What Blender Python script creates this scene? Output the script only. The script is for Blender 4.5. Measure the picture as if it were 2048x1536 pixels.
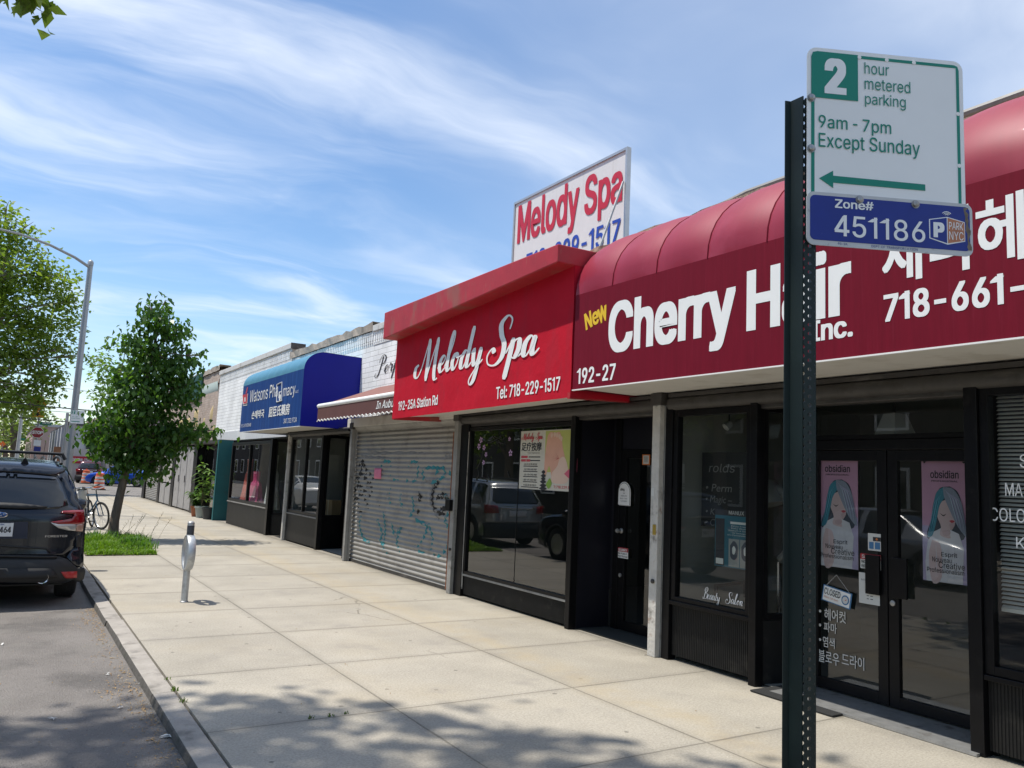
import bpy, bmesh, math, random
from mathutils import Vector, Matrix, geometry
import numpy as np

for _o in list(bpy.data.objects):
    bpy.data.objects.remove(_o, do_unlink=True)
S = bpy.context.scene
COL = S.collection
rad = math.radians

# ------------------------------------------------------------------ camera
YAW, PITCH, ROLL, F, H = 0.55898, 0.11904, 0.04538, 1594.3, 1.65
fw = Vector((math.sin(YAW)*math.cos(PITCH), math.cos(YAW)*math.cos(PITCH), math.sin(PITCH)))
rt = Vector((math.cos(YAW), -math.sin(YAW), 0))
up = rt.cross(fw)
CR = rt*math.cos(ROLL) + up*math.sin(ROLL)
CU = -rt*math.sin(ROLL) + up*math.cos(ROLL)
cam = bpy.data.cameras.new('camera')
cam.sensor_fit = 'HORIZONTAL'; cam.sensor_width = 36; cam.lens = F/2048*36
cam.clip_start = 0.05; cam.clip_end = 3000
cob = bpy.data.objects.new('camera', cam); COL.objects.link(cob)
cob.matrix_world = Matrix(((CR.x, CU.x, -fw.x, 0), (CR.y, CU.y, -fw.y, 0), (CR.z, CU.z, -fw.z, H), (0, 0, 0, 1)))
S.camera = cob

# ------------------------------------------------------------------ sun, sky, exposure
SUN = Vector((-0.37, 0.186, 1.0)).normalized()
S.view_settings.view_transform = 'Standard'; S.view_settings.look = 'None'
S.view_settings.gamma = 1; S.view_settings.use_curve_mapping = False
S.view_settings.exposure = 0.28
sl = bpy.data.lights.new('sun', 'SUN'); sl.energy = 4.2; sl.angle = rad(0.53); sl.color = (1, 0.95, 0.87)
so = bpy.data.objects.new('sun', sl); COL.objects.link(so)
so.rotation_euler = SUN.to_track_quat('Z', 'Y').to_euler(); so.location = (-20, 10, 50)

W = bpy.data.worlds.new('World'); S.world = W; W.use_nodes = True
nt = W.node_tree; nt.nodes.clear(); N = nt.nodes; L = nt.links
def nd(t, **k):
    n = N.new(t)
    for a, b in k.items(): setattr(n, a, b)
    return n
def mth(op, a, b=None, c=None, clamp=False):
    n = nd('ShaderNodeMath', operation=op); n.use_clamp = clamp
    for i, x in enumerate((a, b, c)):
        if x is None: continue
        if isinstance(x, (int, float)): n.inputs[i].default_value = x
        else: L.new(x, n.inputs[i])
    return n.outputs[0]
sky = nd('ShaderNodeTexSky', sky_type='NISHITA'); sky.sun_disc = False
sky.sun_elevation = math.asin(SUN.z); sky.sun_rotation = math.atan2(SUN.x, SUN.y)
sky.altitude = 20; sky.air_density = 1.0; sky.dust_density = 0.3; sky.ozone_density = 2.0
tc = nd('ShaderNodeTexCoord'); sx = nd('ShaderNodeSeparateXYZ'); L.new(tc.outputs['Generated'], sx.inputs[0])
zz = mth('ADD', mth('MAXIMUM', sx.outputs[2], 0.0), 0.10)
cx = nd('ShaderNodeCombineXYZ'); L.new(mth('DIVIDE', sx.outputs[0], zz), cx.inputs[0]); L.new(mth('DIVIDE', sx.outputs[1], zz), cx.inputs[1])
wp = nd('ShaderNodeTexNoise'); wp.inputs['Scale'].default_value = 0.8; wp.inputs['Detail'].default_value = 4; L.new(cx.outputs[0], wp.inputs['Vector'])
wps = nd('ShaderNodeVectorMath', operation='MULTIPLY_ADD'); L.new(wp.outputs['Color'], wps.inputs[0]); wps.inputs[1].default_value = (0.9, 0.9, 0); L.new(cx.outputs[0], wps.inputs[2])
def cloud(rot, sc, scale, seed, warp, detail=9, rough=0.62):
    m = nd('ShaderNodeMapping', vector_type='POINT'); m.inputs['Rotation'].default_value = (0, 0, rad(rot)); m.inputs['Scale'].default_value = sc
    m.inputs['Location'].default_value = (seed, seed*0.7, seed*1.3)
    L.new(wps.outputs[0], m.inputs[0])
    n = nd('ShaderNodeTexNoise'); n.inputs['Scale'].default_value = scale; n.inputs['Detail'].default_value = detail
    n.inputs['Roughness'].default_value = rough; n.inputs['Distortion'].default_value = warp
    L.new(m.outputs[0], n.inputs['Vector']); return n.outputs[0]
c1 = cloud(-29, (0.50, 1.6, 1), 0.95, 3.1, 0.4, 11, 0.56)
c2 = cloud(-15, (0.55, 1.4, 1), 1.8, 8.4, 0.4, 10, 0.56)
cv = cloud(0, (1, 1, 1), 0.50, 5.7, 0.3, 5, 0.55)
def ramp(x, a, b):
    n = nd('ShaderNodeMapRange', interpolation_type='SMOOTHSTEP'); n.inputs[1].default_value = a; n.inputs[2].default_value = b
    L.new(x, n.inputs[0]); return n.outputs[0]
wisps = mth('MULTIPLY', ramp(c1, 0.43, 0.78), 0.70)
fine = mth('MULTIPLY', mth('MULTIPLY', ramp(c2, 0.42, 0.72), 0.95), ramp(cv, 0.35, 0.6))
veil = mth('MULTIPLY', ramp(cv, 0.28, 0.72), 0.55)
dx = mth('ADD', mth('MULTIPLY', sx.outputs[0], 0.75), mth('MULTIPLY', sx.outputs[2], 0.35))
side = ramp(dx, 0.30, 0.82)            # more veil towards the south-east half of the sky
cl = mth('ADD', mth('MULTIPLY', mth('ADD', wisps, fine), mth('ADD', mth('MULTIPLY', side, 0.2), 0.75)), mth('MULTIPLY', veil, mth('ADD', mth('MULTIPLY', side, 1.0), 0.10)))
cl = mth('ADD', cl, mth('MULTIPLY', side, 0.30))
cl = mth('MULTIPLY', mth('MINIMUM', cl, 1.0), 0.78)
mx = nd('ShaderNodeMix', data_type='RGBA'); L.new(cl, mx.inputs[0]); 
hs = nd('ShaderNodeHueSaturation'); hs.inputs['Saturation'].default_value = 1.14; hs.inputs['Value'].default_value = 1.28
L.new(sky.outputs[0], hs.inputs['Color'])
L.new(hs.outputs[0], mx.inputs[6]); mx.inputs[7].default_value = (7.6, 8.1, 8.9, 1)
bg = nd('ShaderNodeBackground'); bg.inputs[1].default_value = 0.115; L.new(mx.outputs[2], bg.inputs[0])
wo = nd('ShaderNodeOutputWorld'); L.new(bg.outputs[0], wo.inputs[0])

# ------------------------------------------------------------------ photo geometry helpers: where a sight line meets a real plane
def ray(px, py):
    return CR*((px-1024)/F) + CU*((768-py)/F) + fw
def PX(px, py, X):
    d = ray(px, py); return Vector((0, 0, H)) + d*(X/d.x)
def PY(px, py, Y):
    d = ray(px, py); return Vector((0, 0, H)) + d*(Y/d.y)
def PZ(px, py, Z=0.0):
    d = ray(px, py); return Vector((0, 0, H)) + d*((Z-H)/d.z)

# ------------------------------------------------------------------ materials
MATS = {}
def mat(name, col, rough=0.6, metal=0.0, var=0.12, scale=6.0, bump=0.0, bscale=60.0, spec=0.5, stains=None, coat=0.0, streak=None, stretch=None, clearc=None):
    """principled material whose base colour is broken up by noise; stains=(colour, scale, amount) adds dirt of its own shape"""
    if name in MATS: return MATS[name]
    m = bpy.data.materials.new(name); m.use_nodes = True
    t = m.node_tree; n = t.nodes; l = t.links; b = n['Principled BSDF']
    b.inputs['Roughness'].default_value = rough; b.inputs['Metallic'].default_value = metal
    b.inputs['Specular IOR Level'].default_value = spec
    if coat: b.inputs['Coat Weight'].default_value = coat; b.inputs['Coat Roughness'].default_value = 0.03
    tcn = n.new('ShaderNodeTexCoord'); src = tcn.outputs['Object']
    if stretch:
        mp = n.new('ShaderNodeMapping'); mp.inputs['Scale'].default_value = stretch; l.new(src, mp.inputs[0]); vsrc = mp.outputs[0]
    else: vsrc = src
    nz = n.new('ShaderNodeTexNoise'); nz.inputs['Scale'].default_value = scale; nz.inputs['Detail'].default_value = 8; nz.inputs['Roughness'].default_value = 0.65
    l.new(vsrc, nz.inputs['Vector'])
    mr = n.new('ShaderNodeMapRange'); mr.inputs[1].default_value = 0.25; mr.inputs[2].default_value = 0.75
    mr.inputs[3].default_value = 1-var; mr.inputs[4].default_value = 1+var; l.new(nz.outputs[0], mr.inputs[0])
    mm = n.new('ShaderNodeMix'); mm.data_type = 'RGBA'; mm.blend_type = 'MULTIPLY'; mm.inputs[0].default_value = 1
    mm.inputs[6].default_value = (*col, 1); l.new(mr.outputs[0], mm.inputs[7]); out = mm.outputs[2]
    for st in (stains or []):
        sc, ss, amt = st[0], st[1], st[2]; lo = st[3] if len(st) > 3 else 0.52
        z2 = n.new('ShaderNodeTexNoise'); z2.inputs['Scale'].default_value = ss; z2.inputs['Detail'].default_value = 6; z2.inputs['Roughness'].default_value = 0.6
        if len(st) > 4:
            mp2 = n.new('ShaderNodeMapping'); mp2.inputs['Scale'].default_value = st[4]; l.new(src, mp2.inputs[0]); l.new(mp2.outputs[0], z2.inputs['Vector'])
        else: l.new(src, z2.inputs['Vector'])
        r2 = n.new('ShaderNodeMapRange'); r2.interpolation_type = 'SMOOTHSTEP'; r2.inputs[1].default_value = lo; r2.inputs[2].default_value = lo+0.16; r2.inputs[4].default_value = amt
        l.new(z2.outputs[0], r2.inputs[0])
        m2 = n.new('ShaderNodeMix'); m2.data_type = 'RGBA'; l.new(r2.outputs[0], m2.inputs[0]); l.new(out, m2.inputs[6]); m2.inputs[7].default_value = (*sc, 1); out = m2.outputs[2]
    l.new(out, b.inputs['Base Color'])
    if bump:
        z3 = n.new('ShaderNodeTexNoise'); z3.inputs['Scale'].default_value = bscale; z3.inputs['Detail'].default_value = 5; l.new(vsrc, z3.inputs['Vector'])
        bp = n.new('ShaderNodeBump'); bp.inputs['Strength'].default_value = bump; bp.inputs['Distance'].default_value = 0.02
        l.new(z3.outputs[0], bp.inputs['Height']); l.new(bp.outputs[0], b.inputs['Normal'])
    MATS[name] = m; return m

def glass(name, tint=(0.75, 0.8, 0.78), ior=1.75, r0=None):
    if name in MATS: return MATS[name]
    m = bpy.data.materials.new(name); m.use_nodes = True; t = m.node_tree; n = t.nodes; l = t.links; n.clear()
    o = n.new('ShaderNodeOutputMaterial'); tr = n.new('ShaderNodeBsdfTransparent'); tr.inputs[0].default_value = (*tint, 1)
    gl = n.new('ShaderNodeBsdfGlossy'); gl.inputs['Roughness'].default_value = 0.004
    ge = n.new('ShaderNodeNewGeometry'); ds = n.new('ShaderNodeVectorMath'); ds.operation = 'DOT_PRODUCT'
    l.new(ge.outputs['Normal'], ds.inputs[0]); l.new(ge.outputs['Incoming'], ds.inputs[1])
    ab = n.new('ShaderNodeMath'); ab.operation = 'ABSOLUTE'; l.new(ds.outputs['Value'], ab.inputs[0])
    inv = n.new('ShaderNodeMath'); inv.operation = 'SUBTRACT'; inv.inputs[0].default_value = 1; l.new(ab.outputs[0], inv.inputs[1])
    pw = n.new('ShaderNodeMath'); pw.operation = 'POWER'; l.new(inv.outputs[0], pw.inputs[0]); pw.inputs[1].default_value = 4.0
    r0 = r0 or ((ior-1)/(ior+1))**2*1.7
    ma = n.new('ShaderNodeMath'); ma.operation = 'MULTIPLY_ADD'; l.new(pw.outputs[0], ma.inputs[0]); ma.inputs[1].default_value = 1-r0; ma.inputs[2].default_value = r0
    mx = n.new('ShaderNodeMixShader'); l.new(ma.outputs[0], mx.inputs[0]); l.new(tr.outputs[0], mx.inputs[1]); l.new(gl.outputs[0], mx.inputs[2])
    l.new(mx.outputs[0], o.inputs[0]); MATS[name] = m; return m

def leafmat(name, c0, c1, trans=0.35, rough=0.45):
    if name in MATS: return MATS[name]
    m = bpy.data.materials.new(name); m.use_nodes = True; t = m.node_tree; n = t.nodes; l = t.links; n.clear()
    o = n.new('ShaderNodeOutputMaterial'); ge = n.new('ShaderNodeNewGeometry')
    rp = n.new('ShaderNodeMix'); rp.data_type = 'RGBA'; rp.inputs[6].default_value = (*c0, 1); rp.inputs[7].default_value = (*c1, 1); l.new(ge.outputs['Random Per Island'], rp.inputs[0])
    p = n.new('ShaderNodeBsdfPrincipled'); p.inputs['Roughness'].default_value = rough; p.inputs['Specular IOR Level'].default_value = 0.35; l.new(rp.outputs[2], p.inputs['Base Color'])
    tl = n.new('ShaderNodeBsdfTranslucent')
    br = n.new('ShaderNodeMix'); br.data_type = 'RGBA'; br.blend_type = 'MULTIPLY'; br.inputs[0].default_value = 1; l.new(rp.outputs[2], br.inputs[6]); br.inputs[7].default_value = (1.7, 1.8, 0.7, 1)
    l.new(br.outputs[2], tl.inputs[0])
    mx = n.new('ShaderNodeMixShader'); mx.inputs[0].default_value = trans; l.new(p.outputs[0], mx.inputs[1]); l.new(tl.outputs[0], mx.inputs[2]); l.new(mx.outputs[0], o.inputs[0])
    MATS[name] = m; return m

# ------------------------------------------------------------------ mesh builder
class MB:
    def __init__(s): s.v = []; s.f = []; s.mi = []; s.cur = 0
    def add(s, vs, fs):
        o = len(s.v); s.v += [tuple(p) for p in vs]
        for f in fs: s.f.append(tuple(i+o for i in f)); s.mi.append(s.cur)
        return s
    def quad(s, *p): return s.add(p, [tuple(range(len(p)))])
    def box(s, x0, x1, y0, y1, z0, z1):
        if x0 > x1: x0, x1 = x1, x0
        if y0 > y1: y0, y1 = y1, y0
        if z0 > z1: z0, z1 = z1, z0
        return s.add([(x0,y0,z0),(x1,y0,z0),(x1,y1,z0),(x0,y1,z0),(x0,y0,z1),(x1,y0,z1),(x1,y1,z1),(x0,y1,z1)],
                     [(3,2,1,0),(4,5,6,7),(0,1,5,4),(1,2,6,5),(2,3,7,6),(3,0,4,7)])
    def obox(s, c, a, b, d):
        c, a, b, d = map(Vector, (c, a, b, d)); vs = []
        for k in (-1, 1):
            for i, j in ((-1,-1),(1,-1),(1,1),(-1,1)): vs.append(c+a*i+b*j+d*k)
        fl = a.cross(b).dot(d) < 0
        fs = [(3,2,1,0),(4,5,6,7),(0,1,5,4),(1,2,6,5),(2,3,7,6),(3,0,4,7)]
        return s.add(vs, [f[::-1] for f in fs] if fl else fs)
    def prism(s, pts, ext):
        """closed polygon (3-D points) extruded by vector ext"""
        pts = [Vector(p) for p in pts]; e = Vector(ext); n = len(pts)
        nn = Vector((0,0,0))
        for i in range(n): nn += (pts[i]-pts[0]).cross(pts[(i+1)%n]-pts[0])
        if nn.dot(e) > 0: pts = pts[::-1]
        vs = pts+[p+e for p in pts]
        fs = [tuple(range(n)), tuple(range(2*n-1, n-1, -1))]
        for i in range(n): j = (i+1)%n; fs.append((j, i, i+n, j+n))
        return s.add(vs, fs)
    def tube(s, pts, r, n=8, cap=True):
        pts = [Vector(p) for p in pts]; rs = r if isinstance(r, (list, tuple)) else [r]*len(pts)
        t0 = (pts[1]-pts[0]).normalized(); a = t0.orthogonal().normalized(); rings = []; vs = []
        for i, p in enumerate(pts):
            if i == 0: t = pts[1]-p
            elif i == len(pts)-1: t = p-pts[i-1]
            else: t = (pts[i+1]-p).normalized()+(p-pts[i-1]).normalized()
            if t.length < 1e-9: t = t0
            t.normalize(); a = (a-t*a.dot(t)); a = a.normalized() if a.length > 1e-6 else t.orthogonal().normalized(); b = t.cross(a)
            for k in range(n):
                an = 2*math.pi*k/n; vs.append(p+a*(math.cos(an)*rs[i])+b*(math.sin(an)*rs[i]))
        fs = []
        for i in range(len(pts)-1):
            for k in range(n): fs.append((i*n+k, i*n+(k+1)%n, (i+1)*n+(k+1)%n, (i+1)*n+k))
        if cap: fs.append(tuple(range(n-1, -1, -1))); fs.append(tuple((len(pts)-1)*n+k for k in range(n)))
        return s.add(vs, fs)
    def lathe(s, c, axis, prof, n=20, ref=None):
        """prof: list of (radius, distance along axis)"""
        c = Vector(c); ax = Vector(axis).normalized(); a = Vector(ref).normalized() if ref else ax.orthogonal().normalized(); b = ax.cross(a)
        vs = []; fs = []
        for r, h in prof:
            for k in range(n):
                an = 2*math.pi*k/n; vs.append(c+ax*h+a*(math.cos(an)*r)+b*(math.sin(an)*r))
        for i in range(len(prof)-1):
            for k in range(n): fs.append((i*n+k, i*n+(k+1)%n, (i+1)*n+(k+1)%n, (i+1)*n+k))
        closed = prof[0] == prof[-1]
        if prof[0][0] > 1e-5 and not closed: fs.append(tuple(range(n-1, -1, -1)))
        if prof[-1][0] > 1e-5 and not closed: fs.append(tuple((len(prof)-1)*n+k for k in range(n)))
        return s.add(vs, fs)
    def ring(s, c, axis, R, r, n=28, m=8):
        c = Vector(c); ax = Vector(axis).normalized(); a = ax.orthogonal().normalized(); b = ax.cross(a); vs = []; fs = []
        for i in range(n):
            d = a*math.cos(2*math.pi*i/n)+b*math.sin(2*math.pi*i/n)
            for j in range(m):
                q = 2*math.pi*j/m; vs.append(c+d*(R+r*math.cos(q))+ax*(r*math.sin(q)))
        for i in range(n):
            for j in range(m): fs.append((i*m+j, ((i+1)%n)*m+j, ((i+1)%n)*m+(j+1)%m, i*m+(j+1)%m))
        return s.add(vs, fs)
    def grid(s, rows):
        nr = len(rows); nc = len(rows[0]); vs = [p for r in rows for p in r]
        return s.add(vs, [(i*nc+j, i*nc+j+1, (i+1)*nc+j+1, (i+1)*nc+j) for i in range(nr-1) for j in range(nc-1)])
    def build(s, name, m, parent=None, smooth=False, bevel=0.0, angle=40):
        me = bpy.data.meshes.new(name); me.from_pydata(s.v, [], s.f)
        ms = m if isinstance(m, (list, tuple)) else [m]
        for x in ms: me.materials.append(x)
        if len(ms) > 1: me.polygons.foreach_set('material_index', s.mi)
        if smooth:
            me.polygons.foreach_set('use_smooth', [True]*len(me.polygons))
            me.set_sharp_from_angle(angle=rad(angle))
        me.update()
        o = bpy.data.objects.new(name, me); COL.objects.link(o)
        if parent is not None: o.parent = parent; o.matrix_parent_inverse = root_inv(parent)
        if bevel:
            b = o.modifiers.new('bevel', 'BEVEL'); b.width = bevel; b.segments = 2; b.limit_method = 'ANGLE'; b.angle_limit = rad(35)
        return o
def world_m(o):
    m = Matrix.LocRotScale(o.location, o.rotation_euler, o.scale)
    return (world_m(o.parent) @ o.matrix_parent_inverse @ m) if o.parent else m
def root_inv(p): return world_m(p).inverted()
def tag(o, label=None, cat=None, group=None, kind=None):
    if label: o['label'] = label
    if cat: o['category'] = cat
    if group: o['group'] = group
    if kind: o['kind'] = kind
    return o
def thing(name, label, cat, loc=(0, 0, 0), rz=0.0, group=None):
    o = bpy.data.objects.new(name, None); COL.objects.link(o); o.location = loc; o.rotation_euler = (0, 0, rz)
    o.empty_display_size = 0.2
    return tag(o, label, cat, group)
def copy_tree(o, parent=None):
    c = o.copy(); COL.objects.link(c)
    if parent is not None: c.parent = parent; c.matrix_parent_inverse = o.matrix_parent_inverse
    for ch in [x for x in bpy.data.objects if x.parent == o]: copy_tree(ch, c)
    return c

# ------------------------------------------------------------------ lettering
import os
try: FONT = bpy.data.fonts.load(os.path.join(bpy.utils.system_resource('DATAFILES'), 'fonts', 'Inter.woff2'))   # the interface font that ships inside Blender
except Exception: FONT = None
def _arc(cx_, cy_, rx, ry, a0, a1, n=9): return [(cx_+rx*math.cos(rad(a0+(a1-a0)*k/n)), cy_+ry*math.sin(rad(a0+(a1-a0)*k/n))) for k in range(n+1)]
_C = .515; _sd = [(.075, 0), (.075, _C)]; _bowl = [(.11, _C-.031)]+_arc(.245, .355, .125, .129, 90, -90)+[(.11, .226)]
FIXED = {
 'D': (.465, [_sd, [(.11, _C-.031)]+_arc(.215, _C/2, .195, _C/2-.031, 90, -90, 12)+[(.11, .031)]]),
 'K': (.46, [_sd, [(.435, _C), (.10, .165)], [(.19, .285), (.435, 0)]]),
 'M': (.57, [_sd, [(.09, _C), (.285, .07), (.48, _C)], [(.495, 0), (.495, _C)]]),
 'P': (.425, [_sd, _bowl]), 'R': (.435, [_sd, _bowl, [(.23, .235), (.375, 0)]]),
 'Z': (.43, [[(.04, _C-.031), (.395, _C-.031)], [(.365, _C-.06), (.065, .06)], [(.04, .031), (.40, .031)]]),
 'k': (.37, [[(.07, 0), (.07, .52)], [(.325, .385), (.09, .13)], [(.165, .215), (.34, 0)]]),
 'w': (.52, [[(.02, .385), (.135, .02), (.26, .37), (.385, .02), (.50, .385)]]),
 '4': (.405, [[(.275, 0), (.275, _C)], [(.262, _C-.02), (.045, .145)], [(.02, .125), (.375, .125)]]),
 '1': (.30, [[(.185, 0), (.185, _C)], [(.175, _C-.035), (.055, .40)]]),
}
def fixed_glyph(ch, sw=.034):
    adv, pls = FIXED[ch]; vs = []; fs = []
    for q, pl in enumerate(pls):
        P = [Vector(p) for p in pl]; o = len(vs)
        for i, p in enumerate(P):
            t0 = (p-P[i-1]).normalized() if i else (P[1]-p).normalized(); t1 = (P[i+1]-p).normalized() if i < len(P)-1 else t0
            n0 = Vector((-t0.y, t0.x)); n1 = Vector((-t1.y, t1.x)); mt = (n0+n1).normalized(); k = sw/max(.35, mt.dot(n0))
            if i in (0, len(P)-1) and abs(t0.y) > .4 and abs(t0.x) > .1: mt = Vector((1 if mt.x > 0 else -1, 0)); k = sw/max(.4, abs(n0.x))   # cut level
            for s_ in (1, -1): vs.append((p.x+mt.x*k*s_, p.y+mt.y*k*s_, -.55*q))
        fs += [(o+2*i, o+2*i+1, o+2*i+3, o+2*i+2) for i in range(len(P)-1)]
    return adv, np.array(vs), fs
def font_for(s): return FONT if all(ord(ch) < 0x250 for ch in s) else None
_GC = {}
def _glyphs(s, font, shear):
    """outline mesh of a whole string, cached"""
    k = (s, font is not None, shear)
    if k not in _GC:
        cu = bpy.data.curves.new('t', 'FONT'); cu.body = s; cu.size = 1; cu.shear = shear; cu.resolution_u = 4
        if font: cu.font = font
        tmp = bpy.data.objects.new('t', cu); COL.objects.link(tmp)
        dg = bpy.context.evaluated_depsgraph_get(); dg.update()
        src = bpy.data.meshes.new_from_object(tmp.evaluated_get(dg)); bpy.data.objects.remove(tmp, do_unlink=True); bpy.data.curves.remove(cu)
        n = len(src.vertices); co = np.empty(n*3); src.vertices.foreach_get('co', co); _GC[k] = (co.reshape(-1, 3), [tuple(p.vertices) for p in src.polygons]); bpy.data.meshes.remove(src)
    return _GC[k]
def _wid(s, font, shear): c = _glyphs(s, font, shear)[0]; return c[:, 0].max()-c[:, 0].min()
def text(name, s, parent, O, U, V, m, w=None, h=None, bold=0.0, shear=0.0, ext=0.001, align='LEFT', lift=0.0015):
    """built-in font turned into a mesh; O = baseline start, U reading direction, V up; w/h = width and height it should fill"""
    font = font_for(s)
    if font and any(ch in FIXED for ch in s):      # the variable font's crossing outlines do not fill: these letters are drawn as strokes
        x = 0.0; vs = []; faces = []; hh = _wid('HH', font, 0)
        for ch in s:
            if ch in FIXED:
                adv, c, fc = fixed_glyph(ch); c = c.copy(); c[:, 0] += c[:, 1]*shear
            else:
                adv = _wid('H'+ch+'H', font, 0)-hh
                if ch == ' ': x += adv; continue
                c, fc = _glyphs(ch, font, shear)
            o = len(vs); vs += (c+np.array([x, 0, 0])).tolist(); faces += [tuple(i+o for i in f) for f in fc]; x += adv
        co = np.array(vs)
    else: co, faces = _glyphs(s, font, shear)
    n = len(co)
    if bold > 0:                      # heavier weight: the letter shapes laid over themselves, shifted round a small square
        cs = [co]; fs = list(faces)
        for q, (bx, by) in enumerate(((1, 1), (-1, -1), (1, -1), (-1, 1), (1, 0), (-1, 0), (0, 1), (0, -1), (.5, 0), (-.5, 0))):
            cs.append(co+np.array([bold*bx, bold*by*.5, -(q+1)*0.05])); fs += [tuple(i+n*(q+1) for i in f) for f in faces]
        co = np.concatenate(cs); faces = fs
    mn = co.min(0); mxx = co.max(0)
    nw, nh = mxx[0]-mn[0], mxx[1]-mn[1]
    sx_ = sy_ = 1.0
    if w and h: sx_, sy_ = w/nw, h/nh
    elif w: sx_ = sy_ = w/nw
    elif h: sx_ = sy_ = h/nh
    U = Vector(U).normalized(); V = Vector(V).normalized(); NN = U.cross(V).normalized(); O = Vector(O)
    x0 = mn[0]
    off = {'LEFT': 0, 'CENTER': -nw*sx_/2, 'RIGHT': -nw*sx_}[align]
    X = (co[:, 0]-x0)*sx_+off; Yv = (co[:, 1] - (mn[1] if (h and w) else 0))*sy_; Z = lift+ext*(1+co[:, 2])
    P = np.outer(X, U)+np.outer(Yv, V)+np.outer(Z, NN)+np.array(O)
    me = bpy.data.meshes.new(name); me.from_pydata(P.tolist(), [], faces); me.materials.append(m); me.update()
    o = bpy.data.objects.new(name, me); COL.objects.link(o)
    if parent is not None: o.parent = parent; o.matrix_parent_inverse = root_inv(parent)
    return o

GLY = {
 'M': ([[(-.25,.75),(-.5,.55),(-.5,.1),(-.2,-.05),(.1,.5),(.35,1.6),(.5,2.25)], [(.5,2.25),(.58,1.2),(.66,-.35)], [(.66,-.35),(.95,.9),(1.3,2.2)], [(1.3,2.2),(1.3,1.0),(1.35,.1),(1.5,-.35),(1.75,-.3)]], 1.7),
 'e': ([[(-.1,.3),(.3,.5),(.5,.8),(.36,1.0),(.14,.75),(.1,.35),(.28,.02),(.65,.28)]], .62),
 'l': ([[(-.1,.3),(.3,1.2),(.46,2.05),(.34,2.3),(.2,1.7),(.14,.5),(.26,.02),(.55,.28)]], .5),
 'o': ([[(.45,.97),(.2,.9),(.06,.45),(.25,.02),(.5,.4),(.52,.85),(.38,.97),(.5,.72),(.85,.8)]], .75),
 'd': ([[(.56,.85),(.32,1.0),(.08,.6),(.1,.1),(.3,.05),(.56,.6)], [(.72,2.3),(.6,1.1),(.55,.25),(.68,.02),(.95,.28)]], .88),
 'y': ([[(-.08,.75),(.08,.98),(.14,.45),(.28,.04),(.5,.4),(.64,1.0)], [(.64,1.0),(.55,.1),(.42,-.75),(.18,-1.0),(.08,-.7),(.45,-.15),(.9,.3)]], .95),
 'S': ([[(1.0,1.6),(1.05,2.1),(.75,2.35),(.42,2.0),(.55,1.4),(.82,.85),(.8,.2),(.45,-.15),(.0,-.05),(-.15,.4),(.1,.75),(.3,.5)]], 1.1),
 'p': ([[(-.1,.35),(.12,.85),(.24,1.1)], [(.24,1.1),(.18,.1),(.08,-1.0)], [(.2,.5),(.36,.92),(.6,.95),(.66,.5),(.5,.06),(.26,.12)], [(.5,.06),(.7,.1),(.95,.3)]], .9),
 'a': ([[(.55,.8),(.35,1.0),(.1,.7),(.08,.2),(.25,.03),(.5,.45),(.6,.98)], [(.6,.98),(.54,.35),(.66,.02),(.95,.3)]], .85),
 'P': ([[(.5,2.3),(.38,1.2),(.2,.1),(-.05,-.35),(-.4,-.2),(-.3,.2)], [(-.05,1.5),(.1,2.1),(.5,2.45),(.95,2.1),(.8,1.4),(.35,1.15)]], 1.05),
 'r': ([[(-.1,.3),(.15,.95),(.25,1.15),(.32,.92),(.55,.95)], [(.55,.95),(.46,.4),(.55,.03),(.8,.28)]], .75),
 'f': ([[(-.1,.35),(.3,1.3),(.52,2.1),(.4,2.3),(.28,1.6),(.15,.2),(.0,-.9)], [(-.05,.9),(.5,1.0)]], .5),
 'B': ([[(.3,2.2),(.2,1.1),(.05,.1),(-.25,-.1),(-.4,.3)], [(-.1,1.6),(.2,2.3),(.75,2.4),(.85,1.8),(.4,1.2)], [(.4,1.2),(.9,1.0),(.85,.2),(.4,-.05),(.0,.1)]], 1.1),
 'u': ([[(-.1,.5),(.08,1.0),(.08,.3),(.25,.02),(.48,.4),(.55,1.0)], [(.55,1.0),(.52,.3),(.64,.02),(.9,.3)]], .82),
 't': ([[(.05,.3),(.25,1.7),(.16,.4),(.28,.02),(.55,.28)], [(-.05,1.15),(.45,1.2)]], .5),
 'n': ([[(-.1,.4),(.1,1.0),(.08,.02)], [(.08,.3),(.3,.95),(.48,.85),(.46,.2),(.58,.02),(.82,.3)]], .75),
 ' ': ([], .55),
}
def crom(pts, k=7):
    P = [Vector((*p, 0)) for p in pts]
    if len(P) == 2: return [P[0].lerp(P[1], i/k) for i in range(k+1)]
    Q = [P[0]*2-P[1]]+P+[P[-1]*2-P[-2]]; out = []
    for i in range(1, len(Q)-2):
        for j in range(k):
            t = j/k; a, b, c, d = Q[i-1:i+3]
            out.append(0.5*((2*b)+(c-a)*t+(2*a-5*b+4*c-d)*t*t+(3*b-a-3*c+d)*t**3))
    out.append(P[-1]); return out
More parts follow.
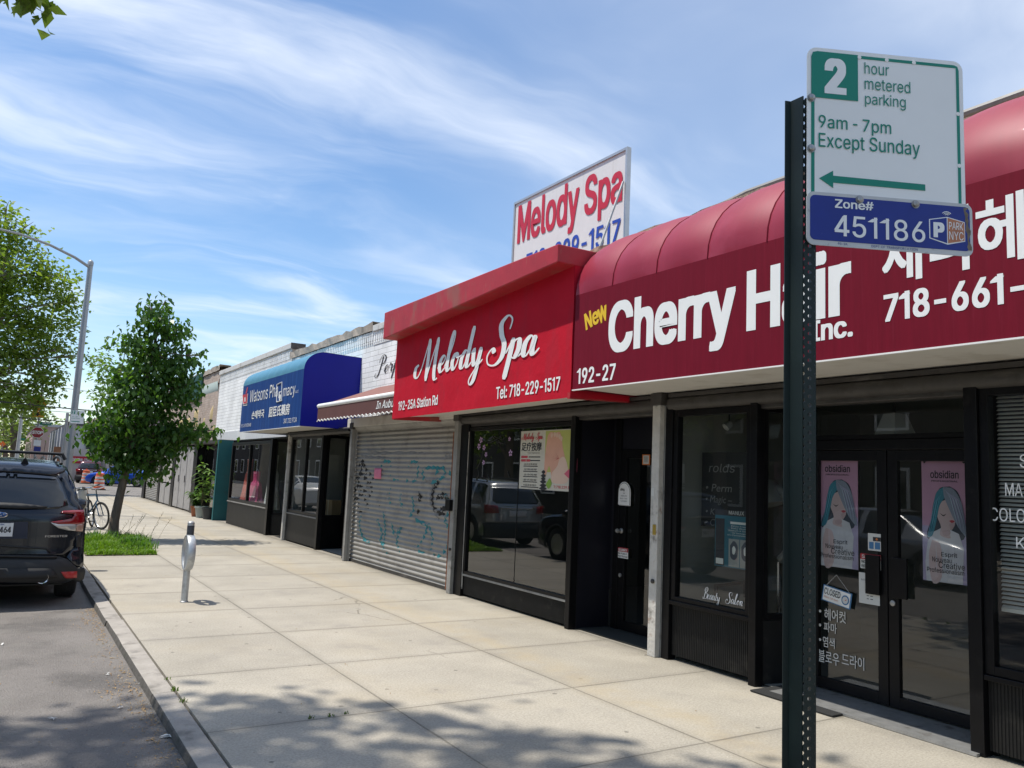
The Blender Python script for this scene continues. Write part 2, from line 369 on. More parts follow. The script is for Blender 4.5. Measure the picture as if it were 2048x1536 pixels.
def script(name, s, parent, O, U, V, m, w, hx, thin=0.05, thick=0.16, slant=0.18, rise=0.0):
    """joined-up lettering: pen strokes, thick on the way down; hx = height of a small letter"""
    mb = MB(); x = 0.0; wave = []; U = Vector(U).normalized(); V = Vector(V).normalized(); NN = U.cross(V); O = Vector(O); lay = 0
    tot = sum(GLY[c][1] for c in s); kx = w/tot
    for c in s:
        st, adv = GLY[c]
        for pts in st:
            cc = crom(pts); cc = [Vector((p.x+p.y*slant, p.y, 0)) for p in cc]; lay += 1; rows = []
            for i, p in enumerate(cc):
                t = (cc[min(i+1, len(cc)-1)]-cc[max(i-1, 0)]); t.normalize(); dn = max(0, -t.y)
                hw = (thin+(thick-thin)*dn**1.3)*(0.55 if i in (0, len(cc)-1) else 1)
                n2 = Vector((-t.y, t.x, 0))
                r = []
                for sg in (1, -1):
                    q = p+n2*hw*sg
                    r.append(O+U*((x+q.x)*kx)+V*(q.y*hx+rise*(x+q.x)*kx)+NN*(0.0025+0.0006*(lay % 5)+0.00008*i))
                rows.append(r)
            mb.grid([[r[0] for r in rows], [r[1] for r in rows]][::-1])
        x += adv
    return mb.build(name, m, parent)

def patch(outline, mp, spacing=0.08, holes=None):
    """fill a 2-D outline with triangles and map every point with mp(u, v) -> 3-D; returns an MB"""
    vs = []; es = []
    def loop(o):
        st = len(vs); n = len(o); pts = []
        for i in range(n):
            a = Vector(o[i]); b = Vector(o[(i+1)%n]); k = max(1, int((b-a).length/spacing))
            for j in range(k): pts.append(a.lerp(b, j/k))
        for i in range(len(pts)): es.append((st+i, st+(i+1)%len(pts)))
        vs.extend(pts); return pts
    lp = loop(outline)
    xs = [p.x for p in lp]; ys = [p.y for p in lp]
    def inside(x, y):
        r = False; n = len(lp)
        for i in range(n):
            a = lp[i]; b = lp[(i+1)%n]
            if (a.y > y) != (b.y > y) and x < (b.x-a.x)*(y-a.y)/(b.y-a.y)+a.x: r = not r
        return r
    x = min(xs)+spacing*0.5
    while x < max(xs):
        y = min(ys)+spacing*0.5
        while y < max(ys):
            if inside(x, y) and min((Vector((x, y))-p).length for p in lp) > spacing*0.35: vs.append(Vector((x, y)))
            y += spacing
        x += spacing
    r = geometry.delaunay_2d_cdt([Vector(v) for v in vs], es, [list(range(len(lp)))], 1, 1e-5)
    mb = MB(); mb.add([mp(v.x, v.y) for v in r[0]], [tuple(f) for f in r[2]])
    return mb
def shell(mb, th, name, m, parent, smooth=True, angle=40):
    o = mb.build(name, m, parent, smooth, angle=angle)
    s = o.modifiers.new('solid', 'SOLIDIFY'); s.thickness = th; s.offset = 0
    return o
# ------------------------------------------------------------------ ground
FX, UX, AX = 5.6, 6.05, 4.75           # shop fronts, upper walls, awning faces (metres to the right of the camera)
RZ = -0.06                              # road level

def slab_material():
    m = bpy.data.materials.new('concrete_slabs'); m.use_nodes = True; t = m.node_tree; n = t.nodes; l = t.links; b = n['Principled BSDF']
    b.inputs['Roughness'].default_value = 0.85; b.inputs['Specular IOR Level'].default_value = 0.25
    def M(op, a, bb=None, c=None):
        k = n.new('ShaderNodeMath'); k.operation = op
        for i, x in enumerate((a, bb, c)):
            if x is None: continue
            if isinstance(x, (int, float)): k.inputs[i].default_value = x
            else: l.new(x, k.inputs[i])
        return k.outputs[0]
    tcn = n.new('ShaderNodeTexCoord'); sp = n.new('ShaderNodeSeparateXYZ'); l.new(tcn.outputs['Object'], sp.inputs[0])
    def noise(sc, det=6, ro=0.6, vec=None):
        z = n.new('ShaderNodeTexNoise'); z.inputs['Scale'].default_value = sc; z.inputs['Detail'].default_value = det; z.inputs['Roughness'].default_value = ro
        l.new(vec or tcn.outputs['Object'], z.inputs['Vector']); return z.outputs[0]
    def mr(x, a, bb, c=0.0, d=1.0):
        r = n.new('ShaderNodeMapRange'); r.inputs[1].default_value = a; r.inputs[2].default_value = bb; r.inputs[3].default_value = c; r.inputs[4].default_value = d; l.new(x, r.inputs[0]); return r.outputs[0]
    wob = M('MULTIPLY', M('SUBTRACT', noise(2.2, 4), 0.5), 0.018)
    ux = M('DIVIDE', M('ADD', M('SUBTRACT', sp.outputs[0], 0.97), wob), 1.545); uy = M('DIVIDE', M('ADD', M('SUBTRACT', sp.outputs[1], 5.36), wob), 1.47)
    def dist(u, s): f = M('FRACT', M('ADD', u, 100.0)); return M('MULTIPLY', M('MINIMUM', f, M('SUBTRACT', 1.0, f)), s)
    d = M('MINIMUM', dist(ux, 1.545), dist(uy, 1.47))
    wid = M('ADD', 0.002, M('MULTIPLY', mr(noise(1.3, 3), 0.4, 0.7), 0.006))
    joint = M('SUBTRACT', 1.0, M('SMOOTH_MIN', M('MAXIMUM', M('DIVIDE', M('SUBTRACT', d, wid), 0.006), 0.0), 1.0, 0.1))
    edge = mr(d, 0.0, 0.09, 0.86, 1.0)
    cv = n.new('ShaderNodeCombineXYZ'); l.new(M('FLOOR', ux), cv.inputs[0]); l.new(M('FLOOR', uy), cv.inputs[1])
    wn = n.new('ShaderNodeTexWhiteNoise'); wn.noise_dimensions = '2D'; l.new(cv.outputs[0], wn.inputs['Vector'])
    k = mr(wn.outputs['Value'], 0, 1, 0.94, 1.06)
    k = M('MULTIPLY', k, mr(noise(0.9, 7, 0.65), 0.3, 0.7, 0.86, 1.12)); k = M('MULTIPLY', k, mr(noise(60, 6, 0.8), 0.3, 0.7, 0.66, 1.3)); k = M('MULTIPLY', k, edge)
    v1 = n.new('ShaderNodeTexVoronoi'); v1.inputs['Scale'].default_value = 3.0; v1.inputs['Randomness'].default_value = 1.0; l.new(tcn.outputs['Object'], v1.inputs['Vector'])
    gum = mr(v1.outputs['Distance'], 0.05, 0.065, 0.55, 1.0)
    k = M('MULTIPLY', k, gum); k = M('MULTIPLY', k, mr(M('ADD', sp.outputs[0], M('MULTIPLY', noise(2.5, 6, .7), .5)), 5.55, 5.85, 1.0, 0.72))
    v2 = n.new('ShaderNodeTexVoronoi'); v2.inputs['Scale'].default_value = 9; l.new(tcn.outputs['Object'], v2.inputs['Vector'])
    k = M('MULTIPLY', k, mr(v2.outputs['Distance'], 0.04, 0.08, 0.75, 1.0))
    mm = n.new('ShaderNodeMix'); mm.data_type = 'RGBA'; mm.blend_type = 'MULTIPLY'; mm.inputs[0].default_value = 1; mm.inputs[6].default_value = (0.385, 0.352, 0.290, 1); l.new(k, mm.inputs[7])
    # yellowish stains
    m1 = n.new('ShaderNodeMix'); m1.data_type = 'RGBA'; l.new(M('MULTIPLY', mr(noise(0.55, 5, 0.55), 0.52, 0.70), 0.28), m1.inputs[0]); l.new(mm.outputs[2], m1.inputs[6]); m1.inputs[7].default_value = (0.37, 0.30, 0.19, 1)
    m0 = n.new('ShaderNodeMix'); m0.data_type = 'RGBA'; l.new(M('MULTIPLY', mr(noise(1.7, 7, 0.7), 0.55, 0.68), 0.42), m0.inputs[0]); l.new(m1.outputs[2], m0.inputs[6]); m0.inputs[7].default_value = (0.26, 0.24, 0.215, 1)
    # a yellowish run-off band just outside the third joint line
    bd = M('MULTIPLY', mr(M('ABSOLUTE', M('SUBTRACT', M('ADD', sp.outputs[0], M('MULTIPLY', M('SUBTRACT', noise(1.1, 4), 0.5), 0.5)), 4.30)), 0.04, 0.34, 1.0, 0.0), mr(noise(3.5, 6, 0.7), 0.38, 0.62, 0.08, 0.42))
    my = n.new('ShaderNodeMix'); my.data_type = 'RGBA'; l.new(bd, my.inputs[0]); l.new(m0.outputs[2], my.inputs[6]); my.inputs[7].default_value = (0.43, 0.345, 0.21, 1); m0 = my
    # hairline cracks, only in some slabs
    vd = n.new('ShaderNodeVectorMath'); vd.operation = 'MULTIPLY_ADD'; nzc = n.new('ShaderNodeTexNoise'); nzc.inputs['Scale'].default_value = 3; nzc.inputs['Detail'].default_value = 5; l.new(tcn.outputs['Object'], nzc.inputs['Vector']); l.new(nzc.outputs['Color'], vd.inputs[0]); vd.inputs[1].default_value = (.35, .35, 0); l.new(tcn.outputs['Object'], vd.inputs[2])
    vc = n.new('ShaderNodeTexVoronoi'); vc.feature = 'DISTANCE_TO_EDGE'; vc.inputs['Scale'].default_value = .5; l.new(vd.outputs[0], vc.inputs['Vector'])
    crk = M('MULTIPLY', mr(vc.outputs['Distance'], 0.0015, 0.005, 1.0, 0.0), mr(noise(.35, 2), 0.60, 0.64)); joint = M('MAXIMUM', joint, crk)
    m2 = n.new('ShaderNodeMix'); m2.data_type = 'RGBA'; l.new(M('MULTIPLY', joint, 0.52), m2.inputs[0]); l.new(m0.outputs[2], m2.inputs[6]); m2.inputs[7].default_value = (0.10, 0.09, 0.07, 1)
    l.new(m2.outputs[2], b.inputs['Base Color'])
    bp = n.new('ShaderNodeBump'); bp.inputs['Strength'].default_value = 0.5; bp.inputs['Distance'].default_value = 0.008
    l.new(M('SUBTRACT', M('MULTIPLY', noise(70, 4), 0.4), M('MULTIPLY', joint, 1.2)), bp.inputs['Height']); l.new(bp.outputs[0], b.inputs['Normal'])
    return m
M_SLAB = slab_material()
M_ASPH = mat('asphalt', (0.222, 0.203, 0.184), 0.9, var=0.2, scale=1.3, bump=1.0, bscale=90, spec=0.2,
             stains=[((0.09, 0.085, 0.08), 0.8, 0.55, 0.5), ((0.40, 0.38, 0.35), 70, 0.7, 0.57), ((0.05, 0.05, 0.05), 45, 0.6, 0.58), ((0.24, 0.225, 0.2), 2.3, 0.5, 0.52)])
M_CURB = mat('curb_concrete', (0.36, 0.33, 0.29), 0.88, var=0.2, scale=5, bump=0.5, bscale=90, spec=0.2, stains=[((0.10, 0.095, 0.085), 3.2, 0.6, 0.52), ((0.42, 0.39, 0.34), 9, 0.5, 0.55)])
M_SOIL = mat('soil', (0.10, 0.075, 0.05), 0.95, var=0.4, scale=25, bump=0.8, bscale=50)

tag(MB().quad((-400,-400,RZ),(600,-400,RZ),(600,900,RZ),(-400,900,RZ)).build('ground', M_ASPH), kind='structure')
mb = MB(); mb.box(1.232, 26, -18, 43, RZ+0.004, 0)
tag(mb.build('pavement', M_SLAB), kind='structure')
mb = MB()
random.seed(4)
ys = [-18+3.05*i for i in range(21)]
for i in range(20):
    y0, y1 = ys[i], ys[i+1]-0.008
    o = random.uniform(-.006, .006)
    P = lambda x, z: (x+o, z+random.uniform(-.002, .002))
    prof = [(1.05, RZ+0.002), (1.06, -0.012), (1.064, -0.003), (1.075, 0.0), (1.206, 0.002), (1.214, -0.006), (1.215, RZ+.002)]
    seg = []; nn = 7
    for j in range(nn+1):
        y = y0+(y1-y0)*j/nn
        seg.append([(x+o+random.uniform(-.004, .004)*(1 if k in (1, 2, 3) else 0), y, z+random.uniform(-.003, .002)*(1 if k in (2, 3) else 0)) for k, (x, z) in enumerate(prof)])
    k0 = len(mb.f); mb.grid(seg)
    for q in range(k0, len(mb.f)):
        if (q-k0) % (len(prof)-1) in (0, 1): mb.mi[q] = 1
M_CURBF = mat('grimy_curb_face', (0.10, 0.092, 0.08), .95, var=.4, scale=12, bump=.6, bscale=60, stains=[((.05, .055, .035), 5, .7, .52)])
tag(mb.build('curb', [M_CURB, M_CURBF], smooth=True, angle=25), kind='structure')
# pavement across the side street
mb = MB(); mb.box(1.4, 60, 72, 140, RZ+0.004, 0.0)
tag(mb.build('far_pavement', M_SLAB), kind='structure')
mb = MB(); mb.box(-24, -9.2, -40, 200, RZ+0.004, 0.0)
tag(mb.build('opposite_pavement', M_SLAB), kind='structure')
# worn crosswalk bars across the side street mouth
M_PAINT = mat('road_paint', (0.62, 0.60, 0.55), 0.8, var=0.25, scale=4, stains=[((0.2, 0.19, 0.18), 14, 0.7, 0.5)])
mb = MB()
for i in range(7):
    mb.quad((-6+i*1.5, 46.0, RZ+0.004), (-5.4+i*1.5, 46.0, RZ+0.004), (-5.4+i*1.5, 49.2, RZ+0.004), (-6+i*1.5, 49.2, RZ+0.004))
tag(mb.build('crosswalk', M_PAINT), kind='structure')
# dry leaves and grit in the gutter
M_LITTER = leafmat('dry_litter', (0.30, 0.17, 0.07), (0.42, 0.30, 0.16), 0.1, 0.8)
mb = MB(); random.seed(8)
def flake(mb, x, y, z, s):
    a = random.uniform(0, 6.28); b = random.uniform(0.3, 0.7)*s; ux = math.cos(a)*s; uy = math.sin(a)*s
    t = random.uniform(0.002, 0.014)
    mb.quad((x-ux, y-uy, z), (x+uy*0.5*b/s, y-ux*0.5*b/s, z+t), (x+ux, y+uy, z+t*0.5), (x-uy*0.5*b/s, y+ux*0.5*b/s, z+t))
for i in range(1500):
    y = random.uniform(2.0, 10.6); w = (0.05+0.08*abs(math.sin(y*2.1)))
    if random.random() < 0.25+0.3*math.sin(y*1.7): continue
    flake(mb, 1.035-abs(random.gauss(0, w)), y, RZ+0.004, random.uniform(0.006, 0.02))
for i in range(260):
    flake(mb, random.uniform(-1.6, 1.0), random.uniform(3, 11), RZ+0.004, random.uniform(0.004, 0.012))
for i in range(170):
    flake(mb, random.uniform(1.3, 5.2), random.uniform(3, 22), 0.003, random.uniform(0.004, 0.014))
tag(mb.build('leaf_litter', M_LITTER), 'dry brown leaf litter and grit along the gutter', 'litter', kind='stuff')
M_PAPER = mat('scrap_paper', (0.75, 0.74, 0.70), 0.8, var=0.1)
for k, ((a, b), z, s) in enumerate([((105, 1440), RZ, .03), ((285, 1368), RZ, .03), ((335, 1475), RZ, .045), ((240, 1418), RZ, .02), ((5, 1290), RZ, .03), ((215, 1350), RZ, .02)]):
    p = PZ(a, b, z); mb = MB()
    for q in range(3): flake(mb, p.x+random.uniform(-.01, .01), p.y+random.uniform(-.01, .01), z+0.005+q*0.003, s)
    tag(mb.build('paper_scrap', M_PAPER), 'small scrap of white litter lying on the asphalt near the curb', 'litter', 'paper scraps on the asphalt')
# weeds in the joints
M_WEED = leafmat('weed', (0.06, 0.11, 0.02), (0.12, 0.18, 0.04))
mb = MB()
def tuft(mb, x, y, z, n, h, sp):
    for i in range(n):
        a = random.uniform(0, 6.28); r = random.uniform(0, sp); bx = x+math.cos(a)*r; by = y+math.sin(a)*r
        ln = random.uniform(.4, 1)*h; a2 = random.uniform(0, 6.28); lx = math.cos(a2)*ln*.5; ly = math.sin(a2)*ln*.5; w = h*0.06+0.002
        px_, py_ = -math.sin(a2)*w, math.cos(a2)*w
        mb.quad((bx-px_, by-py_, z), (bx+px_, by+py_, z), (bx+lx*.6+px_*.7, by+ly*.6+py_*.7, z+ln*.7), (bx+lx, by+ly, z+ln*.9), (bx+lx*.6-px_*.7, by+ly*.6-py_*.7, z+ln*.7))
for (a, b, n, h) in ((348, 1382, 20, .05), (365, 1405, 14, .04), (620, 1437, 14, .03), (660, 1433, 12, .03), (690, 1428, 10, .03), (335, 1360, 8, .03)):
    p = PZ(a, b); tuft(mb, p.x, p.y, 0, n, h, .03)
tag(mb.build('joint_weeds', M_WEED), 'small weeds growing in the pavement and curb joints', 'weeds', kind='stuff')

# ------------------------------------------------------------------ shared materials for the shops
M_BLACK = mat('black_anodised', (0.005, 0.005, 0.006), 0.38, 0.2, var=0.25, scale=9, spec=0.25, stains=[((0.03, 0.028, 0.025), 12, 0.3, 0.58)])
M_DADO = mat('black_corrugated', (0.011, 0.011, 0.011), 0.5, 0.1, var=0.25, scale=7, spec=.3, stains=[((0.045, 0.042, 0.036), 5, 0.5, 0.55)])
M_GLASS = glass('shop_glass', (0.78, 0.82, 0.80), 1.8)
M_GLASSC = glass('clear_glass', (0.85, 0.88, 0.86), 1.6, .075)
M_GLASSD = glass('dark_glass', (0.80, 0.83, 0.82), 1.9, .085)
M_STEEL = mat('galvanised', (0.42, 0.42, 0.41), 0.5, 0.75, var=0.2, scale=12, stains=[((0.16, 0.13, 0.10), 8, 0.6, 0.56)])
M_PEEL = mat('peeling_post', (0.50, 0.48, 0.44), 0.7, 0.0, var=0.15, scale=9, bump=0.4, bscale=40, stains=[((0.13, 0.115, 0.10), 5.0, 0.85, 0.52), ((0.20, 0.09, 0.04), 9, 0.7, 0.60)])
M_GREYP = mat('grey_post', (0.27, 0.265, 0.25), 0.6, 0.2, var=0.2, scale=7, stains=[((0.10, 0.09, 0.08), 6, 0.7, 0.54), ((0.25, 0.11, 0.05), 11, 0.6, 0.62)])
M_SHUT = mat('shutter_steel', (0.29, 0.278, 0.255), 0.55, 0.1, var=0.12, scale=2.2, stains=[((0.19, 0.18, 0.165), 3, 0.6, 0.5), ((0.37, 0.355, 0.33), 5, 0.5, 0.58), ((0.10, 0.09, 0.08), 22, 0.5, 0.64)])
M_HOUS = mat('shutter_housing', (0.055, 0.051, 0.047), 0.6, 0.2, var=0.3, scale=6, stains=[((0.15, 0.14, 0.125), 4.5, 0.6, 0.56, (1, .4, 2)), ((0.04, 0.035, 0.03), 9, 0.8, 0.52)])
M_SOFF = mat('white_soffit', (0.62, 0.60, 0.55), 0.6, var=0.06, scale=3, stains=[((0.42, 0.39, 0.33), 2.5, 0.5, 0.52)])
M_WHITE = mat('white_paint', (0.78, 0.77, 0.74), 0.5, var=0.04)
M_LETTER = mat('white_vinyl', (0.80, 0.80, 0.78), 0.45, var=0.03)
M_WALLB = mat('render_back', (0.30, 0.27, 0.24), 0.9, var=0.2, scale=2)
M_ROOF = mat('tar_roof', (0.055, 0.05, 0.048), 0.95, var=0.3, scale=4, bump=0.4)
M_PARAP = mat('crumbling_parapet', (0.30, 0.22, 0.16), 0.95, var=0.35, scale=7, bump=1.0, bscale=25, stains=[((0.10, 0.085, 0.07), 4, 0.8, 0.5), ((0.42, 0.36, 0.28), 9, 0.6, 0.56)])
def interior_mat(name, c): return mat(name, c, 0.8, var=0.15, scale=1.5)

def brick_mat(name, c1, c2, mortar, scale=1.0, bw=0.21, bh=0.072, stains=None, bump=0.6):
    m = bpy.data.materials.new(name); m.use_nodes = True; t = m.node_tree; n = t.nodes; l = t.links; b = n['Principled BSDF']; b.inputs['Roughness'].default_value = 0.8; b.inputs['Specular IOR Level'].default_value = 0.3
    tcn = n.new('ShaderNodeTexCoord'); sp = n.new('ShaderNodeSeparateXYZ'); l.new(tcn.outputs['Object'], sp.inputs[0])
    ad = n.new('ShaderNodeMath'); ad.operation = 'ADD'; l.new(sp.outputs[0], ad.inputs[0]); l.new(sp.outputs[1], ad.inputs[1])
    cb = n.new('ShaderNodeCombineXYZ'); l.new(ad.outputs[0], cb.inputs[0]); l.new(sp.outputs[2], cb.inputs[1])
    br = n.new('ShaderNodeTexBrick'); br.inputs['Scale'].default_value = 1; br.inputs['Brick Width'].default_value = bw; br.inputs['Row Height'].default_value = bh; br.inputs['Mortar Size'].default_value = 0.007
    br.inputs['Mortar Smooth'].default_value = 0.3; br.inputs['Color1'].default_value = (*c1, 1); br.inputs['Color2'].default_value = (*c2, 1); br.inputs['Mortar'].default_value = (*mortar, 1); l.new(cb.outputs[0], br.inputs['Vector'])
    z = n.new('ShaderNodeTexNoise'); z.inputs['Scale'].default_value = 1.7; z.inputs['Detail'].default_value = 8; l.new(tcn.outputs['Object'], z.inputs['Vector'])
    r = n.new('ShaderNodeMapRange'); r.inputs[1].default_value = 0.3; r.inputs[2].default_value = 0.7; r.inputs[3].default_value = 0.88; r.inputs[4].default_value = 1.12; l.new(z.outputs[0], r.inputs[0])
    mm = n.new('ShaderNodeMix'); mm.data_type = 'RGBA'; mm.blend_type = 'MULTIPLY'; mm.inputs[0].default_value = 1; l.new(br.outputs['Color'], mm.inputs[6]); l.new(r.outputs[0], mm.inputs[7]); l.new(mm.outputs[2], b.inputs['Base Color'])
    bp = n.new('ShaderNodeBump'); bp.inputs['Strength'].default_value = bump; bp.inputs['Distance'].default_value = 0.01; bp.invert = True; l.new(br.outputs['Fac'], bp.inputs['Height']); l.new(bp.outputs[0], b.inputs['Normal'])
    MATS[name] = m; return m
M_WBRICK = brick_mat('white_painted_brick', (0.88, 0.88, 0.86), (0.83, 0.835, 0.82), (0.52, 0.52, 0.50), bh=0.105, bw=0.42, bump=0.4)
M_TBRICK = brick_mat('tan_brick', (0.40, 0.31, 0.25), (0.48, 0.39, 0.33), (0.30, 0.27, 0.24), bh=0.085)
M_RBRICK = brick_mat('dark_red_brick', (0.17, 0.085, 0.065), (0.12, 0.06, 0.05), (0.15, 0.13, 0.12))

# ------------------------------------------------------------------ shop-front builders
def glazed(parent, name, A, B, z0, z1, fw_=0.05, dp=0.05, gm=None, fm=None, mull=(), pane='pane'):
    """framed sheet of glass standing between plan points A and B"""
    gm = gm or M_GLASS; fm = fm or M_BLACK
    A = Vector((*A, 0)); B = Vector((*B, 0)); u = (B-A).normalized(); L_ = (B-A).length; nn = Vector((-u.y, u.x, 0)); mb = MB()
    def bar(s0, s1, a, b): mb.obox(A+u*((s0+s1)/2)+Vector((0, 0, (a+b)/2)), u*((s1-s0)/2), nn*(dp/2), Vector((0, 0, (b-a)/2)))
    bar(0, fw_, z0, z1); bar(L_-fw_, L_, z0, z1); bar(fw_, L_-fw_, z0, z0+fw_); bar(fw_, L_-fw_, z1-fw_, z1)
    for t in mull: bar(L_*t-fw_*0.45, L_*t+fw_*0.45, z0+fw_, z1-fw_)
    o = mb.build(name, fm, parent, bevel=0.003)
    g = MB(); a = A+u*(fw_*0.6); b = B-u*(fw_*0.6)
    g.quad((a.x, a.y, z0+fw_*0.6), (b.x, b.y, z0+fw_*0.6), (b.x, b.y, z1-fw_*0.6), (a.x, a.y, z1-fw_*0.6)); g.build(pane, gm, o)
    return o
def ribbed(parent, name, A, B, z0, z1, m, pitch=0.022, amp=0.006, side=-1):
    A = Vector((*A, 0)); B = Vector((*B, 0)); u = (B-A).normalized(); L_ = (B-A).length; nn = Vector((-u.y, u.x, 0))*side; mb = MB(); n = max(2, int(L_/pitch)); r0 = []; r1 = []
    for i in range(n+1):
        for k in (0, .15, .5, .65):
            s = min(L_, (i+k)*L_/n)
            p = A+u*s+nn*(amp if k in (.15, .5) else 0); r0.append((p.x, p.y, z0)); r1.append((p.x, p.y, z1))
    mb.grid([r0, r1]); b = nn*-0.05
    mb.obox((A+B)/2+nn*-0.03+Vector((0, 0, (z0+z1)/2)), u*(L_/2), nn*0.024, Vector((0, 0, (z1-z0)/2)))
    return mb.build(name, m, parent)
def solid(parent, name, A, B, z0, z1, th, m, bevel=0.004):
    A = Vector((*A, 0)); B = Vector((*B, 0)); u = (B-A).normalized(); L_ = (B-A).length; nn = Vector((-u.y, u.x, 0))
    return MB().obox((A+B)/2+Vector((0, 0, (z0+z1)/2)), u*(L_/2), nn*(th/2), Vector((0, 0, (z1-z0)/2))).build(name, m, parent, bevel=bevel)
def room(parent, y0, y1, m, x0=5.66, x1=10.5, z1=2.75, extra=None):
    mb = MB()
    mb.quad((x0, y0, .012), (x1, y0, .012), (x1, y1, .012), (x0, y1, .012)); mb.quad((x1, y0, 0), (x1, y0, z1), (x1, y1, z1), (x1, y1, 0))
    mb.quad((x0+.45, y0, z1), (x0+.45, y1, z1), (x1, y1, z1), (x1, y0, z1)); mb.quad((x0, y0, 0), (x0, y0, z1), (x1, y0, z1), (x1, y0, 0)); mb.quad((x0, y1, 0), (x1, y1, 0), (x1, y1, z1), (x0, y1, z1))
    return mb.build('interior', m, parent)
def carcass(parent, y0, y1, ztop, m_front, m_cop, zlow=2.5, depth=14, cop_h=0.16, cop_out=0.05, name='wall', back=None, ragged=False):
    """front upper wall, sides, rear and roof of one shop building"""
    mb = MB(); mb.box(UX, UX+0.3, y0, y1, zlow, ztop-cop_h)
    mb.build('front_wall', m_front, parent)
    mb = MB(); mb.box(UX+0.302, UX+depth, y0+.001, y0+0.25, 0.0, ztop-0.35); mb.box(UX+0.302, UX+depth, y1-0.25, y1-.001, 0.0, ztop-0.35); mb.box(UX+depth, UX+depth+.3, y0, y1, 0, ztop-.35)
    mb.build(name, back or M_WALLB, parent)
    MB().box(UX+.302, UX+depth-.002, y0+.252, y1-.252, ztop-0.75, ztop-0.6).build('roof', M_ROOF, parent)
    mb = MB(); n = max(2, int((y1-y0)/0.25)) if ragged else 1
    random.seed(int(y0*10))
    if ragged:
        rows = []
        for i in range(n+1):
            y = y0+(y1-y0)*i/n; a = random.uniform(-.03, .03)
            rows.append([(UX-cop_out+random.uniform(-.015, .015), y, ztop-cop_h), (UX-cop_out+random.uniform(-.015, .015), y, ztop+a), (UX+.34, y, ztop+a*0.6), (UX+.34, y, ztop-cop_h)])
        mb.grid(rows)
    else: mb.box(UX-cop_out, UX+.34, y0, y1, ztop-cop_h, ztop)
    mb.build('coping', m_cop, parent, bevel=0 if ragged else 0.01)

def cap_of(s, bold=0.0): return 0.729
_CAP = [None]
def capm():
    if _CAP[0] is None:
        cu = bpy.data.curves.new('h', 'FONT'); cu.body = 'H'; cu.size = 1
        if FONT: cu.font = FONT
        t = bpy.data.objects.new('h', cu); COL.objects.link(t)
        dg = bpy.context.evaluated_depsgraph_get(); dg.update(); me = bpy.data.meshes.new_from_object(t.evaluated_get(dg))
        _CAP[0] = max(v.co.y for v in me.vertices)-min(v.co.y for v in me.vertices)
        bpy.data.objects.remove(t, do_unlink=True); bpy.data.meshes.remove(me); bpy.data.curves.remove(cu)
    return _CAP[0]
def ftext(name, s, parent, m, bl, rx, capy, X, bold=0.0, shear=0.0, ext=0.001, lift=0.0015, base_z=None, tilt=0.0, sgn=1):
    """lettering on a face parallel to the street: baseline-left photo point bl, right end photo x, cap-top photo y"""
    O = PX(bl[0], bl[1], X); Ty = PX(bl[0], capy, X); 
    if base_z is not None: O.z = base_z
    # width: solve the photo x of the right end on the baseline
    lo, hi = O.y-12, O.y
    def col(y):
        d = Vector((X, y, O.z-H)); return 1024+F*d.dot(CR)/d.dot(fw)
    for _ in range(50):
        mid = (lo+hi)/2
        if col(mid) > rx: lo = mid
        else: hi = mid
    w = O.y-(lo+hi)/2; cap = Ty.z-PX(bl[0], bl[1], X).z
    tmp_h = cap/(capm() if font_for(s) else (.82 if any(ord(ch) > 0x2e80 for ch in s) else .691))
    U = Vector((0, -math.cos(tilt), math.sin(tilt))); V = Vector((0, math.sin(tilt), math.cos(tilt)))
    o = text(name, s, None, (0, 0, 0), (1, 0, 0), (0, 1, 0), m, None, None, bold, shear, ext, 'LEFT', lift)
    me = o.data; n = len(me.vertices); co = np.empty(n*3); me.vertices.foreach_get('co', co); co = co.reshape(-1, 3)
    nw = co[:, 0].max()-co[:, 0].min(); co[:, 0] *= w/nw; co[:, 1] *= tmp_h
    NN = U.cross(V); P = np.outer(co[:, 0], U)+np.outer(co[:, 1], V)+np.outer(co[:, 2], NN)+np.array(O)
    me.vertices.foreach_set('co', P.ravel()); me.update()
    if parent is not None: o.parent = parent; o.matrix_parent_inverse = root_inv(parent)
    return o
def yat(px_, X, z):
    """y on plane X, height z, that shows at photo column px_"""
    lo, hi = 0.1, 90.0
    for _ in range(60):
        mid = (lo+hi)/2; d = Vector((X, mid, z-H))
        if 1024+F*d.dot(CR)/d.dot(fw) > px_: lo = mid
        else: hi = mid
    return (lo+hi)/2
# ------------------------------------------------------------------ awnings
def vinyl(name, col, rough=0.35, var=0.06, streak=None, coat=0.25, stains=None, spec=.15):
    return mat(name, col, rough, 0, var=var, scale=5, spec=spec, stains=stains, stretch=(1, 6, 0.5), coat=coat)
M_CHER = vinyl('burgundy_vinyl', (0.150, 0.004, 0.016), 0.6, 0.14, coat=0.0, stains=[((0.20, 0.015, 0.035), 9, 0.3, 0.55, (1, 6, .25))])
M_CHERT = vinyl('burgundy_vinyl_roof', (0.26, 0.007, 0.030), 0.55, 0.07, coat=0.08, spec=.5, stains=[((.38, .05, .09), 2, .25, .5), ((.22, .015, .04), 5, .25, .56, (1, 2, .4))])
M_MEL = mat('red_cloth', (0.47, 0.010, 0.026), 0.75, spec=.12, var=0.09, scale=2.5, bump=0.45, bscale=6, stains=[((.36, .02, .035), 3, .5, .52, (1, 1.5, .4))])
M_MELC = mat('red_canopy_metal', (0.40, 0.02, 0.03), 0.5, var=0.15, scale=4, stains=[((0.24, 0.11, 0.075), 2.2, 0.6, 0.50, (1, 1.4, .5)), ((0.30, 0.18, 0.10), 14, 0.5, 0.58, (1, 4, .5))])
M_BLUE = vinyl('blue_vinyl_face', (0.012, 0.05, 0.20), 0.5, 0.2, coat=0.0, stains=[((0.03, 0.10, 0.30), 3.5, 0.6, 0.50, (1, 3, .15))])
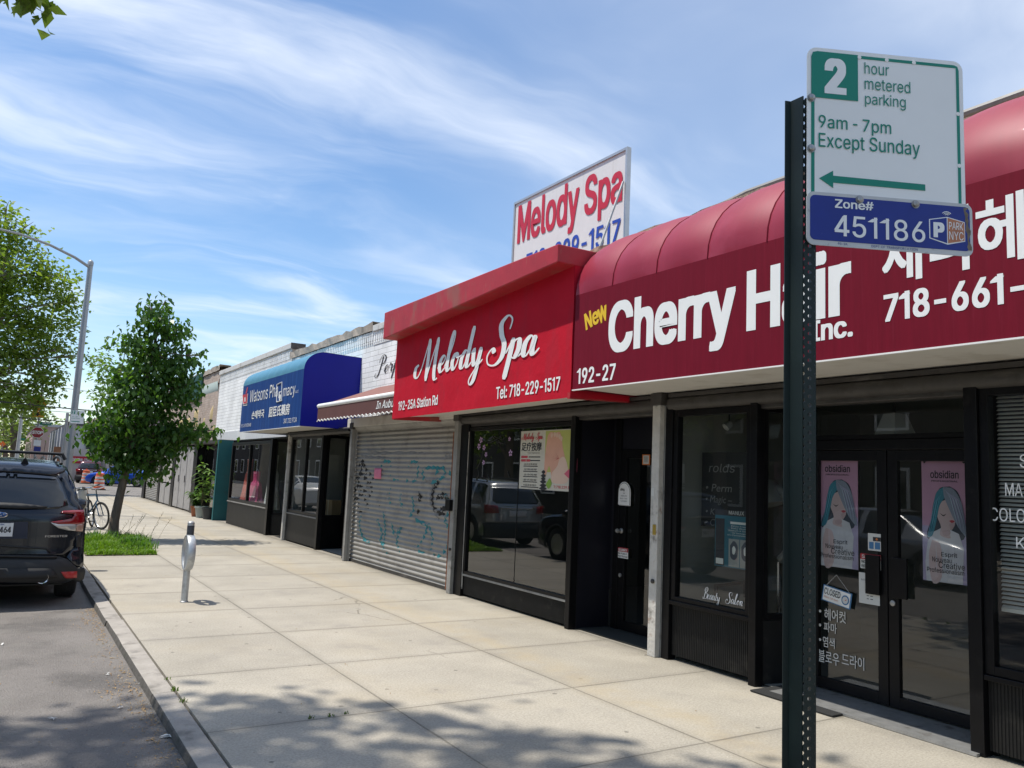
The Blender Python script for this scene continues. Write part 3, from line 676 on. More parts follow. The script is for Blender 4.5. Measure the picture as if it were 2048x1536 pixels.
M_BLUES = vinyl('blue_vinyl_side', (0.006, 0.010, 0.26), 0.4, 0.06, coat=0.0, spec=.25)
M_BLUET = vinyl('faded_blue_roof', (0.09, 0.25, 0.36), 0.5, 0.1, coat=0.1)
M_BROWN = mat('brown_awning_cloth', (0.23, 0.105, 0.085), 0.85, var=0.08, scale=3)
M_BROWND = mat('brown_valance', (0.105, 0.04, 0.035), 0.85, var=0.12, scale=4)

def curved_awning(root, X, y0, y1, zb, zf, zt, xw, ribs, mf, mt, ms, puff=0.03, nsec=10, zb_l=None, lip=True, slack=0.0, ca=None, seams=False):
    ca = ca or (xw-X)
    """boxed fabric awning: flat face, rounded top between hoops, side ends, white underside"""
    mb = MB(); n = 24
    mb.grid([[(X+0.004*math.sin(j*1.9)*slack, y0+(y1-y0)*j/n, z) for z in (zb, (zb+zf)/2, zf)] for j in range(n+1)]); mb.build('face_panel', mf, root, smooth=True)
    mb = MB(); ys = sorted(set([y0]+[r for r in ribs if y0 < r < y1]+[y1]))
    for a, b in zip(ys[:-1], ys[1:]):
        rows = []
        for j in range(9):
            t = j/8; y = a+(b-a)*t; bulge = puff*(1-(2*t-1)**2)
            row = []
            for k in range(nsec+1):
                th = math.pi/2*k/nsec; bb = bulge*math.sin(min(1, k/2)*math.pi/2)*(1 if k < nsec else .3)
                row.append((X+ca*(1-math.cos(th))-bb*math.cos(th), y, zf+(zt-zf)*math.sin(th)+bb*math.sin(th)))
            if ca < xw-X-.01: row.append((xw, y, zt-.02))
            rows.append(row)
        mb.grid(rows)
    mb.build('curved_top', mt, root, smooth=True, angle=30)
    if seams:
        for r_ in ys[1:-1]:
            MB().tube([(X+ca*(1-math.cos(math.pi/2*k/nsec))-.002*math.cos(math.pi/2*k/nsec), r_, zf+(zt-zf)*math.sin(math.pi/2*k/nsec)+.002) for k in range(nsec+1)], .006, 5).build('seam', mf, root)
    for y, s in ((y0, 1), (y1, -1)):
        pts = [(X, y, zb), (X, y, zf)]+[(X+ca*(1-math.cos(math.pi/2*k/nsec)), y, zf+(zt-zf)*math.sin(math.pi/2*k/nsec)) for k in range(1, nsec+1)]+([(xw, y, zt-.02)] if ca < xw-X-.01 else [])+[(xw, y, zb)]
        pts = [Vector(p)+Vector((0.002, 0.006*s, 0)) for p in pts]
        MB().prism(pts, (0, 0.006*s, 0)).build('side_panel', ms, root)
    MB().box(X+.012, xw, y0+.02, y1-.02, zb+0.012, zb+0.022).build('underside', M_SOFF, root)
    if lip: MB().box(X-.008, X+.02, y0, y1, zb-0.012, zb-0.001).build('edge_trim', M_WHITE, root)

# ================================================================== 1. hair salon (nearest, at the right)
salon = thing('hair_salon_building', 'black-fronted beauty salon with double glass doors and window posters, under burgundy awning', 'shop', (6, 2, 0))
Y0, Y1 = -4.0, 5.955
carcass(salon, Y0, Y1+0.5, 4.60, M_PARAP, M_PARAP, ragged=True, cop_out=0.03)
zW0, zW1 = 0.545, 2.36
c_y = yat(1512, FX, 1.0)               # corner post of the first window
glazed(salon, 'window', (FX, Y1-0.12), (FX, c_y+0.03), zW0, 2.40, 0.06, 0.07, M_GLASSC)
ribbed(salon, 'stall_riser', (FX, Y1-0.12), (FX, c_y+0.03), 0.05, zW0-0.02, M_DADO)
solid(salon, 'jamb', (FX, Y1-0.02), (FX, Y1-0.118), 0, 2.45, 0.10, M_BLACK)
solid(salon, 'corner_post', (FX-.01, c_y+0.028), (FX-.01, c_y-0.05), 0, 2.45, 0.10, M_BLACK)
solid(salon, 'sill', (FX-.03, Y1-0.12), (FX-.03, c_y+0.03), zW0-.018, zW0+.02, 0.05, M_BLACK)
DX = 6.03
d_l = c_y-0.10
glazed(salon, 'side_window', (FX+.05, c_y-0.01), (DX, d_l), zW0, 2.40, 0.05, 0.06, M_GLASSC)
solid(salon, 'stall_riser', (FX+.05, c_y-0.01), (DX, d_l), 0.0, zW0-.002, 0.06, M_DADO)
yA = yat(1640, DX, 1.0)+0.09; yB = yat(1779, DX, 1.0); yC = yat(1944, FX, 1.0)-0.03
d1 = glazed(salon, 'door', (DX, yA), (DX, yB+0.004), 0.03, 2.02, 0.085, 0.045, M_GLASSD)
d2 = glazed(salon, 'door', (DX, yB-0.004), (DX, yC), 0.03, 2.02, 0.085, 0.045, M_GLASSD)
for d, s in ((d1, 1), (d2, -1)):
    MB().box(DX-.03, DX-.022, yB+s*0.09, yB+s*0.21, 0.03, 0.20).build('kick_plate', M_BLACK, d) if 0 else None
    MB().obox((DX-.045, yB+s*0.115, 1.02), (.012, 0, 0), (0, .062, 0), (0, 0, .155)).build('push_plate', M_BLACK, d, bevel=.004)
MB().lathe((DX-.024, yB-0.045, 0.82), (-1, 0, 0), [(0.022, 0), (0.022, .012), (.012, .016), (0, .016)]).build('lock', M_STEEL, d2, smooth=True)
solid(salon, 'transom_bar', (DX, d_l), (DX, yC-.03), 2.025, 2.11, 0.07, M_BLACK)
glazed(salon, 'transom_window', (DX, yA), (DX, yC), 2.112, 2.45, 0.04, 0.05, M_GLASSD)
solid(salon, 'door_jamb', (DX, d_l), (DX, yA+.003), 0, 2.45, 0.08, M_BLACK)
MB().box(FX+.06, DX+.1, yC-.08, yC-.004, 0, 2.5).build('jamb', M_BLACK, salon)
MB().box(FX+.05, DX+.05, yC-.004, d_l+.1, 2.452, 2.50).build('recess_ceiling', M_BLACK, salon)
e_y = yat(1944, FX, 1.0)
solid(salon, 'corner_post', (FX-.01, e_y), (FX-.01, e_y-.09), 0, 2.45, 0.10, M_BLACK)
glazed(salon, 'window', (FX, e_y-.092), (FX, -1.2), zW0-.02, 2.42, 0.06, 0.07, M_GLASSC, mull=(0.5,))
ribbed(salon, 'stall_riser', (FX, e_y-.092), (FX, -1.2), 0.04, zW0-0.04, M_DADO)
solid(salon, 'sill', (FX-.03, e_y-.092), (FX-.03, -1.2), zW0-.055, zW0-.021, 0.05, M_BLACK)
MB().box(FX+.02, FX+.3, -4, -1.2, 0, 2.5).build('end_wall', M_RBRICK, salon)
room(salon, -1.1, Y1-.1, interior_mat('salon_interior', (0.22, 0.225, 0.205)), x1=8.6, z1=2.6)
MB().box(FX-.1, DX-.02, yC-.03, yA, 0.004, 0.02).build('door_threshold', M_STEEL, salon)
# black partition behind the first window, chalk board on it
M_CHALK = mat('chalkboard', (0.012, 0.014, 0.014), 0.7, var=0.3, scale=4)
M_CHALKW = mat('chalk', (0.16, 0.16, 0.155), 0.9)
b0, b1 = PX(1404, 905, FX+.30), PX(1503, 1062, FX+.30)
board = thing('chalkboard', 'black chalkboard price list leaning inside the salon window', 'chalkboard', (FX+.31, b0.y, b1.z))
MB().box(FX+.305, FX+.33, b1.y, b0.y, b1.z, b0.z).build('panel', M_CHALK, board)
for i, (s, x0, y, sc) in enumerate((('rolds', 1418, 944, 22), ('\u2022 Perm', 1412, 982, 20), ('\u2022 Magic \u2013', 1412, 1004, 18), ('\u2022 K', 1412, 1028, 16), ('\u2022 C', 1412, 1050, 18))):
    ftext('chalk_writing', s, board, M_CHALKW, (x0, y), x0+(52 if i < 3 else 18), y-sc*0.75, FX+.305, shear=0.15)
# round spot light at the top of the window
q = PX(1454, 846, FX+.25)
sp_ = thing('spotlight', 'small dark spotlight hanging at the top of the salon window', 'lamp', q)
MB().lathe(q+Vector((0, 0, -.03)), (-.6, .2, -.5), [(.012, -.06), (.035, -.04), (.04, .02), (.036, .022), (.0, .012)]).build('head', M_STEEL, sp_, smooth=True)
MB().tube([q+Vector((.03, 0, .0)), q+Vector((.03, 0, .14))], .007).build('stem', M_BLACK, sp_)
# salon furniture behind the glass: a hood dryer chair and a waving cord
M_CHROME = mat('chrome', (0.6, 0.6, 0.6), 0.15, 1.0, var=0.03)
M_DKPLAST = mat('dark_plastic', (0.03, 0.03, 0.032), 0.4, var=0.1)
M_GREYPL = mat('grey_plastic', (0.24, 0.25, 0.24), 0.35, var=0.1)
q = PX(1558, 1050, FX+.75)
dry = thing('hair_dryer', 'grey hooded salon hair dryer with a curved arm standing behind the corner glass', 'hair dryer', (q.x, q.y, 0))
MB().tube([q+Vector((0, .06*0, -1.0)), q+Vector((0, 0, -.35))], .02).build('stand', M_CHROME, dry, smooth=True)
arc = [q+Vector((0, .17*math.cos(a)*-1+.02, .34*math.sin(a))) for a in [math.pi*(-.42+.9*i/12) for i in range(13)]]
MB().tube(arc, [.045]*13, 10).build('arm', M_GREYPL, dry, smooth=True)
MB().lathe(q+Vector((0, .15, .28)), (0, -.25, -1), [(0, -.16), (.11, -.13), (.17, -.03), (.18, .1), (.165, .1), (.15, 0), (0, -.1)], 24).build('hood', M_GREYPL, dry, smooth=True)
MB().lathe((q.x, q.y, .02), (0, 0, 1), [(.24, 0), (.24, .03), (.05, .06), (0, .06)]).build('base', M_DKPLAST, dry, smooth=True)
q = PX(1420, 1180, FX+.8)
ch = thing('salon_chair', 'black padded salon chair with armrests behind the beauty salon window', 'chair', (q.x, q.y, 0))
MB().box(q.x-.26, q.x+.26, q.y-.25, q.y+.25, .46, .58).build('seat', M_DKPLAST, ch, bevel=.04)
MB().obox((q.x+.25, q.y, .86), (.05, 0, .01), (0, .24, 0), (-.06, 0, .28)).build('backrest', M_DKPLAST, ch, bevel=.04)
for s in (-1, 1): MB().tube([(q.x-.22, q.y+s*.29, .5), (q.x-.22, q.y+s*.29, .68), (q.x+.2, q.y+s*.29, .70), (q.x+.24, q.y+s*.27, .55)], .022).build('armrest', M_DKPLAST, ch, smooth=True)
MB().lathe((q.x, q.y, 0.012), (0, 0, 1), [(.28, 0), (.28, .02), (.05, .05), (.04, .46)]).build('base', M_CHROME, ch, smooth=True)
# window stickers and posters (they hang in the windows: things of their own)
def poster(name, label, cat, X, tl, br, m, group=None, th=0.002, parent=None):
    a = PX(*tl, X); b = PX(*br, X)
    o = thing(name, label, cat, (X, b.y, b.z), 0, group)
    MB().box(X-th, X, b.y, a.y, b.z, a.z).build('sheet', m, o)
    return o, a, b
def pbox(o, a, b, X, u0, u1, v0, v1, m, nm, d=0.0012, th=0.001):
    """flat coloured field on a poster: u from its left, v from its top, both 0..1"""
    yy = lambda u: a.y+(b.y-a.y)*u
    zc = lambda v: a.z+(b.z-a.z)*v
    return MB().box(X-d-th, X-d, yy(u0), yy(u1), zc(v1), zc(v0)).build(nm, m, o)
def pshape(o, a, b, X, pts, m, nm, d=0.003, sm=True):
    ys = [a.y+(b.y-a.y)*u for u, v in pts]; zs = [a.z+(b.z-a.z)*v for u, v in pts]
    if sm:
        cc = crom(list(zip(ys, zs))+[(ys[0], zs[0])], 5)[:-1]; ys = [p.x for p in cc]; zs = [p.y for p in cc]
    return MB().prism([(X-d, y, z) for y, z in zip(ys, zs)], (-0.0008, 0, 0)).build(nm, m, o)
def ptext(o, a, b, X, s, u, v, w, h, m, nm='print', bold=0.0, shear=0.0, d=0.003, align='LEFT'):
    return text(nm, s, o, (X-d, a.y+(b.y-a.y)*u, a.z+(b.z-a.z)*v), (0, -1, 0), (0, 0, 1), m, abs(b.y-a.y)*w, abs(b.z-a.z)*h, bold, shear, 0.0006, align, 0.0)
M_PINK = mat('poster_pink', (0.52, 0.28, 0.40), 0.5, var=0.06); M_LILAC = mat('poster_lilac', (0.40, 0.34, 0.50), 0.5, var=0.06)
M_HAIRB = mat('print_teal_hair', (0.05, 0.22, 0.30), 0.5, var=0.15, scale=30, stretch=(1, 8, .5)); M_HAIRG = mat('print_silver_hair', (0.24, 0.27, 0.34), 0.5, var=0.2, scale=30, stretch=(1, 8, .5)); M_HAIRD = mat('print_dark_hair', (0.04, 0.05, 0.07), 0.5)
M_SKINP = mat('print_skin', (0.56, 0.42, 0.42), 0.5, var=0.05); M_CLOTHP = mat('print_white_cloth', (0.58, 0.57, 0.61), 0.5, var=0.1, scale=8); M_INK = mat('print_black', (0.02, 0.02, 0.025), 0.6); M_LIPS = mat('print_red', (0.45, 0.05, 0.07), 0.5)
M_STR = [mat('strand_pale', (.42, .48, .56), .5), mat('strand_mid', (.17, .20, .28), .5), mat('strand_lilac', (.34, .30, .44), .5)]; M_STT = [mat('strand_teal', (.08, .34, .42), .5), mat('strand_deep_teal', (.02, .11, .17), .5), mat('strand_sky', (.14, .36, .50), .5)]; M_SHD = mat('print_skin_tone', (.48, .345, .35), .5); M_CLS = mat('print_cloth_fold', (.55, .54, .60), .5)
def hair_poster(tl, br, label):
    X = DX+0.03
    o, a, b = poster('poster', label, 'poster', X, tl, br, M_PINK, 'hair product posters in the salon doors')
    pbox(o, a, b, X, 0, 1, .55, 1, M_LILAC, 'lower_tint', .0022)
    pshape(o, a, b, X, [(.62,.22),(.40,.24),(.26,.36),(.20,.50),(.10,.62),(.2,.66),(.9,.64),(.88,.40),(.80,.27)], M_HAIRD, 'back_hair', .0034)
    pshape(o, a, b, X, [(.24,.60),(.48,.55),(.80,.60),(.90,.72),(.86,1.0),(.84,1.0),(.08,1.0),(.06,.85),(.12,.68)], M_CLOTHP, 'blouse', .0044, False)
    pshape(o, a, b, X, [(.36,.36),(.60,.33),(.74,.42),(.72,.52),(.60,.585),(.62,.64),(.40,.62),(.42,.55),(.34,.46)], M_SKINP, 'face', .0054)
    pshape(o, a, b, X, [(.22,.66),(.40,.70),(.44,.9),(.36,1.0),(.20,1.0),(.14,.80)], M_SKINP, 'arm', .0054)
    pshape(o, a, b, X, [(.60,.50),(.66,.492),(.72,.50),(.66,.515)], M_LIPS, 'lips', .0064)
    pshape(o, a, b, X, [(.40,.44),(.48,.455),(.54,.443),(.48,.465)], M_INK, 'eyelashes', .0064)
    pshape(o, a, b, X, [(.50,.225),(.34,.27),(.26,.38),(.18,.55),(.12,.64),(.24,.62),(.34,.48),(.40,.38),(.52,.30)], M_HAIRB, 'teal_lock', .0064)
    pshape(o, a, b, X, [(.48,.225),(.70,.24),(.86,.34),(.94,.50),(.98,.62),(.84,.57),(.70,.48),(.58,.38),(.50,.30)], M_HAIRG, 'fringe', .0074)
    for q in range(9):            # strands over the fringe and the coloured lock
        t = q/8; u0, v0 = .50+.05*t, .228+.004*q; pshape(o, a, b, X, [(u0, v0), (.64+.16*t, .30+.02*t), (.74+.20*t, .45+.04*t), (.80+.17*t, .555+.05*t), (.73+.205*t, .46+.04*t), (.63+.16*t, .31+.02*t)], M_STR[q % 3], 'hair_strand', .0084+.0002*q, False)
    for q in range(6):
        t = q/5; pshape(o, a, b, X, [(.49-.05*t, .232+.01*q), (.38-.10*t, .33+.03*t), (.28-.10*t, .50+.05*t), (.22-.09*t, .60+.03*t), (.30-.105*t, .49+.05*t), (.395-.10*t, .33+.03*t)], M_STT[q % 3], 'hair_strand', .0074+.0002*q, False)
    pshape(o, a, b, X, [(.45,.585),(.60,.575),(.62,.605),(.54,.625),(.46,.615)], M_SHD, 'neck_tone', .0060); pshape(o, a, b, X, [(.60,.53),(.70,.50),(.72,.53),(.64,.575)], M_SHD, 'cheek_tone', .0058)
    for q in range(4): pshape(o, a, b, X, [(.30+.13*q, .68), (.32+.13*q, .80), (.29+.13*q, .97), (.305+.13*q, .80)], M_CLS, 'cloth_fold', .0058, False)
    ptext(o, a, b, X, 'obsidian', .20, .155, .62, .065, M_INK, 'brand_name', .012, d=.004)
    ptext(o, a, b, X, 'PROFESSIONAL', .22, .185, .58, .014, M_INK, 'brand_line', .01, d=.004)
    for s, u, v, w, h in (('Esprit', .42, .80, .34, .045), ('Nouveau', .22, .84, .42, .04), ('Creative', .36, .885, .56, .05), ('Professionalism', .10, .925, .80, .038)):
        ptext(o, a, b, X, s, u, v, w, h, M_INK, 'slogan', 0, d=.009)
    for u in (.07, .93): pshape(o, a, b, X, [(u-.03, .02), (u, .008), (u+.03, .02), (u, .032)], M_INK, 'fixing', .004)
    return o
hair_poster((1635, 910), (1717, 1140), 'pink poster of a model with teal fringe in the left glass door of the salon')
hair_poster((1843, 919), (1940, 1172), 'pink poster of a model with teal fringe in the right glass door of the salon')
# notices on the left door
XD = DX-0.028
M_NRED = mat('notice_red', (0.35, 0.02, 0.03), 0.5); M_NWHT = mat('notice_white', (0.55, 0.55, 0.52), 0.6, var=0.04); M_NBLU = mat('notice_blue', (0.05, 0.16, 0.32), 0.5); M_ORNG = mat('notice_orange', (0.5, 0.15, 0.04), 0.5)
o, a, b = poster('door_notice', 'red and white no public restroom notice on the salon door', 'notice', XD, (1721, 1106), (1762, 1141), M_NWHT)
pbox(o, a, b, XD, 0, 1, 0, .38, M_NRED, 'red_band', .0022); ptext(o, a, b, XD, 'SORRY', .08, .31, .84, .24, M_NWHT, 'heading', .02, d=.005)
ptext(o, a, b, XD, 'NO PUBLIC', .06, .64, .9, .2, M_INK, 'print', .02); ptext(o, a, b, XD, 'RESTROOM', .06, .93, .9, .2, M_INK, 'print', .02)
o, a, b = poster('hours_card', 'plain white card of opening hours below the restroom notice on the salon door', 'notice', XD, (1718, 1144), (1760, 1212), M_NWHT)
ptext(o, a, b, XD, 'BUSINESS HOURS', .12, .25, .76, .05, M_INK)
for i in range(6):
    pbox(o, a, b, XD, .38, .48, .32+i*.1, .345+i*.1, M_INK, 'print'); pbox(o, a, b, XD, .55, .68, .32+i*.1, .345+i*.1, M_INK, 'print')
o, a, b = poster('card_sticker', 'small payment card stickers beside the salon door handle', 'sticker', XD, (1736, 1066), (1762, 1103), M_NWHT)
pbox(o, a, b, XD, .1, .45, .5, .9, M_NBLU, 'blue_mark', .0022); pbox(o, a, b, XD, .55, .95, .5, .9, M_NBLU, 'blue_mark', .0022); pbox(o, a, b, XD, .4, 1, .2, .44, M_INK, 'dark_mark', .0022); pshape(o, a, b, XD, [(.6,.32),(.7,.25),(.8,.32),(.7,.4)], M_ORNG, 'orange_mark', .004)
o = thing('closed_sign', 'tilted blue-edged closed sign with a clock face hung in the salon door', 'sign', PX(1675, 1190, XD))
qa = PX(1648, 1168, XD); U = Vector((0, -math.cos(.16), -math.sin(.16))); V = Vector((0, -math.sin(.16), math.cos(.16))); sw, sh_ = qa.y-PX(1706, 1180, XD).y, qa.z-PX(1648, 1200, XD).z
def onb(u, v, d): return qa+U*(sw*u)-V*(sh_*v)+Vector((-d, 0, 0))
MB().prism([onb(0,0,.001), onb(1,0,.001), onb(1,1,.001), onb(0,1,.001)], (-.004, 0, 0)).build('board', M_NBLU, o)
MB().prism([onb(.04,.06,.006), onb(.96,.06,.006), onb(.96,.94,.006), onb(.04,.94,.006)], (-.001, 0, 0)).build('face', mat('closed_white', (.75, .75, .72), .5), o)
text('lettering', 'CLOSED', o, onb(.07, .55, .0085), U, V, M_INK, sw*.56, sh_*.4, .01, 0, .0006)
text('lettering', 'Please Call Again', o, onb(.08, .8, .0085), U, V, M_ORNG, sw*.5, sh_*.14, 0, .3, .0006)
MB().prism([onb(.81+.13*math.cos(i*.3142), .52+.3*math.sin(i*.3142), .0085) for i in range(20)], (-.001, 0, 0)).build('clock_face', M_NBLU, o)
MB().prism([onb(.81+.095*math.cos(i*.3142), .52+.22*math.sin(i*.3142), .010) for i in range(20)], (-.001, 0, 0)).build('clock_face', M_NWHT, o)
MB().prism([onb(.80,.52,.012), onb(.87,.44,.012), onb(.83,.55,.012)], (-.001, 0, 0)).build('clock_hand', M_LIPS, o)
qh = PX(1673, 1150, XD)
MB().tube([onb(.1, 0, .003), qh, onb(.9, 0, .003)], .0015, 5).build('cord', M_NWHT, o)
# vinyl lettering on the glass belongs to the door or window it is stuck to
M_VIN = mat('window_lettering', (0.55, 0.54, 0.50), 0.6)
for s, x, y, w, h in (('헤어컷', 1649, 1237, 43, 26), ('파마', 1648, 1261, 26, 22), ('염색', 1646, 1291, 24, 24), ('블로우', 1637, 1320, 42, 28), ('드라이', 1684, 1328, 45, 28)):
    ftext('window_lettering', s, d1, M_VIN, (x, y), x+w, y-h*0.8, DX-.004, bold=.015)
for x, y in ((1640, 1222), (1640, 1250), (1640, 1279)): MB().lathe(PX(x, y, DX-.006), (-1, 0, 0), [(.012, 0), (0, .001)], 12).build('bullet_mark', M_VIN, d1)
wob_ = [c for c in bpy.data.objects if c.parent == salon and c.name.startswith('window')]
script('window_lettering', 'Beauty', wob_[0], PX(1408, 1196, FX-.004), (0, -1, -.02), (0, 0, 1), M_LETTER, PX(1408, 1196, FX).y-yat(1441, FX, .66), .042, .03, .09)
script('window_lettering', 'Salon', wob_[0], PX(1453, 1205, FX-.004), (0, -1, -.02), (0, 0, 1), M_LETTER, PX(1453, 1205, FX).y-yat(1486, FX, .63), .042, .03, .09)
for s, x, y, h in (('S', 2040, 935, 26), ('MA', 2011, 992, 26), ('COLO', 1981, 1041, 26), ('K', 2033, 1096, 22)):
    ftext('window_lettering', s, wob_[1], M_LETTER, (x, y), x+(len(s)*17.5), y-h, FX-.004, bold=.0)
# MANUX-style product poster, teal
X = FX+.05
M_TEALP = mat('poster_teal', (0.015, 0.10, 0.14), 0.5, var=.1)
o, a, b = poster('product_poster', 'teal and black product poster with two photographs in the salon window', 'poster', X, (1431, 1018), (1505, 1142), M_TEALP)
pbox(o, a, b, X, .02, .26, .16, .98, M_INK, 'dark_strip', .0022); pbox(o, a, b, X, .38, .66, .50, .98, M_GREYPL, 'photograph', .0022); pbox(o, a, b, X, .68, .97, .50, .98, M_GREYPL, 'photograph', .0022); pbox(o, a, b, X, .0, 1, .0, .10, M_INK, 'dark_strip', .0022)
for u in (.52, .82): pshape(o, a, b, X, [(u-.1,.62),(u,.53),(u+.1,.62),(u+.09,.8),(u,.86),(u-.09,.8)], M_HAIRD, 'hair_photo', .004); pshape(o, a, b, X, [(u-.04,.66),(u,.62),(u+.05,.67),(u+.02,.76),(u-.03,.75)], M_NWHT, 'face_photo', .005)
ptext(o, a, b, X, 'MANUX', .38, .08, .4, .07, M_NWHT, 'print', 0, d=.005); pbox(o, a, b, X, .42, .92, .20, .24, M_NWHT, 'white_band', .0022)
for i, s in enumerate(('Frizz Free', 'Easy Style', 'Smooth & Shiny', 'UV Damage', '0% Formaldehyde')): ptext(o, a, b, X, s, .65-.02*len(s), .29+i*.04, .04*len(s), .028, M_NWHT, 'print')
pbox(o, a, b, X, .04, .24, .86, .96, M_NWHT, 'white_label', .0035)
# blinds inside the right-hand window
bl = thing('window_blind', 'pale horizontal slatted blind hanging in the right-hand salon window', 'blind', (FX+.12, 1.5, 0.95))
M_BLND = mat('blind_slat', (0.62, 0.60, 0.56), 0.5, var=.05)
mb = MB()
for i in range(52):
    z = .96+i*.028; mb.obox((FX+.13, .85, z), (.011, 0, .007), (0, 2.0, 0), (-.0006, 0, .001))
mb.build('slats', M_BLND, bl); MB().box(FX+.115, FX+.145, -1.15, 2.85, .925, .95).build('bottom_rail', M_BLND, bl); MB().box(FX+.11, FX+.15, -1.15, 2.85, 2.40, 2.44).build('head_rail', M_BLND, bl)
for y in (2.3, .8): MB().tube([(FX+.142, y, .93), (FX+.142, y, 2.42)], .0015, 4).build('cord', M_BLND, bl)
q = PX(1790, 856, DX+.35)
lm = thing('paper_lampshade', 'pale tapered shade hanging inside the glass above the salon doors', 'lamp', q)
MB().lathe(q+Vector((0, 0, -.09)), (0, 0, 1), [(.17, 0), (.165, .02), (.09, .21), (.088, .21), (.16, .02)], 4, ref=(1, .6, 0)).build('shade', M_NWHT, lm)
MB().tube([q+Vector((0, 0, .1)), q+Vector((0, 0, .35))], .006).build('cord', M_DKPLAST, lm)
mt_ = MB().box(5.38, 5.98, yat(1738, FX, 0)+.15, yA+.1, .004, .018)
tag(mt_.build('door_mat', mat('rubber_mat', (.025, .025, .024), .9, bump=.5, bscale=150), bevel=.004), 'black rubber mat on the pavement at the salon doors', 'mat')
# shutter housings over both fronts (part of the shop)
def housing(parent, y0, y1, z=2.47, nm='shutter_housing'):
    mb = MB(); mb.tube([(FX-.02, y0, z), (FX-.02, y1, z)], .065, 14); mb.build('shutter_roll', M_HOUS, parent, smooth=True)
    MB().box(FX-.06, UX-.002, y0, y1, z+.062, z+.10).build(nm, M_HOUS, parent)
    MB().box(FX-.01, FX+.10, y0, y1, z-.10, z-.02).build(nm, M_HOUS, parent, bevel=.01)
housing(salon, -1.2, Y1-.06)
# burgundy awning
aw = thing('salon_awning', 'burgundy vinyl awning with rounded top and large white lettering, nearest the camera', 'awning', (AX, 4, 2.58))
ribs = [yat(x, AX, 3.55) for x in (1225, 1313, 1415, 1534)]
dr = ribs[-2]-ribs[-1]
while ribs[-1] > -1.5: ribs.append(ribs[-1]-.62)
ZB = 2.575
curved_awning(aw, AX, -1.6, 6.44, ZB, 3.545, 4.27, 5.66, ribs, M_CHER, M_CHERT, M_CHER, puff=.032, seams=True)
wy = lambda *a_, **k: ftext('lettering', *a_, **k)
M_YEL = mat('yellow_vinyl', (0.75, 0.48, 0.02), .5)
wy('Cherry', aw, M_LETTER, (1216, 704), 1471, 612, AX, bold=.034)
wy('Hair', aw, M_LETTER, (1493, 659), 1703, 547, AX, bold=.034)
wy('New', aw, M_YEL, (1172, 660), 1217, 628, AX, bold=.03, tilt=.24)
wy('192-27', aw, M_LETTER, (1153, 768), 1231, 739, AX, bold=.022)
wy('Inc.', aw, M_LETTER, (1622, 683), 1706, 644, AX, bold=.03)
wy('718-661-', aw, M_LETTER, (1768, 643), 2050, 592, AX, bold=.028)
wy('체리헤어', aw, M_LETTER, (1765, 560), 2170, 455, AX, bold=.026)
# the roof line behind the nearest awning carries a grey pipe
pp = MB().tube([(UX+.05, -3.5, 4.68), (UX+.05, 2, 4.67), (UX+.06, 5.4, 4.66), (UX+.1, 6.3, 4.58)], .035, 8)
tag(pp.build('roof_pipe', M_GREYP, smooth=True), 'grey pipe running along the crumbling roof edge above the burgundy awning', 'pipe')

# ================================================================== piers between the fronts
def pier(name, label, px_, m, w=.11, top=2.46, z_px=None, Xp=FX-.06, foot=None):
    y = yat(px_, Xp, 1.0); o = thing(name, label, 'post', (Xp, y, 0), 0, 'shutter guide posts between the shop fronts')
    MB().box(Xp-.045, Xp+.02, y-w/2, y+w/2, 0.0, top).build('post', m, o, bevel=.006)
    MB().box(Xp+.021, Xp+.055, y-w/2-.02, y-w/2+.012, 0.0, top).build('guide_rail', M_GREYP, o); MB().box(Xp+.021, Xp+.055, y+w/2-.012, y+w/2+.02, 0, top).build('guide_rail', M_GREYP, o)
    MB().box(Xp-.06, Xp+.06, y-.08, y+.08, top-.001, top+.12).build('bracket', M_HOUS, o, bevel=.008)
    return o, y
pr1, yP1 = pier('shutter_post', 'white post with peeling paint and rust between the salon and the spa fronts', 1313, M_PEEL)
MB().lathe((FX-.108, yP1-.01, .72), (-1, 0, 0), [(.022, 0), (.022, .012), (.01, .02), (0, .02)]).build('bolt', M_HOUS, pr1, smooth=True)
MB().box(FX-.112, FX-.106, yP1-.035, yP1+.01, 1.17, 1.27).build('latch_plate', mat('brass', (.5, .36, .08), .4, .8), pr1, bevel=.002)
MB().box(FX-.109, FX-.106, yP1-.0, yP1+.045, 1.55, 1.63).build('paper_label', M_NWHT, pr1)
pr2, yP2 = pier('shutter_post', 'grey rust-streaked post between the closed shutter and the spa window', 908, M_GREYP)
MB().box(FX-.16, FX-.10, yP2-.02, yP2+.12, 1.16, 1.32).build('lock_box', M_BLACK, pr2, bevel=.006)
MB().box(FX-.11, FX-.104, yP2+.055, yP2+.075, .05, 2.3).build('rust_strip', mat('rust', (.20, .07, .03), .9, var=.4, scale=12), pr2)
MB().lathe((FX-.108, yP2-.02, .62), (-1, 0, 0), [(.02, 0), (.02, .02), (0, .025)]).build('bolt', M_HOUS, pr2, smooth=True)

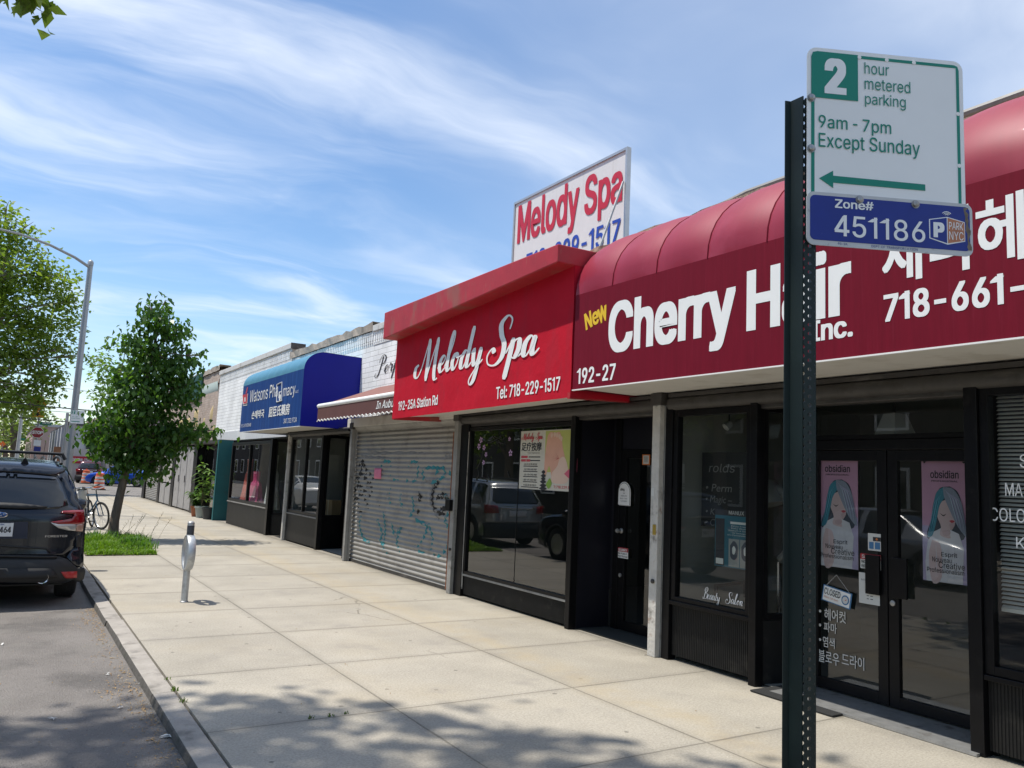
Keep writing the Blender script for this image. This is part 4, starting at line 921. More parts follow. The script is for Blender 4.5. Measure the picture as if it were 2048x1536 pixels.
# ================================================================== 2. spa
spa = thing('spa_building', 'black-fronted spa with large window and recessed dark entrance, under bright red sign box', 'shop', (6, 8, 0))
carcass(spa, 6.457, 10.58, 4.60, M_PARAP, M_PARAP, ragged=True, cop_out=.03)
m_y = yat(1148, FX, 1.0)               # right end of the window
wl = yP2-.17
sw_ = glazed(spa, 'window', (FX, wl-.10), (FX, m_y+.05), 0.30, 2.36, .05, .06, M_GLASS, mull=())
tmid = yat(846, FX, 1)  # unused reference
g = MB(); ym = yat(1031, FX, .8); g.box(FX-.004, FX+.004, ym-.004, ym+.004, .32, 2.33); g.build('glass_joint', M_BLACK, sw_)
ribbed(spa, 'stall_riser', (FX, wl-.10), (FX, m_y), 0.03, .285, M_DADO)
MB().box(FX-.035, FX-.006, m_y, wl-.1, .285, .31).build('sill', M_GREYP, spa)
solid(spa, 'jamb', (FX, wl+.13), (FX, wl-.098), 0, 2.40, .10, M_BLACK)
MB().box(FX-.04, FX-.02, wl-.10, wl-.085, .1, 2.3).build('edge_strip', M_PEEL, spa)
solid(spa, 'corner_post', (FX-.01, m_y+.05), (FX-.01, m_y-.03), 0, 2.42, .10, M_BLACK)
RX = 6.12
M_NAVYB = mat('black_panel', (0.008, 0.008, 0.013), .35, .0, var=.2, scale=4)
solid(spa, 'side_panel', (FX+.04, m_y), (RX, m_y-.04), 0, 2.42, .05, M_NAVYB)
y_d = yat(1232, RX, 1); y_e = yat(1262, RX, 1)
solid(spa, 'entrance_panel', (RX, m_y-.03), (RX, y_d), .45, 2.42, .05, M_NAVYB)
ribbed(spa, 'stall_riser', (RX-.03, m_y-.05), (RX-.03, y_d), .02, .44, M_DADO)
solid(spa, 'door_jamb', (RX, y_d-.002), (RX, y_d-.10), 0, 2.42, .10, M_BLACK)
sd = glazed(spa, 'door', (RX-.02, y_d-.102), (RX-.02, 6.06), .02, 2.05, .10, .045, M_GLASSD)
MB().lathe((RX-.046, y_d-.15, 1.12), (-1, 0, 0), [(.03, 0), (.03, .012), (.012, .02), (.012, .05), (.026, .06), (.02, .08), (0, .082)]).build('knob', M_STEEL, sd, smooth=True)
MB().lathe((RX-.046, y_d-.15, .62), (-1, 0, 0), [(.022, 0), (.022, .012), (0, .014)]).build('lock', M_STEEL, sd, smooth=True)
solid(spa, 'transom_panel', (RX, y_d-.10), (RX, 6.05), 2.052, 2.42, .05, M_NAVYB)
MB().box(FX+.02, RX+.06, 5.96, 6.05, 0, 2.45).build('jamb', M_BLACK, spa)
MB().box(FX+.05, RX+.1, 6.05, m_y, 2.422, 2.47).build('recess_ceiling', M_BLACK, spa)
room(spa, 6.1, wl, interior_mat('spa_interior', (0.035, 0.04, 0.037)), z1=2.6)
housing(spa, Y1+.06, yP2-.07)
# flowers printed on the window
M_FLOW = mat('sticker_lilac', (.42, .27, .45), .6); M_VINE = mat('sticker_dark_vine', (.012, .014, .014), .6)
dec = thing('flower_decal', 'lilac flowers and black vine stickers in the upper left of the spa window', 'sticker', PX(965, 900, FX-.004))
for k, (x, y, s) in enumerate(((962, 880, 9), (958, 893, 9), (968, 895, 8), (1019, 878, 6), (1021, 906, 9), (967, 925, 7), (972, 909, 7))):
    c = PX(x, y, FX-.006); r = s*.0052; mb = MB()
    for j in range(5):
        a = j*1.2566+k; u = Vector((0, math.cos(a), math.sin(a))); w = Vector((0, -math.sin(a), math.cos(a)))
        mb.prism([c+u*r*.15, c+u*r*.6+w*r*.33, c+u*r+w*r*.12, c+u*r-w*r*.12, c+u*r*.6-w*r*.33], (-.0008, 0, 0))
    mb.build('blossom', M_FLOW, dec)
mb = MB(); random.seed(3)
for pts in ([(975, 880), (990, 873), (1005, 880), (1012, 874)], [(980, 886), (995, 878), (1003, 888)], [(985, 872), (995, 884), (1010, 888)], [(958, 950), (955, 935), (964, 915), (966, 900)], [(952, 960), (958, 950)], [(975, 948), (980, 960)], [(1015, 942), (1019, 955)]):
    mb.tube([PX(*p, FX-.008) for p in pts], .006, 5)
for i in range(22):
    c = PX(random.uniform(975, 1012), random.uniform(871, 890), FX-.0065); a = random.uniform(0, 6); u = Vector((0, math.cos(a), math.sin(a)))*.025; w = Vector((0, -u.z, u.y))*.35
    mb.prism([c-u, c+w, c+u, c-w], (-.0006, 0, 0))
mb.build('vine', M_VINE, dec)
# big spa poster
X = FX-.010
M_PWH = mat('poster_cream', (.52, .50, .43), .5, var=.03); M_PGR = mat('poster_lime', (.40, .42, .12), .5, var=.15, scale=3); M_FOOT = mat('print_foot', (.60, .33, .24), .5, var=.08, scale=5); M_FOOT2 = mat('print_heel', (.62, .45, .36), .5, var=.05); M_LOTUS = mat('print_lotus', (.55, .10, .16), .5, var=.1)
o, a, b = poster('spa_poster', 'large pale poster of a bare foot and stacked stones in the spa window', 'poster', X, (1042, 862), (1153, 985), M_PWH)
pbox(o, a, b, X, .46, 1, .02, .70, M_PGR, 'green_field', .0022)
pshape(o, a, b, X, [(.50,.10),(.55,.04),(.62,.06),(.70,.05),(.74,.16),(.76,.30),(.80,.45),(.83,.62),(.78,.85),(.62,.86),(.58,.72),(.54,.6),(.48,.78),(.46,.60),(.47,.36)], M_FOOT, 'foot', .0036)
pshape(o, a, b, X, [(.60,.70),(.68,.60),(.72,.48),(.80,.46),(.86,.66),(.84,.86),(.60,.86)], M_FOOT2, 'hand', .0046)
for u, v in ((.57,.09),(.62,.08),(.66,.09),(.70,.115),(.735,.15)): pshape(o, a, b, X, [(u-.022,v),(u,v-.035),(u+.022,v),(u,v+.05)], M_FOOT2, 'toe', .0056)
for ang in range(5): pshape(o, a, b, X, [(.70,.47),(.70+.10*math.cos(2.2+ang*.35),.47-.12*math.sin(2.2+ang*.35)),(.705,.475)], M_LIPS, 'crease', .0056, False)
pshape(o, a, b, X, [(.80,.72),(.88,.64),(.97,.62),(.99,.82),(.90,.80)], M_LOTUS, 'lotus', .0066); pshape(o, a, b, X, [(.98,.48),(1,.46),(1,.70),(.96,.66)], M_LOTUS, 'lotus', .0066)
for i, (w, v) in enumerate(((.035,.70),(.045,.76),(.04,.81),(.055,.86),(.06,.92),(.07,.97))): pshape(o, a, b, X, [(.45-w,v),(.45,v-.032),(.45+w,v),(.45,v+.03)], M_INK, 'stone', .0066)
pshape(o, a, b, X, [(.50,.90),(.56,.80),(.60,.88),(.55,.97)], mat('print_leaf', (.2, .35, .05), .5), 'leaf', .0066)
rowsz = a.z-b.z
script('print', 'Melody', o, Vector((X-.004, a.y+(b.y-a.y)*.05, a.z-rowsz*.15)), (0, -1, 0), (0, 0, 1), M_LIPS, (a.y-b.y)*.21, rowsz*.045, .07, .17)
script('print', 'Spa', o, Vector((X-.004, a.y+(b.y-a.y)*.30, a.z-rowsz*.15)), (0, -1, 0), (0, 0, 1), M_LIPS, (a.y-b.y)*.11, rowsz*.045, .07, .17)
ptext(o, a, b, X, '足疗按摩', .03, .35, .37, .15, M_INK, 'print', .03)
ptext(o, a, b, X, 'FOOT MASSAGE', .15, .395, .22, .022, M_INK)
for v, w in ((.43, .12), (.49, .09)):
    pbox(o, a, b, X, .03, .03+w, v, v+.04, M_LIPS, 'red_band', .0022); pbox(o, a, b, X, .05+w, .38, v+.012, v+.03, M_INK, 'print')
pbox(o, a, b, X, .13, .20, .49, .53, M_LIPS, 'red_band', .0022)
for i in range(5):
    v = .565+i*.088
    pbox(o, a, b, X, .08 if i < 4 else .05, .34 if i < 4 else .37, v+.035, v+.05, M_INK, 'print')
    ptext(o, a, b, X, ('\u5ef6\u5e74\u76ca\u5bff\u7f8e\u5bb9', '\u8db3\u90e8\u6309\u6469', '\u5168\u8eab\u6309\u6469', '\u6cf0\u5f0f\u6309\u6469', '\u4e2d\u533b\u63a8\u62ff\u7406\u7597')[i], .09, v+.026, .24, .034, M_INK)
ptext(o, a, b, X, 'T:718.229.1517', .63, .955, .33, .045, M_LIPS, 'print', .02)
pbox(o, a, b, X, .0, 1, .0, .006, M_INK, 'border', .0022); pbox(o, a, b, X, .0, 1, .994, 1, M_INK, 'border', .0022); pbox(o, a, b, X, .0, .008, .006, .994, M_INK, 'border', .0022)
# opening hours plate (arched), restroom notice and framed notice in the entrance
XR = RX-.045
o = thing('hours_plate', 'white arch-topped opening hours plate on the dark spa entrance panel', 'notice', PX(1248, 1012, XR))
pa, pb_ = PX(1237, 963, XR), PX(1261, 1012, XR); cy, hw = (pa.y+pb_.y)/2, (pa.y-pb_.y)/2
def arch(k, d): return [(XR-d, cy+hw*k, pb_.z+(1-k)*.05), ] + [(XR-d, cy+hw*k*math.cos(t*math.pi/10), pa.z-hw*1.1+hw*1.1*k*math.sin(t*math.pi/10)) for t in range(11)] + [(XR-d, cy-hw*k, pb_.z+(1-k)*.05)]
MB().prism(arch(1, .001), (-.004, 0, 0)).build('plate', M_LETTER, o); MB().prism(arch(.92, .0055), (-.0008, 0, 0)).build('border', M_INK, o); MB().prism(arch(.87, .0065), (-.0008, 0, 0)).build('face', M_LETTER, o)
script('print', 'Melody', o, (XR-.0085, cy+hw*.5, pa.z-hw*.9), (0, -1, 0), (0, 0, 1), M_INK, hw*.65, .012, .08, .15)
for i, (s, w) in enumerate((('SPA', .3), ('BUSINESS HOUR', .9), ('Monday - Sunday', 1.1), ('9:30-9:00PM', .9))):
    text('print', s, o, (XR-.0085, cy+hw*.5*w, pa.z-.14-i*.03), (0, -1, 0), (0, 0, 1), M_INK, hw*w, .015, 0, 0, .0005, lift=0)
o, a, b = poster('restroom_notice', 'red and white no public restroom notice low on the spa entrance panel', 'notice', XR, (1236, 1094), (1256, 1118), M_LETTER)
pbox(o, a, b, XR, 0, 1, 0, .4, M_NRED, 'red_band', .0022); ptext(o, a, b, XR, 'SORRY', .08, .34, .84, .24, M_LETTER, 'heading', .02, d=.005); ptext(o, a, b, XR, 'NO PUBLIC', .06, .66, .88, .18, M_INK, 'print', .02); ptext(o, a, b, XR, 'RESTROOM', .06, .93, .88, .18, M_INK, 'print', .02)
XS = RX-.055
o, a, b = poster('framed_notice', 'small orange-framed notice high on the spa glass door', 'notice', XS, (1285, 909), (1300, 930), M_ORNG)
pbox(o, a, b, XS, .14, .86, .1, .9, M_NWHT, 'paper', .0022)
for i in range(6): pbox(o, a, b, XS, .25, .75, .2+i*.1, .235+i*.1, M_INK, 'print', .0036)
# red sign box with overhanging canopy
sg = thing('spa_awning', 'bright red box awning with white script lettering and an overhanging stained canopy', 'awning', (AX, 8.6, 2.5))
YR, YL = 6.475, 10.88
zbR, zbL, ztR, ztL = 2.50, 2.455, 3.87, 3.63
mb = MB(); rows = []
random.seed(11)
for j in range(31):
    t = j/30; y = YR+(YL-YR)*t; zb = zbR+(zbL-zbR)*t; zt = ztR+(ztL-ztR)*t; row = []
    for k in range(13):
        u = k/12; z = zb+(zt-zb)*u
        row.append((AX+.0035*math.sin(9*t*6.28+3*u)*(1-u)**2+.003*math.sin(23*t+11*u), y, z))
    rows.append(row)
mb.grid(rows); mb.build('face_panel', M_MEL, sg, smooth=True)
for y, d, zb, zt in ((YR, 1, zbR, ztR), (YL, -1, zbL, ztL)): MB().prism([(AX+.004, y+.003*d, zb), (AX+.004, y+.003*d, zt), (UX-.001, y+.003*d, zt), (UX-.001, y+.003*d, 2.62), (5.52, y+.003*d, 2.62), (5.52, y+.003*d, zb+.03)], (0, .006*d, 0)).build('side_panel', M_MEL, sg)
MB().prism([(AX+.02, YR+.02, zbR+.03), (5.50, YR+.02, zbR+.09), (5.50, YL-.02, zbL+.09), (AX+.02, YL-.02, zbL+.03)], (0, 0, .01)).build('underside', M_SOFF, sg)
for y, zb in ((YR+.03, zbR), (YL-.03, zbL)): MB().obox(((AX+5.55)/2, y, zb+.035), (.40, 0, .015), (0, .02, 0), (0, 0, .032)).build('bottom_rail', M_MELC, sg)
CX = 4.53
mb = MB(); P = lambda x, y, z: (x, y, z)
R_, L2 = 6.475, 10.90
mb.add([P(CX, R_, 3.862), P(UX-.001, R_, 3.875), P(UX-.001, R_, 4.08), P(CX, R_, 4.055), P(CX, L2, 3.622), P(UX-.001, L2, 3.64), P(UX-.001, L2, 4.05), P(CX, L2, 4.02)], [(0,1,2,3),(7,6,5,4),(3,2,6,7),(4,5,1,0),(4,0,3,7),(1,5,6,2)])
mb.build('canopy', M_MELC, sg, bevel=.012)
mel0 = PX(831, 762, AX); end = PX(1066, 709, AX); spw = mel0.y-yat(962, AX, 3.0); slope = 0.0
zz0 = PX(878, 746, AX).z; zz1 = PX(1057, 712, AX).z; yy0, yy1 = PX(878, 746, AX).y, PX(1057, 712, AX).y
slope = (zz1-zz0)/(yy0-yy1)
zb_at = lambda y: zz0+slope*(yy0-y)
hx = (PX(878, 721, AX).z-PX(878, 747, AX).z)
ym0 = yat(840, AX, 3.0); ym1 = yat(966, AX, 3.0); ys0 = yat(978, AX, 3.0); ys1 = yat(1074, AX, 3.0)
script('lettering', 'Melody', sg, (AX-.004, ym0, zb_at(ym0)), (0, -1, 0), (0, 0, 1), M_LETTER, ym0-ym1, hx*1.25, .045, .145, .16, slope)
script('lettering', 'Spa', sg, (AX-.004, ys0, zb_at(ys0)), (0, -1, 0), (0, 0, 1), M_LETTER, ys0-ys1, hx*1.25, .045, .145, .16, slope)
wy('Tel: 718-229-1517', sg, M_LETTER, (992, 798), 1120, 775, AX-.004, bold=.02, tilt=.015)
wy('192-25A Station Rd', sg, M_LETTER, (796, 821), 875, 804, AX-.004, bold=.02, tilt=.015)
# billboard standing on the roof
RS = 6.45
bbx = thing('roof_sign', 'white rooftop board with red and blue lettering standing on two steel props', 'sign', (RS, 9, 4.5))
tl, tr, brr, bll = PX(1030, 405, RS), PX(1257, 295, RS), PX(1250, 478, RS), PX(1026, 540, RS)
yL_, yR_ = tl.y, tr.y; zt_ = (tl.z+tr.z)/2; zb_ = 4.56
MB().box(RS, RS+.03, yR_+.03, yL_-.03, zb_, zt_-.03).build('board', mat('sign_face', (.70, .70, .69), .5, var=.05, scale=2, stains=[((.55, .53, .5), 2.5, .4, .55, (1, 3, .3))]), bbx)
M_ALU = mat('aluminium', (.50, .50, .50), .4, .7, var=.1)
for y0, y1, z0, z1, nm in ((yR_, yR_+.032, zb_-.06, zt_, 'frame'), (yL_-.032, yL_, zb_-.06, zt_, 'frame'), (yR_+.033, yL_-.033, zt_-.035, zt_, 'frame')): MB().box(RS-.02, RS+.05, y0, y1, z0, z1).build(nm, M_ALU, bbx)
MB().tube([(RS-.03, yR_+.05, zb_+1.0), (RS-.36, yR_+.10, zb_+.02)], .016, 6).build('prop', M_STEEL, bbx); MB().tube([(RS+.05, yL_-.02, zb_+.95), (RS+.55, yL_+.15, zb_-.05)], .016, 6).build('prop', M_STEEL, bbx); MB().tube([(RS+.06, yL_-.02, zb_+.6), (RS+.2, yL_-.02, zb_-.05)], .014, 6).build('prop', M_STEEL, bbx)
M_REDV = mat('red_vinyl', (.52, .012, .04), .5, var=.05); M_BLUV = mat('blue_vinyl', (.015, .06, .40), .5)
wy('Melody', bbx, M_REDV, (1034, 487), 1157, 417, RS-.006, bold=.024, tilt=.0, base_z=PX(1034, 487, RS).z)
wy('Spa', bbx, M_REDV, (1168, 430), 1244, 358, RS-.006, bold=.024, base_z=PX(1034, 487, RS).z)
wy('718-229-1517', bbx, M_BLUV, (1052, 534), 1240, 498, RS-.006, bold=.02, base_z=PX(1240, 480, RS).z)

# ================================================================== 3. nail shop with closed roller shutter
ns = thing('shuttered_shop', 'white brick shop closed by a grey roller shutter with teal graffiti, under a brown awning', 'shop', (6, 13, 0))
ySL = 14.66
ztN = PX(740, 655, UX).z
carcass(ns, 10.582, 15.0, ztN, M_WBRICK, mat('white_coping', (.62, .61, .58), .7, var=.1, stains=[((.25, .22, .19), 3, .6, .55)]), cop_h=.13)
mb = MB()
for i in range(int((15.0-10.6)/.11)): y = 10.62+i*.11; mb.box(UX-.022, UX+.01, y, y+.055, ztN-.36, ztN-.135)
mb.build('dentil_band', M_WBRICK, ns)
MB().box(UX-.012, UX+.01, 10.6, 15.0, ztN-.40, ztN-.365).build('string_course', M_WBRICK, ns)
def slat_x(z): ph = (z/.078) % 1; return FX+.055-.020*math.sin(math.pi*min(1, ph/.8)) if ph < .8 else FX+.058
def roller(parent, y0, y1, z0, z1, m, off=0.0):
    mb = MB(); rows = []; z = z0; dz = .078/8
    n = int((z1-z0)/dz)
    for i in range(n+1):
        z = z0+i*dz; rows.append([(slat_x(z)+off+.004*math.sin(y*1.7+z*3), y, z) for y in (y1, (y0*2+y1)/3, (y0+2*y1)/3, y0)])
    mb.grid(rows[::-1]); return mb.build('roller_shutter', m, parent, smooth=True, angle=60)
sh_o = roller(ns, yP2+.07, ySL, .02, 2.44, M_SHUT)
MB().box(FX+.02, FX+.09, yP2+.07, ySL, .0, .05).build('bottom_bar', M_HOUS, sh_o)
# spray paint on the shutter
M_TEALG = mat('spray_teal', (.03, .20, .23), .7, var=.3, scale=10); M_BLKG = mat('spray_black', (.016, .015, .015), .7, var=.3, scale=10); M_GRYG = mat('spray_grey', (.19, .19, .19), .7, var=.3)
def spray(nm, m, strokes, w):
    mb = MB()
    for st in strokes:
        pts = [PX(680+x/2.4, 560+y/2.4, FX+.03) for x, y in st]; cc = crom([(p.y, p.z) for p in pts], 14); A = []; B = []
        for i, p in enumerate(cc):
            t = cc[min(i+1, len(cc)-1)]-cc[max(i-1, 0)]; t.normalize(); nx, nz = -t.y, t.x
            ww = w*(.8+.3*math.sin(i*.9))
            for arr, s in ((A, 1), (B, -1)):
                y = min(max(p.x+nx*ww*s, yP2+.09), ySL-.02); z = min(max(p.y+nz*ww*s, .06), 2.42)
                arr.append((slat_x(z)+.004*math.sin(y*1.7+z*3)-.003, y, z))
        mb.grid([A, B])
    o = mb.build(nm, m, sh_o); return o
spray('graffiti', M_TEALG, [[(190,900),(210,870),(240,880),(230,920),(250,955),(290,950)],[(320,890),(350,870),(370,890),(365,950),(330,975),(310,950)],[(400,960),(395,910),(440,900),(480,905)],[(455,930),(490,900),(500,935),(470,960),(430,975)],[(520,920),(545,960),(530,1010)],[(95,1130),(90,1180),(110,1240),(140,1260)],[(175,1150),(200,1215),(190,1250),(205,1270)],[(205,1115),(215,1200),(205,1290),(230,1310)],[(245,1170),(260,1220),(290,1190),(270,1250),(285,1320)],[(350,1280),(390,1310),(440,1330),(490,1310),(520,1250),(525,1180)],[(360,1150),(410,1180),(400,1230),(360,1290)],[(420,1170),(440,1240),(430,1290),(450,1320)],[(500,1030),(530,1090),(500,1150),(525,1200)],[(240,990),(230,1040),(240,1080)],[(290,1010),(285,1060),(300,1090)],[(345,1040),(350,1100),(330,1140)]], .031)
spray('graffiti', M_BLKG, [[(85,900),(105,870),(120,905),(140,930),(160,960)],[(70,960),(95,930),(120,950),(135,990)],[(68,1010),(90,985),(110,1010),(140,1030)],[(75,1050),(100,1035),(125,1075),(130,1105)],[(66,1040),(85,1060),(80,1100),(100,1110)],[(95,920),(85,960),(95,1000),(85,1050)],[(120,930),(125,980),(115,1040)],[(105,880),(100,930),(125,960),(145,1000)],[(140,970),(150,1010),(130,1050)],[(470,970),(450,1000),(440,1050),(450,1100),(490,1120),(510,1070),(490,1030),(460,1050)],[(480,1040),(510,1040),(515,1090),(480,1100)],[(370,1025),(385,1040),(375,1060)],[(180,1050),(184,1085)],[(370,1105),(375,1120)]], .038)
spray('graffiti', M_GRYG, [[(130,825),(200,830),(330,828),(420,835)],[(100,845),(140,850),(210,852)],[(400,960),(440,980),(430,1060),(470,1150)],[(500,850),(540,845)]], .028)
o = thing('pink_notice', 'pink paper notice taped to the graffitied roller shutter', 'notice', PX(754, 945, FX+.03))
qa, qb = PX(749, 936, FX+.025), PX(762, 958, FX+.025)
mb = MB(); mb.grid([[(FX+.026-.012*math.sin(i/6*3.1), qa.y+(qb.y-qa.y)*(i/6)+.01*math.sin(j), qa.z+(qb.z-qa.z)*j/4) for i in range(7)] for j in range(5)][::-1])
shell(mb, .001, 'sheet', mat('pink_paper', (.62, .18, .28), .7), o)
# painted script on the wall
script('painted_sign', 'Perf', ns, (UX-.004, yat(756, UX, 3.7), PX(769, 746, UX).z), (0, -1, 0), (0, 0, 1), mat('sign_black', (.03, .03, .03), .7), yat(756, UX, 3.7)-yat(793, UX, 3.7), PX(769, 731, UX).z-PX(769, 746, UX).z, .035, .085, .16)
MB().tube([(FX+.03, yP2+.07, 2.535), (FX+.03, ySL, 2.535)], .11, 16).build('shutter_roll', M_SHUT, ns, smooth=True)
MB().box(FX-.09, UX-.002, yP2+.05, ySL+.05, 2.648, 2.67).build('shutter_housing', M_SOFF, ns)
MB().box(FX-.10, FX-.08, yP2+.05, ySL+.05, 2.50, 2.66).build('shutter_housing', M_SOFF, ns, bevel=.005)
# brown retractable awning
ba = thing('brown_awning', 'brown retractable cloth awning with a white bar and scalloped valance', 'awning', (5.3, 13, 3))
yE = 14.62; fl = PY(641, 814, yE); Xb = fl.x; zbar = fl.z
MB().prism([(UX-.002, 10.95, 3.33), (UX-.002, yE, 3.33), (Xb, yE, zbar+.03), (Xb, 10.95, zbar+.03)], (0, 0, -.008)).build('cloth', M_BROWN, ba)
MB().tube([(Xb-.02, 10.95, zbar+.01), (Xb-.02, yE+.02, zbar+.01)], .045, 12).build('front_bar', M_WHITE, ba, smooth=True)
zv = PX(641, 838, Xb).z; pts = [(Xb-.045, 10.95, zbar-.02), (Xb-.045, yE, zbar-.02)]; n = 44; bot = []
zlow = zbar-.27
for i in range(n+1): bot.append((Xb-.045, yE-(yE-10.95)*i/n, zlow+(.03 if i % 2 else 0)))
mb = MB(); mb.grid([[(p[0], p[1], zbar-.02) for p in bot], bot]); vo = shell(mb, .004, 'valance', M_BROWND, ba, False)
mb = MB()
for p, q in zip(bot[:-1], bot[1:]): mb.tube([(p[0], p[1], p[2]-.006), (q[0], q[1], q[2]-.006)], .011, 5)
mb.build('white_trim', M_WHITE, vo)
wy('In Auburn', vo, M_LETTER, (752, 818), 797, 803, Xb-.05, bold=.012, shear=.3)
for y in (11.6, 14.2): MB().tube([(UX-.02, y, 2.9), (Xb+.35, y, zbar-.02), (Xb, y, zbar)], .022, 6).build('folding_arm', M_WHITE, ba)
# ================================================================== 4. pharmacy block (two bays)
ph = thing('pharmacy_building', 'white brick pharmacy with black glazed front and teal entrance wall, under a blue awning', 'shop', (6, 20, 0))
M_GCOP = mat('stained_coping', (.40, .34, .28), .9, var=.25, scale=5, stains=[((.10, .09, .08), 3, .7, .52)], bump=.5)
ztP = PX(660, 678, UX).z
yS = 20.6
carcass(ph, 15.002, yS, ztP, M_WBRICK, M_GCOP, cop_h=.17, ragged=True)
mb = MB()
for i in range(int((yS-15.05)/.11)): y = 15.05+i*.11; mb.box(UX-.022, UX+.01, y, y+.055, ztP-.42, ztP-.175)
mb.build('dentil_band', M_WBRICK, ph)
ztQ = PX(585, 686, UX).z; yT = yat(441, UX, 4.8)
MB().box(UX, UX+.3, yS+.002, yT, 2.5, ztQ-.15).build('front_wall', M_WBRICK, ph)
MB().box(UX-.05, UX+.34, yS-.02, yT, ztQ-.149, ztQ).build('coping', mat('white_coping', (.6, .6, .58)), ph, bevel=.01)
MB().box(UX+.0, UX+.34, yS-.004, yS+.0015, ztP-.1, ztQ-.15).build('stained_end', M_GCOP, ph)
MB().box(UX-.048, UX+.345, yS-.026, yS-.021, ztQ-.16, ztQ+.004).build('stained_end', mat('soot_stone', (.10, .085, .075), .95, var=.5, scale=9, stains=[((.35, .3, .26), 6, .7, .55)]), ph)
mb = MB()
for i in range(int((yT-yS-.1)/.12)): y = yS+.04+i*.12; mb.box(UX-.02, UX+.01, y, y+.06, ztQ-.42, ztQ-.20)
mb.build('dentil_band', M_WBRICK, ph)
MB().box(UX+.302, UX+14, yS+.01, yT, 0, ztQ-.4).build('wall', M_WALLB, ph) if 0 else None
MB().box(UX+14, UX+14.3, yS, yT, 0, ztQ-.4).build('wall', M_WALLB, ph); MB().box(UX+.302, UX+14, yT-.25, yT, 0, ztQ-.4).build('wall', M_WALLB, ph); MB().box(UX+.302, UX+13.99, yS+.01, yT-.26, ztQ-.8, ztQ-.65).build('roof', M_ROOF, ph)
M_FASC = mat('white_fascia', (.66, .67, .66), .6, var=.06, scale=3, stains=[((.42, .41, .38), 5, .5, .56)])
MB().box(UX-.03, UX-.002, yS-2.2, yT, 2.42, 2.78).build('fascia', M_FASC, ph)
# right bay: pair of windows, recessed door
FP = 5.72
yp0 = ySL+.24; y0 = yat(576, FP, 1.0); yw1 = yat(640, FP, 1.0)
prL, yP3 = pier('shutter_post', 'pale steel guide post between the pharmacy door and the closed shutter', 697, M_GREYP, w=.09)
prM, yP4 = pier('shutter_post', 'pale steel guide post between the two glazed bays of the pharmacy', 572, M_PEEL, w=.10, Xp=FP-.06)
glazed(ph, 'window', (FP, y0-.10), (FP, yw1+.02), .66, 2.42, .07, .07, M_GLASSC, mull=(.5,))
solid(ph, 'jamb', (FP, yP4-.06), (FP, y0-.099), 0, 2.45, .09, M_BLACK)
solid(ph, 'stall_riser', (FP-.01, y0-.10), (FP-.01, yw1+.02), .03, .63, .05, M_DADO); MB().box(FP-.06, FP-.04+.01, yw1+.02, y0-.1, .632, .66).build('sill', M_GREYP, ph)
solid(ph, 'corner_post', (FP-.01, yw1+.019), (FP-.01, yw1-.10), 0, 2.42, .10, M_BLACK)
RP = 6.3
glazed(ph, 'side_window', (FP+.05, yw1-.04), (RP, yw1+.1), .66, 2.42, .06, .06, M_GLASSD); solid(ph, 'stall_riser', (FP+.05, yw1-.04), (RP, yw1+.1), 0, .658, .05, M_BLACK)
pd = glazed(ph, 'door', (RP, yw1-.02), (RP, yp0+.2), .02, 2.1, .09, .05, M_GLASSD); MB().tube([(RP-.03, yw1-.3, 1.15), (RP-.08, yw1-.3, 1.13), (RP-.08, yw1-.3, .9), (RP-.03, yw1-.3, .88)], .012).build('handle', M_STEEL, pd, smooth=True)
solid(ph, 'transom_panel', (RP, yw1), (RP, yp0), 2.105, 2.45, .05, M_BLACK); MB().box(FX+.04, RP+.1, yp0-.1, yp0+.02, 0, 2.45).build('jamb', M_BLACK, ph); MB().box(FX, RP+.1, yp0, y0-.1, 2.451, 2.50).build('recess_ceiling', M_BLACK, ph)
MB().tube([(FP-.03, yp0, 2.47), (FP-.03, y0, 2.47)], .07, 12).build('shutter_roll', M_HOUS, ph, smooth=True)
room(ph, yp0+.05, 18.7, interior_mat('pharmacy_interior', (.25, .25, .23)), x0=FP+.06, z1=2.6)
# left bay
FL_ = 5.68
ya = yat(538, FL_, 1.0); yb = yat(460, FL_, 1.0); yP5 = yP4+.12
glazed(ph, 'window', (FL_, yb), (FL_, ya+.02), .66, 2.36, .09, .08, M_GLASSC, mull=(.5,))
solid(ph, 'stall_riser', (FL_-.01, yb), (FL_-.01, ya), .0, .64, .05, M_DADO); MB().box(FL_-.06, FL_-.036, ya, yb, .641, .668).build('sill', M_GREYP, ph)
solid(ph, 'corner_post', (FL_-.01, ya+.019), (FL_-.01, ya-.16), 0, 2.40, .10, M_BLACK)
glazed(ph, 'side_window', (FL_+.05, ya-.08), (6.5, ya-.7), .5, 2.38, .06, .06, M_GLASSC); solid(ph, 'stall_riser', (FL_+.05, ya-.08), (6.5, ya-.7), 0, .498, .05, M_DADO)
d3 = glazed(ph, 'door', (6.5, ya-.72), (6.5, yP5+.02), .02, 2.2, .08, .05, M_GLASSD); MB().tube([(6.46, yP5+.25, 1.2), (6.41, yP5+.25, 1.18), (6.41, yP5+.25, .9), (6.46, yP5+.25, .88)], .012).build('handle', M_STEEL, d3, smooth=True)
MB().box(FP+.04, 6.56, yP4+.05, yP5, 0, 2.45).build('jamb', M_BLACK, ph); MB().box(FL_+.02, 6.6, yP5, yb, 2.401, 2.44).build('recess_ceiling', M_BLACK, ph)
room(ph, 18.75, 24.4, interior_mat('tailor_interior', (.20, .20, .19)), x0=FL_+.8, z1=2.6)
M_TEALW = mat('teal_paint', (.012, .115, .125), .55, var=.1, scale=4, stains=[((.03, .08, .08), 5, .5, .56)])
yTe = PZ(440, 1041).y
